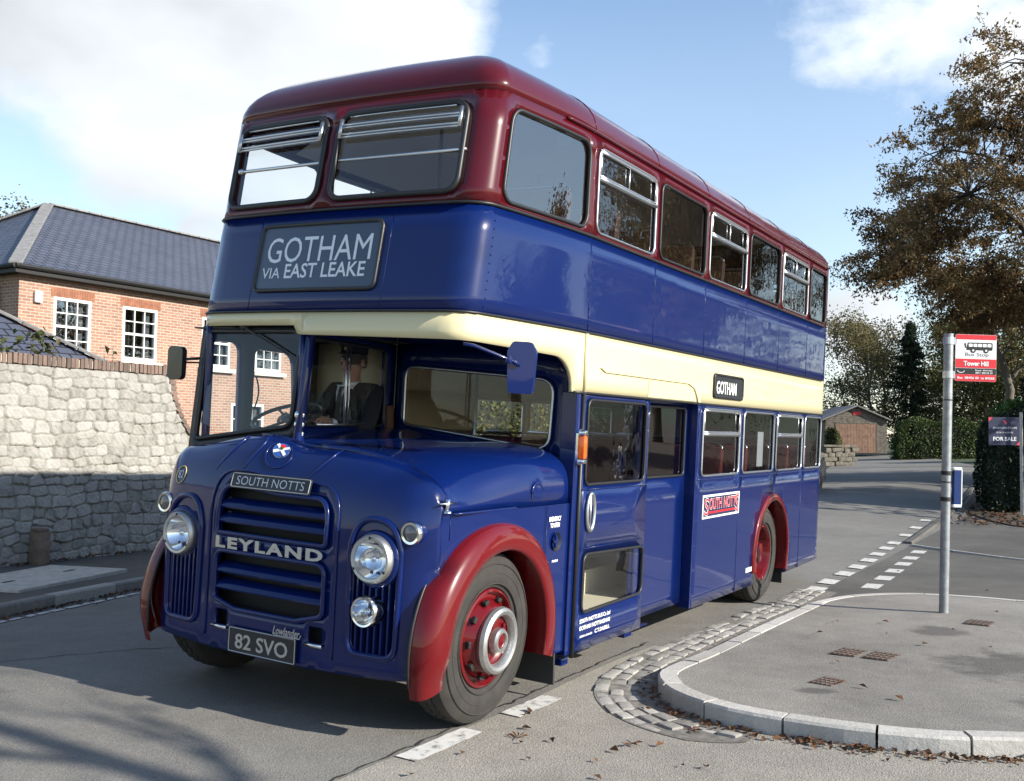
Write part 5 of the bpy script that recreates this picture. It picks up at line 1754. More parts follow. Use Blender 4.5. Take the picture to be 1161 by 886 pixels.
for (a, b_, z0, z1, r, k) in up_wins:
    ol = rrect(a, b_, z0, z1, r)
    if k == 'front':
        w = window(ol, ring, M['glass'], M['black'], fr=0.020, res=0.12)
        g = MB()
        c = 0.11
        zt, zb = z1 - 0.015, z1 - 0.125
        for z, h in ((z1 - 0.085, 0.008), (z1 - 0.150, 0.008)):
            g.tube([ring(u, z + 0.004, 0.030) for u in np.linspace(a + 0.03, b_ - 0.03, 10)], h, 6); g.tube([ring(u, z - 0.014, 0.028) for u in np.linspace(a + 0.03, b_ - 0.03, 10)], h, 6)
        for u in (a + 0.03, b_ - 0.03): g.tube([ring(u, z, 0.028) for z in (z1 - 0.04, z1 - 0.17)], 0.014, 6)
        g.tube([ring(u, z1 - 0.022, 0.012) for u in np.linspace(a + 0.08, b_ - 0.08, 10)], 0.006, 6)
        g.build('ventilator', M['alu'], w, True)
    elif k == 'rear': window(ol, ring, M['glass'], M['black'])
    elif k.startswith('vent'):
        w = window(ol, ring, M['glass_wavy'] if not k.endswith('off') else M['glass'], M['alu'], fr=0.0095, vent=(a + 0.015, b_ - 0.015, 3.585, 3.775, True))
    elif k.startswith('first'): window(ol, ring, M['glass_side'] if not k.endswith('off') else M['glass'], M['black'], fr=0.014)
    else: window(ol, ring, M['glass_wavy'] if not k.endswith('off') else M['glass'], M['black'], fr=0.012)

# ---- destination box on the front
dm = lambda u, v, d=0.0: ring(u, v, d)
dc = (-0.058, 2.853)
bx_ = empty('destination_box', (0, 0, 0), (0, 0, 0), bus)
ol = rrect(-0.565, 0.445, 2.635, 3.072, 0.045)
p = panel('blind', ol, [], lambda u, v: dm(u, v, 0.006), plain('blind behind glass', (0.040, 0.052, 0.080), 0.35, noise=0.1, nscale=2), bx_, (0.12, 0.12))
f = MB(); f.tube(loop3(ol, lambda u, v: dm(u, v, 0.010), 0.08), 0.014, 8, True); f.build('frame', M['black'], bx_, True)
g = panel('pane', rrect(-0.56, 0.44, 2.64, 3.067, 0.04), [], lambda u, v: dm(u, v, 0.014), glass('blind glass', (0.92, 0.94, 0.96), 0.55, 0.05, 2), bx_, (0.12, 0.12))
lettering('lettering', 'GOTHAM', 0.875, 0.170, lambda u, v, d: dm(u - 0.055, v + 2.905, 0.0085), M['white'], bx_, 0.0)
lettering('lettering', 'VIA', 0.165, 0.072, lambda u, v, d: dm(u - 0.43, v + 2.752, 0.0085), M['white'], bx_, 0.004)
lettering('lettering', 'EAST LEAKE', 0.665, 0.098, lambda u, v, d: dm(u + 0.025, v + 2.762, 0.0085), M['white'], bx_, 0.014)

# ---- lower deck, nearside behind the door
LW = [(3.77, 4.80, 'vent'), (4.92, 5.95, 'plain'), (6.06, 7.09, 'vent'), (7.20, 7.95, 'plain')]
def arch(yc, r, z0, n=24):
    zc = 0.53
    a0 = math.asin((z0 - zc) / r)
    return [(S(yc) + r * math.cos(a), zc + r * math.sin(a)) for a in np.linspace(PI - a0, a0, n)]


lowh = [rrect(S(a), S(b), 1.43, 2.035, 0.06) for a, b, k in LW]
out_ = [(S(3.62), Z0)] + arch(AXR, 0.62, Z0) + [(S(7.6), 0.28), (SE, 0.32), (SE, Z2), (S(3.62), Z2)]
panel('side_panel', out_, lowh, RMAP, M['blue'], bus, (0.09, 0.22), 0.03, False, M['lining'])
for a, b, k in LW:
    window(rrect(S(a), S(b), 1.43, 2.035, 0.06), ring, M['glass_wavy'] if k == 'vent' else M['glass_wavy'], M['alu'], fr=0.011, vent=(S(a) + .012, S(b) - .012, 1.805, 2.018, False) if k == 'vent' else None)
offw = [(1.45 + k * BAY, 2.48 + k * BAY) for k in range(2, 6)]
hs = [rrect(-S(b), -S(a), 1.43, 2.035, 0.06) for a, b in offw if b < 8.0]
out_ = [(-SE, 0.32), (-S(7.6), 0.28)] + [(-x, z) for x, z in arch(AXR, 0.62, Z0)][::-1] + [(-S(1.36), Z0), (-S(1.36), Z2), (-SE, Z2)]
panel('side_panel', out_, hs, RMAP, M['blue'], bus, (0.09, 0.22), 0.03, False, M['lining'])
for a, b in offw:
    if b < 8.0: window(rrect(-S(b), -S(a), 1.43, 2.035, 0.06), ring, M['glass'], M['alu'], fr=0.011)
# seams and lining out on the lower panel
b = MB()
for y in (4.86, 6.005, 7.145):
    z0_ = Z0 if abs(y - AXR) > 0.64 else 0.53 + math.sqrt(0.64 ** 2 - (y - AXR) ** 2)
    b.tube([ring(S(y), z, 0.0) for z in (z0_, 1.42)], 0.0035, 4)
b.tube([ring(S(y), 1.40, 0.0) for y in np.linspace(3.66, 7.98, 20)], 0.006, 5)
b.build('panel_seam', M['blue'], bus, True)

# ---- forward entrance: door leaves set in from the body side
XD = W - 0.004
dmap = lambda y, z, d=0.0: V_((XD + d, y, z))
dmap2 = lambda y, z, d=0.0: V_((W - 0.085 + d, y, z))
w1 = rrect(1.465, 2.495, 1.435, 2.03, 0.055); w2 = rrect(2.60, 3.545, 1.44, 2.025, 0.045); w3 = rpoly([(1.50, 0.535), (2.545, 0.55), (2.545, 0.915), (1.50, 0.945)], 0.07)
dp = panel('entrance_door', [(1.40, Z0), (2.57, Z0), (2.57, Z2), (1.40, Z2)], [w1, w3], dmap, M['blue'], bus, (0.2, 0.2), 0.03, False, M['lining'])
dp2 = panel('sliding_door', [(2.50, 0.315), (3.62, 0.315), (3.62, Z2 + 0.10), (2.50, Z2 + 0.10)], [w2], dmap2, M['blue'], bus, (0.2, 0.2), 0.03, False, M['lining'])
window(w1, dmap, M['glass_wavy'], M['black'], dp, 0.011); window(w2, dmap2, M['glass_side'], M['black'], dp2, 0.011)
window(w3, dmap, M['glass'], M['black'], dp, 0.012)
b = MB(); b.tube([dmap(y, 1.40) for y in (1.42, 2.56)], 0.005, 4)
b.tube([dmap(1.45, 0.985), dmap(2.52, 0.975)], 0.004, 4); b.build('seam', M['blue'], dp, True)
h = MB()
h.tube([dmap(1.56 + 0.058 * math.cos(a), 1.24 + 0.13 * math.sin(a), 0.012) for a in np.linspace(0, 2 * PI, 33)[:-1]], 0.016, 8, True); h.tube([dmap(1.56, 1.13, 0.01), dmap(1.56, 1.35, 0.01)], 0.010, 8)
hd = h.build('handle', M['alu'], dp, True)
h = MB(); h.prism([(1.56 + 0.05 * math.cos(a), 1.24 + 0.12 * math.sin(a)) for a in np.linspace(0, 2 * PI, 25)[:-1]], lambda u, v, w: dmap(u, v, 0.003 + w), 0.002); h.build('handle_recess', M['blue'], dp)
# pillar and step faces framing the doors
b = MB(); b.box((W - 0.055, 3.628, 1.185), (0.12, 0.024, 1.82), None, 0.003); b.build('door_pillar', M['blue'], bus)
b = MB(); b.box((W - 0.06, 1.335, 1.175), (0.116, 0.10, 1.80), None, 0.004); b.build('door_pillar', M['blue'], bus)
b = MB(); b.tube([(W + 0.004, 1.372, z) for z in (Z0 - 0.02, Z2)], 0.017, 8); b.build('black_strip', M['black'], bus, True)
b = MB(); b.tube([(W + 0.004, 1.375, z) for z in (Z2 + .005, Z1 - .01)], 0.016, 8); b.build('cream_strip', M['cream'], bus, True)
# cream hood over the sliding door
b = MB(); b.prism([(1.70, 2.235), (3.36, 2.235), (3.50, 2.20), (3.57, 2.13), (3.60, 2.085), (3.655, 2.085), (3.63, 2.17), (3.54, 2.255), (3.38, 2.285), (1.62, 2.262)], lambda u, v, w: V_((W + 0.001 + w, u, v)), 0.012)
b.build('door_runner', M['cream'], bus)
b = MB(); b.prism([(2.5, 2.09), (3.56, 2.09), (3.49, 2.19), (3.36, 2.225), (2.5, 2.225)], lambda u, v, w: V_((W + 0.0015 + w, u, v)), 0.003); b.build('runner_slot_shade', plain('cream darkened as slot shade', (0.62, 0.52, 0.28), 0.5), bus)  # flat plate: the shade of the runner recess is put into its darker cream
s_ = MB(); s_.box((W - 0.12, 2.45, 0.235), (0.14, 0.14, 0.05), None, 0.006); s_.box((W - 0.10, 1.39, 0.21), (0.10, 0.10, 0.05), None, 0.01); s_.box((W - 0.055, 2.1, 0.262), (0.03, 1.4, 0.012)); s_.build('door_bracket', M['blue'], bus)

# ---- small side destination blind
nm = lambda c, z: (lambda u, v, d=0.0: V_((W + 0.004 + d, c + u, z + v)))
sb = empty('side_blind', (0, 0, 0), (0, 0, 0), bus)
q = nm(4.40, 2.252)
m = MB(); m.prism(rrect(-0.41, 0.41, -0.102, 0.102, 0.03), lambda u, v, w: q(u, v, w), 0.008); m.build('blind', M['blind'], sb)
m = MB(); m.tube(loop3(rrect(-0.41, 0.41, -0.102, 0.102, 0.03), lambda u, v: q(u, v, 0.006), 0.06), 0.013, 6, True); m.build('frame', M['black'], sb, True)
lettering('lettering', 'GOTHAM', 0.56, 0.118, lambda u, v, d: q(u - 0.07, v - 0.012, 0.010), M['white'], sb, 0.012)
# fleet name board
fn = empty('fleet_name', (0, 0, 0), (0, 0, 0), bus)
q = nm(4.36, 1.148)
for a, b_, z, mt in ((0.515, 0.107, 0.0, 'cream'), (0.49, 0.088, 0.002, 'signnavy')):
    m = MB(); m.prism(rrect(-a, a, -b_, b_, 0.006, 2), lambda u, v, w: q(u, v, z + w - 0.003), 0.004); m.build('name_board', M[mt] if mt != 'cream' else M['signwhite'], fn)
for mt, off, d in (('signwhite', 0.022, 0.0042), ('signred', 0.0, 0.0052)):
    for st_, w_, h_, u_, v_ in (('S', 0.11, 0.155, -0.415, 0.0), ('OUTH', 0.33, 0.098, -0.175, 0.022), ('NOTT', 0.34, 0.098, 0.225, 0.022), ('S', 0.095, 0.155, 0.435, 0.0)):
        e = 0.008 if mt == 'signwhite' else 0
        lettering('lettering', st_, w_ + e, h_ + e, lambda u, v, dd, u_=u_, v_=v_, d=d: q(u + u_, v + v_, d), M[mt], fn, off)
m = MB(); m.prism(rrect(-0.35, 0.37, -0.064, -0.046, 0.003, 2), lambda u, v, w: q(u, v, 0.004 + w), 0.001); m.build('underline', M['signred'], fn)
# small white legends
q = lambda u, v, d=0.0: V_((XD + 0.003, 1.74 + u, 0.415 + v))
lettering('lettering', 'SOUTH NOTTS BUS Co Ltd', 0.50, 0.030, lambda u, v, d: q(u, v + 0.062), M['white'], bus, 0.02)
lettering('lettering', 'GOTHAM NOTTINGHAM', 0.50, 0.030, lambda u, v, d: q(u, v + 0.012), M['white'], bus, 0.02)
lettering('lettering', 'C.T.DABELL', 0.25, 0.028, lambda u, v, d: q(u + 0.125, v - 0.040), M['white'], bus, 0.02)
lettering('lettering', 'GENERAL MANAGER', 0.20, 0.014, lambda u, v, d: q(u - 0.14, v - 0.046), M['white'], bus, 0.02)
m = MB(); m.box((W + 0.003, 5.28, 0.44), (0.004, 0.19, 0.045)); m.build('white_plate', M['signwhite'], bus)

# ---- wings, wheels
def arch_sweep(name, yc, zc, r_out, r_in, a0, a1, xb, xlip, side, mat, parent=bus, n=40, m_=9, depth=0.2):
    """mudguard: bulges from the body to a rolled lip round the tyre"""
    vs = []; fs = []
    for i in range(n + 1):
        a = a0 + (a1 - a0) * i / n
        ca, sa = math.cos(a), math.sin(a)
        x0 = xb(a)
        for j in range(m_ + 3):
            if j <= m_:
                t = j / m_ * PI / 2
                r = r_out + (r_in - r_out) * (1 - math.cos(t)) ** 1.25
                x = x0 + (xlip(a) - x0) * math.sin(t) ** 0.75
            elif j == m_ + 1: r = r_in - 0.004; x = xlip(a) - 0.02
            else: r = r_in + 0.012; x = xlip(a) - depth
            vs.append(V_((side * x, yc + r * ca, zc + r * sa)))
    k = m_ + 3
    for i in range(n):
        for j in range(k - 1): 
            f = [i * k + j, i * k + j + 1, (i + 1) * k + j + 1, (i + 1) * k + j]
            fs.append(f if side > 0 else f[::-1])
    return link_mesh(name, vs, fs, mat, parent, True)


def wheel(name, x, yc, side, front, lean=0.0):
    root = empty(name, (side * x, yc, 0.53), (0, lean, 0), bus)
    ax = (side, 0, 0)
    t = MB(); N_ = 96
    w = 0.27

    def ribs(r, h, k):
        if r > 0.515: return r - (0.010 if (k % 2) else 0.0)
        return r
    prof = [(0.29, -0.06), (0.31, -0.015), (0.36, 0.005), (0.44, 0.004), (0.485, -0.012), (0.512, -0.035), (0.527, -0.060), (0.529, -0.095), (0.520, -0.098), (0.520, -0.106), (0.530, -0.109), (0.530, -0.150), (0.520, -0.153), (0.520, -0.161), (0.529, -0.164), (0.527, -0.21), (0.51, -0.235), (0.44, -0.27), (0.30, -0.24)]
    t.lathe(prof, (0, 0, 0), ax, N_, ribs)
    for r in (0.335, 0.40, 0.455): t.lathe([(r - 0.006, 0.001), (r - 0.002, 0.007), (r + 0.002, 0.007), (r + 0.006, 0.001)], (0, 0, 0), ax, 64)
    t.build('tyre', M['tyre'], root, True, 0.5)
    if not front:
        t = MB(); t.lathe([(r, h - 0.32) for r, h in prof], (0, 0, 0), ax, 48); t.build('tyre', M['tyre'], root, True, 0.5)
    d = MB()
    if front: pr = [(0.305, -0.035), (0.300, -0.012), (0.285, -0.006), (0.277, -0.02), (0.268, -0.045), (0.245, -0.040), (0.228, -0.012), (0.20, 0.03), (0.17, 0.045), (0.165, 0.04), (0.0, 0.04)]
    else: pr = [(0.305, -0.035), (0.300, -0.012), (0.285, -0.006), (0.275, -0.02), (0.262, -0.05), (0.245, -0.12), (0.215, -0.17), (0.17, -0.185), (0.12, -0.18), (0.115, -0.06), (0.10, -0.03), (0.0, -0.025)]
    d.lathe(pr, (0, 0, 0), ax, 48)
    rim = d.build('rim', M['red'], root, True, 0.5)
    h = MB()
    for k in range(10):
        a = 2 * PI * k / 10
        h.box((side * 0.004 if front else side * -0.14, 0.238 * math.cos(a), 0.238 * math.sin(a)) if front else (side * -0.165, 0.205 * math.cos(a), 0.205 * math.sin(a)), (0.03, 0.028, 0.044), Matrix.Rotation(a, 3, 'X'), 0.008)
    h.build('hand_holes', M['chassis'], rim)
    n = MB()
    if front:
        n.lathe([(0.195, 0.035), (0.205, 0.060), (0.198, 0.085), (0.180, 0.096), (0.160, 0.090), (0.148, 0.070), (0.145, 0.045)], (0, 0, 0), ax, 48)
        n.lathe([(0.075, 0.045), (0.075, 0.085), (0.066, 0.098), (0.050, 0.098), (0.046, 0.090)], (0, 0, 0), ax, 32); n.build('nut_ring', M['satin_alu'], root, True, 0.6)
        c = MB(); c.lathe([(0.046, 0.088), (0.03, 0.094), (0.0, 0.096)], (0, 0, 0), ax, 24)
        for k in range(4):
            a = PI / 4 + PI / 2 * k; c.lathe([(0.014, 0.04), (0.014, 0.058), (0, 0.06)], (0, 0.112 * math.cos(a), 0.112 * math.sin(a)), ax, 8)
        c.build('hub_cap', M['red'], root, True, 0.6)
    else:
        for k in range(10):
            a = 2 * PI * k / 10; n.lathe([(0.016, -0.182), (0.016, -0.15), (0, -0.148)], (0, 0.145 * math.cos(a), 0.145 * math.sin(a)), ax, 6)
        n.build('wheel_nuts', M['red'], root)
    return root


wheel('front_wheel', 1.150, AX, 1, True, 0.03); wheel('front_wheel', 1.150, AX, -1, True, -0.03)
wheel('rear_wheel', 1.140, AXR, 1, False); wheel('rear_wheel', 1.140, AXR, -1, False)
def fxb(a):     # the body side the wing springs from: it tapers in towards the nose
    c = math.cos(a); return 1.06 + 0.12 * sstep(-0.9, 0.6, c)
def fxl(a): return 1.235 - 0.06 * sstep(PI - 0.10, PI + 0.30, a)
for sd_ in (1, -1):
    arch_sweep('front_wing', AX + 0.03, 0.50, 0.735, 0.575, PI + 0.30, -0.28, fxb, fxl, sd_, M['red'])
    bb = MB()
    bb.tube([(sd_ * (fxb(a) + 0.004), AX + 0.03 + 0.738 * math.cos(a), 0.50 + 0.738 * math.sin(a)) for a in np.linspace(PI + 0.2, -0.26, 40)], 0.010, 6)
    bb.build('wing_beading', M['black'], bus, True)
    arch_sweep('rear_wing', AXR, 0.53, 0.655, 0.585, PI + 0.22, -0.38, lambda a: W - 0.004, lambda a: W + 0.028, sd_, M['red'])
for c_ in ((1.03, 1.17, 0.27), (0.99, 6.72, 0.30), (-1.03, 1.17, 0.27)):
    fl = MB(); fl.box(c_, (0.34, 0.02, 0.34), Matrix.Rotation(0.05, 3, 'X')); fl.build('mudflap', M['mudflap'], bus)
# chassis and wheel boxes
c = MB(); c.box((0, 4.2, 0.42), (1.5, 7.6, 0.18)); c.box((0, 0.65, 0.50), (1.3, 1.5, 0.22)); c.box((0, AX, 0.5), (2.0, 0.12, 0.14)); c.box((0, AXR, 0.53), (1.6, 0.3, 0.3)); c.box((0.1, 0.62, 0.9), (0.6, 1.3, 0.6))
c.build('chassis', M['chassis'], bus)
for sd_ in (1, -1):
    for c_, d_ in (((0.80, 1.24, 0.80), (0.7, 0.02, 1.0)), ((0.62, 0.56, 0.82), (0.02, 1.3, 0.95)), ((0.87, 0.56, 1.245), (0.46, 1.3, 0.02)),
                   ((0.62, AXR, 0.72), (0.02, 1.3, 0.9)), ((0.9, AXR, 1.18), (0.52, 1.3, 0.02)), ((.9, AXR - .66, .7), (.52, .02, .9)), ((.9, AXR + .66, .7), (.52, .02, .9))):
        c = MB(); c.box((sd_ * c_[0], c_[1], c_[2]), d_); c.build('wheel_box', M['chassis'], bus)

# ---- nose: radiator cowl, scuttle, bonnet
ZC = 1.13
def yf(x): return -0.335 + 0.085 * (abs(x) / 1.1) ** 2.5 + 0.11 * (max(0, abs(x) - 0.93) / 0.19) ** 2
def zb(x):
    if x > 0.10:
        t = min(1, (x - 0.10) / 1.035); return 1.31 + 0.325 * (1 - t ** 2.8) ** (1 / 2.2)
    if x > -0.25: return 1.635 + 0.06 * sstep(0.1, -0.25, x)
    return 1.695 - 0.115 * sstep(-0.25, -1.1, x) - 0.12 * max(0, (-x - 0.98) / 0.14) ** 2
def yb(x): return -0.06 + 0.0 * x
def nose(x, v, d=0.0):
    """v: height up to ZC, then the rounding (0.5 of v = quarter turn)"""
    if v <= ZC: p = V_((x, yf(x) + 0.018 * ((ZC - v) / 0.8) ** 2 * 0, v)); nrm = V_((0, -1, 0))
    else:
        t = (v - ZC) / 0.5 * PI / 2
        a = yb(x) - yf(x); b = zb(x) - ZC
        p = V_((x, yb(x) - a * math.cos(t) ** 0.8, ZC + b * math.sin(t)))
        nrm = V_((0, -math.cos(t) * b, math.sin(t) * a)).normalized()
    return p + nrm * d
def vz(z, x=0.0):
    if z <= ZC: return z
    return ZC + 0.5 * math.asin(min(1, (z - ZC) / (zb(x) - ZC))) / (PI / 2)


NB = 0.345
gr_up = rpoly([(-0.445, vz(1.075)), (0.445, vz(1.075)), (0.445, vz(1.345, .3)), (-0.445, vz(1.345, .3))], [0.03, 0.03, 0.12, 0.12])
gr_lo = rpoly([(-0.445, 0.665), (-0.25, 0.615), (0.25, 0.615), (0.445, 0.665), (0.445, 0.965), (-0.445, 0.965)], [0.05, 0.1, 0.1, 0.05, 0.07, 0.07])
slots = [rpoly([(c - 0.138, 0.50), (c + 0.138, 0.50), (c + 0.138, 1.12), (c - 0.138, 1.12)], [0.07, 0.07, 0.02, 0.02]) for c in (-0.765, 0.785)]
hooks = [rrect(-0.435, -0.325, 0.50, 0.595, 0.01, 2), rrect(0.335, 0.445, 0.50, 0.595, 0.01, 2)]
nose_ol = [(-1.12, NB + .03)] + [(x, NB - 0.03 * (1 - (x / 1.12) ** 2) + .03) for x in np.linspace(-1.0, 1.0, 11)] + [(1.12, NB + .03), (1.12, ZC + 0.5), (-1.12, ZC + 0.5)]
cowl = panel('radiator_cowl', nose_ol, [gr_up, gr_lo] + slots + hooks, lambda x, v: nose(x, v), M['blue'], bus, (0.05, 0.05), 0.035, False, M['blue'])
gb = empty('radiator_grille', (0, 0, 0), (0, 0, 0), cowl)
k_ = MB(); k_.box((0, -0.20, 0.98), (1.0, 0.01, 0.85)); k_.box((-0.765, -0.20, 0.8), (0.32, 0.01, 0.75)); k_.box((0.785, -0.20, 0.8), (0.32, 0.01, 0.75)); k_.box((0, -0.22, 0.54), (1.0, 0.01, .13)); k_.build('backing', M['chassis'], cowl)


def slat(x0, x1, z, hgt=0.050, dep=0.075):
    """one curved louvre blade"""
    vs = []; fs = []
    xs = np.linspace(x0, x1, 13)
    for x in xs:
        y = yf(x) if z < ZC else nose(x, vz(z, x)).y
        e = 0.006
        vs += [V_((x, y - 0.012, z)), V_((x, y - 0.002, z + hgt * 0.45)), V_((x, y + dep, z + hgt)), V_((x, y + dep, z + hgt - 0.012)), V_((x, y + 0.006, z + 0.004)), V_((x, y - 0.004, z - 0.012))]
    for i in range(len(xs) - 1):
        for j in range(6):
            j2 = (j + 1) % 6
            fs.append([i * 6 + j, i * 6 + j2, (i + 1) * 6 + j2, (i + 1) * 6 + j])
    return vs, fs


for zz in (1.150, 1.240):
    m = MB(); m.add(*slat(-0.437, 0.437, zz)); m.build('slat', M['blue'], gb, True, 0.9)
for zz in (0.735, 0.838):
    m = MB(); m.add(*slat(-0.437, 0.437, zz)); m.build('slat', M['blue'], gb, True, 0.9)
m = MB()
for h_ in (gr_up, gr_lo): m.tube(loop3(h_, lambda u, v: nose(u, v, 0.008), 0.05), 0.016, 8, True)
sur = rpoly([(-0.52, NB + 0.02), (0.52, NB + 0.02), (0.52, vz(1.43, .35)), (-0.52, vz(1.43, .35))], [0, 0, 0.16, 0.16])
m.tube([nose(u, v, 0.003) for u, v in dens(sur, 0.06) if v > NB + 0.03], 0.010, 8); m.build('grille_surround', M['blue'], gb, True)
lettering('lettering', 'LEYLAND', 0.875, 0.072, lambda u, v, d: nose(u, 1.018 + v, 0.012 + 0.012 * (d > 0)), M['silver'], gb, 0.042, space=1.22)
for i, c in enumerate((-0.765, 0.785)):
    m = MB()
    for k in range(6):
        x = c - 0.105 + 0.042 * k
        m.box((x, yf(x) + 0.018, 0.72), (0.014, 0.05, 0.50), None, 0.005)
    m.build('fin', M['blue'], cowl, True, 0.6)
    m = MB(); sl_ = rpoly([(c - 0.155, 0.485), (c + 0.155, 0.485), (c + 0.170, 1.225), (c - 0.170, 1.225)], [0.08, 0.08, 0.165, 0.165], 10); m.tube(loop3(sl_, lambda u, v: nose(u, v, 0.004), 0.04), 0.020, 8, True); m.build('slot_surround', M['blue'], cowl, True)
for h_ in hooks:
    m = MB()
    x0_ = min(p[0] for p in h_); x1_ = max(p[0] for p in h_)
    m.tube([nose(x0_ - .01, 0.492, 0.012), nose(x1_ + .01, 0.492, 0.012)], 0.011, 8)
    m.build('hook_lip', M['chrome'], cowl, True)


def lamp(name, x, z, r, y, bezel=True, tilt=0.0):
    root = empty(name, (x, y, z), (0, 0, tilt), bus)
    b = MB(); b.lathe([(r * 1.20, 0.06), (r * 1.27, 0.0), (r * 1.26, -0.022), (r * 1.16, -0.036), (r * 1.02, -0.034), (r * 0.97, -0.022)], (0, 0, 0), (0, 1, 0), 40); b.build('bezel', M['satin_alu'] if r > 0.08 else M['chrome'], root, True, 0.8)
    if r > 0.08:
        s = MB()
        for k in range(3): s.lathe([(0.009, -0.042), (0.0, -0.045)], (r * 1.12 * math.cos(PI / 2 + k * 2.09), 0, r * 1.12 * math.sin(PI / 2 + k * 2.09)), (0, 1, 0), 8)
        s.build('screw', M['chassis'], root)
    f = MB(); f.lathe([(r, -0.02), (r * 0.8, 0.03), (r * 0.45, 0.062), (0.0, 0.07)], (0, 0, 0), (0, 1, 0), 32); f.lathe([(r * .2, 0.02), (r * .18, 0.0), (0, -.004)], (0, 0, 0), (0, 1, 0), 16); f.build('reflector', M['reflector'], root, True)
    g = MB(); g.lathe([(r, -0.024), (r * 0.8, -0.038), (r * 0.4, -0.048), (0, -0.051)], (0, 0, 0), (0, 1, 0), 32); g.build('lens', M['lens'], root, True)
    return root


lamp('headlight', -0.780, 1.030, 0.110, -0.328, tilt=-0.05); lamp('headlight', 0.790, 1.042, 0.110, -0.328, tilt=0.05); lamp('fog_lamp', 0.785, 0.748, 0.072, -0.355)
for sgn in (1, -1):
    # raised nacelle collar round the headlight
    c = MB(); c.lathe([(0.176, 0.05), (0.168, 0.0), (0.155, -0.014), (0.135, -0.018)], (sgn * 0.785, -0.300, 1.038), (0, 1, 0), 40); c.build('lamp_collar', M['blue'], bus, True)
for sgn in (1, -1):
    root = empty('sidelight', (sgn * 1.005, -0.255, 1.205), (0, 0, 0), bus)
    c = MB(); c.lathe([(0.0, 0.30), (0.035, 0.27), (0.055, 0.16), (0.066, 0.0)], (0, 0, 0), (0, 1, 0), 24); c.build('pod', M['blue'], root, True)
    c = MB(); c.lathe([(0.066, 0.01), (0.071, -0.012), (0.062, -0.026), (0.048, -0.024)], (0, 0, 0), (0, 1, 0), 28); c.build('bezel', M['chrome'], root, True, 0.8)
    c = MB(); c.lathe([(0.05, -0.018), (0.03, -0.027), (0, -0.030)], (0, 0, 0), (0, 1, 0), 24); c.build('lens', plain('ribbed lamp glass', (0.10, 0.10, 0.105), 0.12, coat=1.0), root, True)
# plates and badges on the nose
pl = empty('name_plate', (0, 0, 0), (0, 0, 0), cowl)
def npm(c, z, w=0.0, tilt=0.28):
    p0 = nose(c, vz(z, c), 0.016)
    up = V_((0, math.sin(tilt), math.cos(tilt)))
    return plane_map(p0 + V_((0, -w, 0)), (1, 0, 0), up)
q = npm(-0.018, 1.405, 0.020)
m = MB(); m.prism(rrect(-0.325, 0.325, -0.050, 0.050, 0.012, 3), lambda u, v, w: q(u, v, w - 0.006), 0.008); m.build('plate', M['blind'], pl)
m = MB(); m.tube(loop3(rrect(-0.317, 0.317, -0.043, 0.043, 0.010, 3), lambda u, v: q(u, v, 0.002), 0.1), 0.003, 5, True); m.build('border', M['silver'], pl)
lettering('lettering', 'SOUTH NOTTS', 0.555, 0.054, lambda u, v, d: q(u, v, 0.0035), M['silver'], pl, -0.006)
np_ = empty('number_plate', (0, 0, 0), (0, 0, 0), cowl)
q = plane_map(V_((0.0, yf(0) - 0.022, 0.435)), (1, 0, 0), (0, 0.0, 1))
m = MB(); m.prism(rrect(-0.275, 0.275, -0.078, 0.078, 0.006, 2), lambda u, v, w: q(u, v, w - 0.008), 0.010); m.build('plate', M['blind'], np_)
m = MB(); m.tube(loop3(rrect(-0.269, 0.269, -0.072, 0.072, 0.005, 2), lambda u, v: q(u, v, 0.002), 0.1), 0.0035, 5, True); m.build('border', M['silver'], np_)
lettering('lettering', '82 SVO', 0.43, 0.092, lambda u, v, d: q(u, v - 0.004, 0.004), M['silver'], np_, 0.018)
q2 = plane_map(V_((0.205, yf(0.2) - 0.030, 0.545)), (1, 0.02, 0), (0, 0, 1))
lettering('lettering', 'Lowlander', 0.205, 0.050, lambda u, v, d: q2(u + v * 0.2, v, 0.004), M['silver'], np_, 0.012)
m = MB(); m.tube([q2(-0.10, -0.032, .002), q2(0.10, -0.028, .002), q2(0.11, -.005, .002)], 0.004, 5); m.build('script_bar', M['silver'], np_)
# fleet number roundel and round badge
rd = empty('number_roundel', (0, 0, 0), (0, 0, 0), cowl)
cx, cz = -0.885, 1.40
m = MB(); m.tube([nose(cx + 0.047 * math.cos(a), vz(cz, cx) + 0.046 * math.sin(a), 0.004) for a in np.linspace(0, 2 * PI, 33)[:-1]], 0.0035, 5, True); m.build('ring', M['gold'], rd, True)
lettering('lettering', '82', 0.052, 0.042, lambda u, v, d: nose(cx + u, vz(cz, cx) + v, 0.006), M['silver'], rd, 0.0)
bd = empty('round_badge', (0, 0, 0), (0, 0, 0), cowl)
cx, cv = -0.062, vz(1.605, -0.05)
m = MB(); m.tube([nose(cx + 0.10 * math.cos(a), cv - 0.035 + (0.09 if math.sin(a) > 0 else 0.075) * math.sin(a), 0.002) for a in np.linspace(0, 2 * PI, 33)[:-1]], 0.006, 6, True); m.build('badge_base', M['blue'], bd, True)
def disc(r, d, mat, nm_, ang=(0, 2 * PI), pts=None):
    P_ = [(r * math.cos(a), r * math.sin(a)) for a in np.linspace(ang[0], ang[1], 29)[:-1]] if pts is None else pts
    m = MB(); m.prism(P_, lambda u, v, w: nose(cx + u, cv + v * 0.85, d + w), 0.002); return m.build(nm_, mat, bd)
disc(0.066, 0.003, M['chrome'], 'badge_rim'); disc(0.060, 0.0055, plain('badge blue', (0.03, 0.08, 0.30), 0.3), 'badge_field')
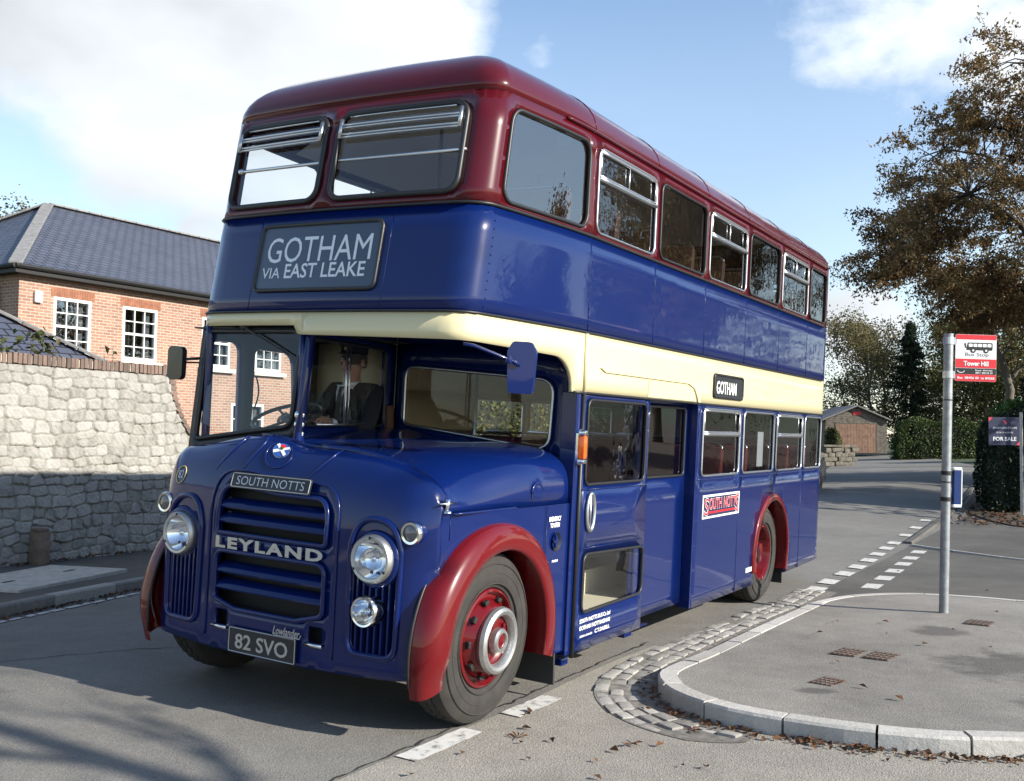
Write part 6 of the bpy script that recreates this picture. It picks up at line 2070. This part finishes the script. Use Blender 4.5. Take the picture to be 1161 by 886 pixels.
for a in (0.62, -0.62):
    c_, s__ = math.cos(a), math.sin(a)
    disc(0, 0.008, M['signwhite'], 'saltire_bar', pts=[(c_ * u - s__ * v, s__ * u + c_ * v) for u, v in ((-0.058, -0.011), (0.058, -0.011), (0.058, 0.011), (-0.058, 0.011))])
disc(0, 0.0105, M['signred'], 'badge_flower', pts=[(0.02 * math.cos(a), 0.030 + 0.014 * math.sin(a)) for a in np.linspace(0, 2 * PI, 13)[:-1]])
disc(0, 0.0105, M['hedge'], 'badge_leaf', pts=[(-0.012, -0.002), (0.012, -0.002), (0.012, 0.018), (-0.012, 0.018)])
# scuttle flutes beside the badge
for (x0_, x1_) in ((-0.55, -0.42), (-0.30, -0.24), (0.22, 0.34)):
    m = MB()
    m.tube([nose(x0_ + (x1_ - x0_) * t + 0.05 * math.sin(t * PI), ZC + 0.5 - 0.27 * (1 - t) - 0.02, 0.0) for t in np.linspace(0, 1, 12)], [0.003 + 0.008 * math.sin(PI * t) for t in np.linspace(0, 1, 12)], 6)
    m.build('scuttle_flute', M['blue'], cowl, True)

# bonnet
def bon(t, y):
    f = sstep(0.10, 0.95, y)
    a = 0.955 + 0.125 * f; e = 2.6 + 3.2 * f
    b = 0.325 + 0.015 * f
    c = math.cos(t); s = math.sin(t)
    x = 0.10 + a * max(0, c) ** (2 / e); z = 1.31 + b * max(0, s) ** (2 / (2.2 + 2.0 * f)) + 0.045 * (y + 0.06) / 1.4 * s
    return V_((x, y, z))
vs = []; fs = []
ys = np.concatenate([np.linspace(-0.075, 0.58, 12), np.linspace(0.60, 0.94, 14), np.linspace(0.98, 1.335, 8)]); tt = np.linspace(0, PI / 2, 22)
nt_ = len(tt) + 4
for y in ys:
    row = [bon(float(t), float(y)) for t in tt]
    zt = row[-1].z
    row += [V_((x, y, zt + 0.06 * sstep(0.10, -0.25, x))) for x in (0.0, -0.1, -0.2, -0.36)]
    vs += row
for j in range(len(ys) - 1):
    for i in range(nt_ - 1): fs.append([j * nt_ + i, j * nt_ + i + 1, (j + 1) * nt_ + i + 1, (j + 1) * nt_ + i][::-1])
bonnet = link_mesh('bonnet', vs, fs, M['blue'], bus, True)
md = bonnet.modifiers.new('thickness', 'SOLIDIFY'); md.thickness = 0.012; md.offset = 0
m = MB()
m.tube([bon(t, 0.10) + V_((0, 0, 0.002)) for t in np.linspace(0.05, PI / 2, 20)], 0.006, 6)
m.tube([bon(t, -0.07) + V_((0, 0, 0.004)) for t in np.linspace(0.0, PI / 2, 20)], 0.020, 8)
m.tube([(1.145, y, 1.312) for y in np.linspace(-0.05, 1.3, 10)], 0.008, 6)
m.build('bonnet_beading', M['blue'], bonnet, True)
m = MB(); m.tube([(1.12, -0.10, 1.32), (1.13, -0.10, 1.36), (1.13, -0.10, 1.40)], [0.016, 0.011, 0.016], 10); m.tube([(1.12, -0.16, 1.375), (1.14, -0.03, 1.375)], 0.006, 6); m.lathe([(0.026, 0), (0.024, 0.012), (0.0, 0.016)], (1.13, -0.10, 1.322), (0, 0, 1), 14); m.build('bonnet_catch', M['chrome'], bonnet, True)
m = MB(); m.lathe([(0.07, 0.006), (0.060, 0.004), (0.05, -0.01), (0, -0.012)], (1.172, 0.86, 1.40), (1, 0, 0), 24); m.build('bonnet_vent', M['chassis'], bonnet, True)
m = MB(); m.tube([V_((1.176, 0.86 + 0.066 * math.cos(a), 1.40 + 0.066 * math.sin(a))) for a in np.linspace(0.2, PI, 14)], 0.011, 6); m.build('vent_hood', M['blue'], bonnet, True)

# side panels over the front wings
def bside(y): return 1.118 + 0.082 * sstep(-0.13, 0.95, y)
for sg in (1, -1):
    r = 0.70; zc = 0.50; yc = AX + 0.03
    ztop = 1.315 if sg > 0 else 1.36
    zl = 0.31
    a0 = math.asin((zl - zc) / r)
    ar = [(yc + r * math.cos(a), zc + r * math.sin(a)) for a in np.linspace(PI - a0, a0, 28)]
    ar = [(max(-0.128, min(y, 1.28)), z) for y, z in ar]
    ol = [p for p in ar]
    # outline: along the arch from front to rear, then up and back
    ol = [(-0.25, 0.36)] * 0 + [p for p in ar if p[0] > -0.127 and p[0] < 1.279]
    ol = [(-0.13, ol[0][1])] + ol + [(1.285, ol[-1][1]), (1.285, ztop), (-0.13, ztop)]
    panel('wing_panel', ol, [], (lambda y, z: V_((bside(y), y, z))) if sg > 0 else (lambda y, z: V_((-bside(y), y, z))), M['blue'], bus, (0.06, 0.06), 0.0)
vs = [V_((0.98, y, 1.309)) for y in np.linspace(-0.13, 1.285, 16)] + [V_((bside(y) + 0.003, y, 1.309)) for y in np.linspace(-0.13, 1.285, 16)]
link_mesh('bonnet_ledge', vs, [[i, i + 1, 17 + i, 16 + i] for i in range(15)], M['blue'], bus)
# seams of the wing panel, fuel cut-out, legends
m = MB(); m.tube([(bside(-0.05) + 0.001, -0.05, z) for z in (1.16, 1.31)], 0.003, 4); m.tube([(W - 0.012, 0.955, z) for z in (0.75, 1.31)], 0.003, 4); m.build('wing_seam', M['blue'], bus, True)
q = lambda u, v, d=0.0: V_((bside(1.07) + 0.008, 1.075 + u, v))
lettering('lettering', 'EMERGENCY', 0.165, 0.032, lambda u, v, d: q(u, v + 1.222), M['white'], bus, 0.03)
lettering('lettering', 'TO OPEN', 0.13, 0.032, lambda u, v, d: q(u, v + 1.180), M['white'], bus, 0.03)
lettering('lettering', 'PUSH', 0.08, 0.016, lambda u, v, d: q(u + .02, v + 0.94), M['white'], bus, 0.03)
m = MB(); m.lathe([(0.062, 0.002), (0.055, -0.004), (0.05, -0.02), (0.0, -0.022)], (bside(1.1) + 0.012, 1.10, 1.07), (1, 0, 0), 24); eo = m.build('emergency_release', M['chassis'], bus, True)
m = MB(); m.box((bside(1.1) + 0.006, 1.10, 1.07), (0.01, 0.018, 0.09), None, 0.003); m.box((bside(1.1) + 0.006, 1.10, 1.07), (0.01, 0.07, 0.018), None, 0.003); m.build('release_lever', M['blue'], eo)

# ---- half cab
cab = lambda x, z, d=0.0: V_((x, -0.055 + 0.10 * (z - 1.6) * 0.9 + 0.03 * x * x - d, z))
ws = rpoly([(-1.035, 1.625), (-0.150, 1.755), (-0.140, 2.372), (-1.035, 2.372)], [0.05, 0.08, 0.08, 0.07])
cf = panel('cab_front', [(-1.095, 1.545), (-0.25, 1.66), (-0.085, 1.67), (-0.085, 2.40), (-1.095, 2.41)], [ws], cab, M['black'], bus, (0.08, 0.08), 0.03, False, M['darklining'])
wn = window(ws, cab, M['glass_clear'], M['black'], cf, 0.016, None, 'windscreen', -0.01)
m = MB(); m.box((-0.088, 0.0, 2.03), (0.05, 0.07, 0.76), Matrix.Rotation(-0.09, 3, 'X'), 0.02); m.build('cab_pillar', M['blue'], bus, True)
wp = empty('windscreen_wiper', (0, 0, 0), (0, 0, 0), bus)
m = MB(); m.lathe([(0.035, 0), (0.03, 0.03), (0, 0.035)], cab(-0.66, 2.405, 0.0), (0, -1, 0), 14); m.tube([cab(-0.66, 2.405, 0.035), cab(-0.52, 2.345, 0.045), cab(-0.35, 2.275, 0.03), cab(-0.21, 2.215, 0.022)], [0.008, 0.007, 0.006, 0.004], 6); m.build('wiper_arm', M['black'], wp, True)
# offside cab side with its two lights
o1 = rpoly([(-S(0.46), 1.62), (-S(0.07), 1.60), (-S(0.09), 2.31), (-S(0.44), 2.32)], [0.04, 0.04, 0.05, 0.09]); o2 = rpoly([(-S(1.12), 1.69), (-S(0.585), 1.69), (-S(0.585), 2.29), (-S(1.06), 2.28)], [0.05, 0.05, 0.06, 0.12])
cd = panel('cab_door', [(-S(1.36), 1.30), (-S(0.02), 1.34), (-S(-0.02), 1.50), (-S(-0.02), 2.42), (-S(1.36), 2.42)], [o1, o2], RMAP, M['blue'], bus, (0.08, 0.1), 0.05, False, M['darklining'])
for o_ in (o1, o2): panel('window', o_, [], lambda u, v: ring(u, v, -0.02), M['glass_clear'], cd, (0.2, 0.2))
m = MB(); m.tube([ring(-S(0.60), z, -0.06) + V_((0.03 * math.sin((z - 1.86) / .22 * PI), 0, 0)) for z in np.linspace(1.86, 2.08, 8)], 0.006, 6); m.build('grab_handle', M['black'], cd, True)
# nearside cab wall, angled back to the bulkhead, with its sliding light
ca, cb_ = V_((-0.10, -0.02, 0)), V_((-0.375, 1.33, 0)); cl_ = (cb_ - ca).length; cdv = (cb_ - ca).normalized(); cnr = V_((cdv.y, -cdv.x, 0))
cw_ = lambda u, z, d=0.0: ca + cdv * u + cnr * d + V_((0, 0, z))
qw = rrect(0.035, 1.20, 1.765, 2.335, 0.06)
cwp = panel('cab_side', [(0.0, 1.60), (cl_, 1.60), (cl_, 2.385), (0.0, 2.385)], [qw], cw_, M['blue'], bus, (0.2, 0.2), 0.03, False, M['darklining'])
wq = window(qw, cw_, M['glass'], M['black'], cwp, 0.012)
m = MB(); m.tube([cw_(0.60, 1.77, 0.0), cw_(0.60, 2.33, 0.0)], 0.009, 6); m.tube([cw_(0.64, 1.77, 0.004), cw_(0.64, 2.33, 0.004)], 0.006, 6); m.tube([cw_(0.2, 1.772, 0.012), cw_(0.95, 1.772, 0.012)], 0.008, 6); m.build('sliding_bar', M['alu'], wq, True)
# bulkhead
bw = rpoly([(-0.285, 1.785), (0.985, 1.665), (1.005, 2.155), (-0.285, 2.228)], [0.06, 0.10, 0.12, 0.09])
bh = panel('bulkhead', [(-0.38, 0.75), (1.165, 0.75), (1.165, 2.39), (-0.38, 2.39)], [bw], lambda x, z: V_((x, 1.345, z)), M['blue'], bus, (0.2, 0.2), 0.02, False, M['lining'])
bwn = window(bw, lambda x, z, d=0.0: V_((x, 1.345 - d, z)), M['glass_clear'], M['alu'], bh, 0.012)
panel('cab_back', [(-1.19, 0.6), (-0.385, 0.6), (-0.385, 2.40), (-1.19, 2.40)], [], lambda x, z: V_((x, 1.345, z)), M['lining'], bus, (0.3, 0.3), 0.02)
# canopy over the bonnet, upper floor, saloon shell
m = MB(); m.prism([(-0.98, 0.06), (0.98, 0.06), (1.09, 0.22), (1.16, 0.75), (1.18, 1.36), (-1.18, 1.36), (-1.16, 0.75), (-1.09, 0.22)], lambda u, v, w: V_((u, v, 2.39 + w)), 0.05); m.build('canopy_soffit', M['blue'], bus)
m = MB(); m.box((0, 4.7, 2.45), (2.38, 6.9, 0.05)); m.box((0, 0.76, 2.465), (2.0, 1.2, 0.04)); m.build('upper_floor', M['floor'], bus)
m = MB(); m.box((0, 4.75, 2.415), (2.36, 6.7, 0.012)); m.build('saloon_ceiling', plain('mahogany lining', (0.13, 0.055, 0.035), 0.4), bus)
m = MB(); m.box((0, 4.5, 0.66), (2.34, 1.7, 0.04)); m.box((0, 6.03, 0.66), (1.2, 1.36, 0.04)); m.box((0, 7.42, 0.66), (2.34, 1.42, 0.04)); m.box((-0.6, 2.5, 0.66), (1.14, 2.3, 0.04)); m.build('saloon_floor', M['floor'], bus)
m = MB(); m.box((0.78, 2.5, 0.47), (0.68, 2.3, 0.04)); m.box((0.46, 2.5, 0.62), (0.04, 2.3, 0.30)); m.box((0.77, 3.62, 0.60), (0.70, 0.04, 0.28)); m.box((0.62, 3.0, .58), (.30, 1.1, .2)); m.build('platform_step', M['creamfloor'], bus)
m = MB(); m.box((0, 4.25, ZG + 0.27), (1.5, 6.3, 0.02)); m.build('upper_ceiling', M['ceiling'], bus)
for sg in (1, -1):
    m = MB(); m.add([V_((sg * 0.75, y, ZG + 0.272)) for y in (1.1, 7.4)] + [V_((sg * 1.165, y, ZG - 0.05)) for y in (7.9, 0.95)], [[0, 1, 2, 3]]); m.build('cove_panel', M['ceiling'], bus)
m = MB(); m.add([V_((-0.75, 1.1, ZG + 0.272)), V_((0.75, 1.1, ZG + 0.272)), V_((1.0, 0.32, ZG - 0.03)), V_((-1.0, 0.32, ZG - 0.03))], [[0, 1, 2, 3]]); m.build('cove_panel', M['ceiling'], bus)
# cab fittings
sw = empty('steering_wheel', (-0.55, 0.36, 1.81), (math.radians(22), 0, 0), bus)
m = MB(); m.tube([(0.245 * math.cos(a), 0.245 * math.sin(a), 0) for a in np.linspace(0, 2 * PI, 41)[:-1]], 0.014, 8, True); m.build('rim', M['black'], sw, True)
m = MB()
for k in range(3): m.tube([(0, 0, -0.03), (0.24 * math.cos(k * 2.09 + .5), 0.24 * math.sin(k * 2.09 + .5), 0)], 0.010, 6)
m.tube([(0, 0, -0.02), (0, 0, -0.7)], 0.022, 8); m.lathe([(0.05, -0.03), (0.045, 0.0), (0, 0.01)], (0, 0, 0), (0, 0, 1), 16); m.build('column', M['black'], sw, True)
m = MB(); m.box((-0.55, 0.98, 1.45), (0.46, 0.44, 0.12), None, 0.04); m.box((-0.55, 1.25, 1.68), (0.46, 0.10, 0.5), Matrix.Rotation(0.08, 3, 'X'), 0.04); m.box((-.55, 1.0, 1.17), (.3, .3, .46)); m.build('driver_seat', M['brownhide'], bus, True, 0.8)
m = MB(); m.box((-0.66, 0.62, 0.93), (1.06, 1.38, 0.03)); m.box((-0.60, 0.06, 1.42), (0.92, 0.22, 0.10), Matrix.Rotation(0.3, 3, 'X'), .02); m.build('cab_floor', M['darklining'], bus)
m = MB(); m.box((-0.66, 0.66, 2.395), (1.0, 1.25, 0.01)); m.build('cab_ceiling', M['darklining'], bus)
m = MB(); m.tube([(-0.42, 1.27, 1.90), (-0.42, 1.27, 2.02)], 0.045, 10); m.tube([(-0.42, 1.27, 2.02), (-0.42, 1.27, 2.06)], 0.02, 8); m.build('extinguisher', M['gloss_black'], bus, True)

# ---- seats (a loop copies the seat and its parts)
def seat(width, y, x, z, mat, name):
    root = empty(name, (x, y, z), (0, 0, 0), bus)
    m = MB(); m.box((0, 0, 0.40), (width, 0.42, 0.12), None, 0.04); m.build('cushion', M[mat], root, True, 0.8)
    m = MB(); m.box((0, 0.24, 0.72), (width, 0.10, 0.56), Matrix.Rotation(-0.12, 3, 'X'), 0.045); m.build('backrest', M[mat], root, True, 0.8)
    m = MB(); m.tube([(-width / 2 + .03, 0.28, 0.42), (-width / 2 + 0.03, 0.30, 1.0), (-width / 2 + .07, 0.305, 1.035), (width / 2 - .07, 0.305, 1.035), (width / 2 - 0.03, 0.30, 1.0), (width / 2 - .03, 0.28, 0.42)], 0.013, 6)
    m.tube([(width / 2 - 0.05, -0.1, 0), (width / 2 - 0.05, -0.1, 0.36)], 0.015, 6); m.build('grab_rail', M['alu'], root, True)
    return root


def copy_seat(src, loc, rz=0):
    c = src.copy(); COL.objects.link(c); c.parent = bus; c.location = loc; c.rotation_euler = (0, 0, rz)
    for ch in src.children:
        d = ch.copy(); COL.objects.link(d); d.parent = c
    return c


s0 = seat(0.86, 4.35, 0.70, 0.68, 'moquette', 'saloon_seat')
for k in range(5):
    for sx in (0.70, -0.70):
        if k == 0 and sx > 0: continue
        copy_seat(s0, (sx, 4.35 + k * 0.76, 0.68))
for k in range(3): copy_seat(s0, (-0.70, 1.95 + k * 0.78, 0.68))
s1 = seat(1.42, 0.95, 0.42, 2.47, 'brownhide', 'upper_seat')
for k in range(1, 9): copy_seat(s1, (0.42, 0.95 + k * 0.80, 2.47 + (0.0 if k else 0)))
# hand rails upstairs and poles
m = MB(); m.tube([(-1.0, 0.20, 3.50), (-0.9, 0.17, 3.50), (0.0, 0.14, 3.50), (0.95, 0.17, 3.50)], 0.012, 8)
m.lathe([(0, -.03), (0.024, -0.015), (.024, .015), (0, .03)], (-0.93, 0.175, 3.50), (1, 0, 0), 12); m.build('front_rail', M['alu'], bus, True)
m = MB()
for y in (1.7, 3.3, 4.9): m.tube([(-0.32, y, 2.47), (-0.32, y, 4.18)], 0.015, 8)
for y in (1.75, 3.5): m.tube([(0.1, y, 0.66), (0.1, y, 2.40)], 0.016, 8)
m.build('grab_pole', M['alu'], bus, True)
m = MB()
for y in np.arange(1.2, 7.6, 1.15):
    m.lathe([(0.06, 0), (0.06, -0.03), (0.04, -0.06), (0, -0.07)], (0.45, y, ZG + 0.265), (0, 0, 1), 12)
m.build('ceiling_lamp', M['ceiling'], bus, True)
m = MB(); m.box((0.52, 1.55, 1.0), (0.9, 0.03, 0.7)); m.build('partition', M['lining'], bus)
m = MB(); m.box((W - 0.04, 5.62, 1.66), (0.004, 0.20, 0.36)); m.build('window_notice', M['signwhite'], bus)

# ---- mirrors, indicator
mr = empty('door_mirror', (0, 0, 0), (0, 0, 0), bus)
m = MB(); m.prism(rpoly([(-0.075, -0.155), (0.075, -0.155), (0.088, 0.10), (0.055, 0.16), (-0.055, 0.16), (-0.088, 0.10)], 0.03, 4), lambda u, v, w: V_((1.30 + u * 0.80, 0.36 + u * 0.6 + w, 2.185 + v)), 0.022); m.build('mirror_back', M['blue'], mr)
m = MB(); m.tube([(1.10, 0.02, 2.30), (1.15, 0.06, 2.295), (1.27, 0.30, 2.225), (1.30, 0.345, 2.20)], [0.012, 0.010, 0.010, 0.012], 8); m.lathe([(.02, -.02), (.022, 0), (.02, .02)], (1.26, .28, 2.23), (0, 0, 1), 10); m.build('mirror_arm', M['blue'], mr, True)
mr = empty('door_mirror', (0, 0, 0), (0, 0, 0), bus)
m = MB(); m.prism(rrect(-0.055, 0.055, -0.115, 0.115, 0.035, 4), lambda u, v, w: V_((-1.165 + u * 0.85, -0.12 + u * 0.4 + w, 2.14 + v)), 0.04); m.build('mirror_back', M['gloss_black'], mr)
m = MB(); m.tube([(-1.08, 0.02, 2.18), (-1.12, -0.05, 2.17), (-1.165, -0.10, 2.155)], 0.010, 8); m.tube([(-1.08, 0.02, 2.15), (-1.165, -0.09, 2.145)], 0.007, 6); m.build('mirror_arm', M['black'], mr, True)
tr_ = empty('turn_indicator', (W + 0.004, 1.335, 1.70), (0, 0, 0), bus)
m = MB(); m.prism(rrect(-0.042, 0.042, -0.125, 0.125, 0.04), lambda u, v, w: V_((-0.004 + w, u, v)), 0.018); m.build('base', M['chrome'], tr_, False)
m = MB(); m.box((0.03, 0, 0.0), (0.055, 0.056, 0.165), None, 0.022); m.build('lens', M['amber'], tr_, True, 0.9)
m = MB(); m.box((0.03, 0, 0.098), (0.06, 0.062, 0.04), None, 0.016); m.build('cap', M['chrome'], tr_, True, 0.9)
m = MB(); m.box((0.028, 0, -0.098), (0.056, 0.06, 0.032), None, 0.014); m.build('cap', M['chrome'], tr_, True, 0.9)
m = MB()
for k in range(3): m.lathe([(0.035, 0), (0.032, 0.012), (0.02, 0.02), (0, 0.022)], cw_(0.0, 1.70 + k * 0.06 - 0.05, 0.012) + V_((0.0, -0.01, 0.06)), (0.8, -0.6, 0), 16)
m.build('chrome_hinge', M['chrome'], bus, True)


# ---- the driver
def driver():
    base = V_((-0.545, 1.0, 1.50))
    P_ = lambda x, y, z: V_((x, y, z)) 
    root = empty('person', BUS_LOC + BUS_R @ base, (0, PHI, 0))
    tag(root, 'bus driver in dark uniform, peaked cap, white shirt and black tie at the wheel', 'person')
    # local frame: x to the kerb, y backwards, z up; pelvis at the origin
    J = {'pelvis': (0, 0.02, 0.06), 'belly': (0, 0.04, 0.20), 'chest': (0, 0.05, 0.38), 'neck0': (0, 0.04, 0.54), 'neck': (0.01, 0.02, 0.60), 'headlow': (0.012, 0.0, 0.65), 'head': (0.015, 0.0, 0.74), 'crown': (0.015, 0.02, 0.81),
         'shL': (0.19, 0.05, 0.50), 'elL': (0.27, -0.10, 0.24), 'wrL': (0.17, -0.38, 0.27), 'haL': (0.15, -0.46, 0.30),
         'shR': (-0.19, 0.05, 0.50), 'elR': (-0.28, -0.10, 0.24), 'wrR': (-0.20, -0.38, 0.27), 'haR': (-0.18, -0.46, 0.30),
         'hipL': (0.10, 0, 0.05), 'knL': (0.14, -0.42, 0.08), 'anL': (0.14, -0.46, -0.24), 'toL': (0.14, -0.60, -0.28),
         'hipR': (-0.10, 0, 0.05), 'knR': (-0.14, -0.42, 0.08), 'anR': (-0.14, -0.46, -0.24), 'toR': (-0.14, -0.60, -0.28)}
    Rr = {'pelvis': .15, 'belly': .14, 'chest': .15, 'neck0': .075, 'neck': .056, 'headlow': .07, 'head': .088, 'crown': .075, 'sh': .075, 'el': .048, 'wr': .030, 'ha': .036, 'hip': .09, 'kn': .066, 'an': .045, 'to': .04}
    E_ = [('pelvis', 'belly'), ('belly', 'chest'), ('chest', 'neck0'), ('neck0', 'neck'), ('neck', 'headlow'), ('headlow', 'head'), ('head', 'crown')]
    for s in 'LR': E_ += [('chest', 'sh' + s), ('sh' + s, 'el' + s), ('el' + s, 'wr' + s), ('wr' + s, 'ha' + s), ('pelvis', 'hip' + s), ('hip' + s, 'kn' + s), ('kn' + s, 'an' + s), ('an' + s, 'to' + s)]

    def skin(name, keys, mat, grow=0.0, extra=None, sub=2):
        vs = [J[k] for k in keys]; idx = {k: i for i, k in enumerate(keys)}
        es = [(idx[a], idx[b]) for a, b in E_ if a in idx and b in idx]
        rs = [Rr.get(k, Rr.get(k[:2], Rr.get(k[:3], 0.05))) + grow for k in keys]
        if extra:
            for chain in extra:
                prev = idx[chain[0]]
                for (p, r) in chain[1:]: vs.append(p); rs.append(r); es.append((prev, len(vs) - 1)); prev = len(vs) - 1
        me = bpy.data.meshes.new(name); me.from_pydata(vs, es, []); me.materials.append(mat)
        o = bpy.data.objects.new(name, me); COL.objects.link(o); o.parent = root
        o.modifiers.new('skin', 'SKIN')
        if not me.skin_vertices: 
            bm = bmesh.new(); bm.from_mesh(me); bm.verts.layers.skin.verify(); bm.to_mesh(me); bm.free()
        for i, sv in enumerate(me.skin_vertices[0].data): sv.radius = (rs[i], rs[i] * (0.75 if keys[min(i, len(keys) - 1)] in ('chest', 'belly') and i < len(keys) else 1)); sv.use_root = (i == 0)
        m_ = o.modifiers.new('sub', 'SUBSURF'); m_.levels = sub; m_.render_levels = sub
        return o
    fingers = []
    for s, sx in (('L', 1), ('R', -1)):
        h = V_(J['ha' + s])
        for k in range(4):
            b0 = h + V_((0.0, -0.02, 0.0)) + V_((0.020 * (k - 1.5) * sx, 0, 0.012 * (1.5 - k)))
            ln = (0.9, 1.0, 0.95, 0.75)[k]
            fingers.append(['ha' + s, (tuple(b0), 0.011), (tuple(b0 + V_((0, -0.035 * ln, 0.012))), 0.010), (tuple(b0 + V_((0, -0.055 * ln, -0.012))), 0.009), (tuple(b0 + V_((0, -0.04 * ln, -0.034))), 0.008)])
        fingers.append(['ha' + s, (tuple(h + V_((-0.03 * sx, -0.01, 0.01))), 0.012), (tuple(h + V_((-0.045 * sx, -0.035, 0.0))), 0.011), (tuple(h + V_((-0.03 * sx, -0.055, -0.018))), 0.009)])
    body = skin('body', list(J), M['skin'], 0.0, fingers)
    jacket = skin('jacket', ['pelvis', 'belly', 'chest', 'shL', 'elL', 'wrL', 'shR', 'elR', 'wrR'], M['navycloth'], 0.014)
    trousers = skin('trousers', ['pelvis', 'hipL', 'knL', 'anL', 'hipR', 'knR', 'anR'], M['navycloth'], 0.012)
    for s in 'LR':
        m = MB(); m.lathe([(0.035, -0.05), (0.04, -0.035), (0.04, 0.01), (0.034, 0.015)], J['wr' + s], (V_(J['ha' + s]) - V_(J['wr' + s])), 14); m.build('shirt_cuff', M['shirt'], root, True)
        m = MB(); m.box(V_(J['to' + s]) + V_((0, 0.05, -0.01)), (0.1, 0.28, 0.09), None, 0.04); m.build('shoe', M['gloss_black'], root, True)
    # shirt front, collar, tie: laid on the chest
    fr = lambda x, z: V_((x, -0.112 - 0.02 * math.sin(min(1, max(0, (z - .1) / .45)) * PI) + x * x * 1.2, z))
    m = MB(); m.prism([(0, 0.16), (0.075, 0.50), (0.062, 0.555), (-0.062, 0.555), (-0.075, 0.50)], lambda u, v, w: fr(u, v) + V_((0, 0.035 - w + 0.05 * sstep(0.44, 0.56, v), 0)), 0.05); m.build('shirt', M['shirt'], root)
    m = MB(); m.lathe([(0.066, 0.0), (0.062, 0.045)], (0.008, 0.022, 0.545), (0.0, -0.25, 1), 20); m.build('collar', M['shirt'], root, True)
    m = MB(); m.prism([(-0.02, 0.545), (0.02, 0.545), (0.014, 0.51), (0.032, 0.22), (0, 0.17), (-0.032, 0.22), (-0.014, 0.51)], lambda u, v, w: fr(u, v) + V_((0, 0.03 - w + 0.05 * sstep(0.44, 0.56, v), 0)), 0.055); m.build('tie', M['tie'], root)
    for sx in (1, -1):
        m = MB(); m.prism([(sx * 0.05, 0.55), (sx * 0.095, 0.50), (sx * 0.085, 0.42), (sx * 0.005, 0.16), (sx * 0.03, 0.40)], lambda u, v, w: fr(u, v) + V_((0, 0.03 - w + 0.045 * sstep(0.44, 0.56, v), 0)), 0.06); m.build('lapel', M['navycloth'], root)
    # face
    hc = V_((0.015, 0.0, 0.73))
    m = MB(); m.lathe([(0.012, 0.03), (0.017, 0.012), (0.014, -0.008), (0, -0.014)], hc + V_((0, -0.092, -0.02)), (0, 0.35, 1), 10); m.build('nose', M['skin'], root, True)
    for sx in (1, -1):
        m = MB(); m.lathe([(0, -0.012), (0.011, -0.006), (0.013, 0.0), (0.011, 0.006)], hc + V_((sx * 0.032, -0.082, 0.015)), (0, 1, 0), 12); m.build('eye', M['shirt'], root, True)
        m = MB(); m.lathe([(0, -0.0145), (0.006, -0.011), (0.006, 0)], hc + V_((sx * 0.032, -0.082, 0.015)), (0, 1, 0), 10); m.build('pupil', M['tie'], root, True)
        m = MB(); m.box(hc + V_((sx * 0.032, -0.088, 0.036)), (0.034, 0.008, 0.007), None, 0.003); m.build('eyebrow', M['hair'], root)
        m = MB(); m.lathe([(0.0, -0.012), (0.026, -0.008), (0.03, 0.004), (0.02, 0.01), (0, 0.006)], hc + V_((sx * 0.092, 0.012, -0.005)), (sx, 0.3, 0), 14); m.build('ear', M['skin'], root, True)
    m = MB(); m.box(hc + V_((0, -0.083, -0.062)), (0.046, 0.01, 0.010), None, 0.004); m.build('mouth', plain('lip', (0.30, 0.10, 0.08), 0.5), root)
    m = MB(); m.lathe([(0.096, -0.03), (0.098, 0.0), (0.094, 0.05), (0.05, 0.09), (0, 0.10)], hc + V_((0, 0.022, 0.0)), (0, 0.1, 1), 24); m.build('hair', M['hair'], root, True)
    cp = empty('peaked_cap', hc + V_((0, 0.008, 0.080)), (-0.06, 0, 0), root)
    m = MB(); m.lathe([(0.100, -0.015), (0.103, 0.03), (0.135, 0.062), (0.137, 0.072), (0.10, 0.086), (0.0, 0.092)], (0, 0.01, 0), (0, 0, 1), 32); m.build('cap_crown', M['navycloth'], cp, True)
    m = MB(); vs = []; n_ = 15
    for k in range(n_):
        a = PI + PI * (k / (n_ - 1)); vs += [V_((0.10 * math.cos(a), 0.01 + 0.10 * math.sin(a), -0.012)), V_((0.108 * math.cos(a), 0.01 + 0.145 * math.sin(a), -0.024))]
    m.add(vs, [[2 * k, 2 * k + 1, 2 * k + 3, 2 * k + 2] for k in range(n_ - 1)]); pk = m.build('peak', M['gloss_black'], cp, True)
    md = pk.modifiers.new('t', 'SOLIDIFY'); md.thickness = 0.004
    m = MB(); m.lathe([(0.014, 0), (0.01, 0.004), (0, 0.005)], (0, -0.095, 0.012), (0, -1, 0.2), 10); m.build('cap_badge', M['gold'], cp, True)


driver()
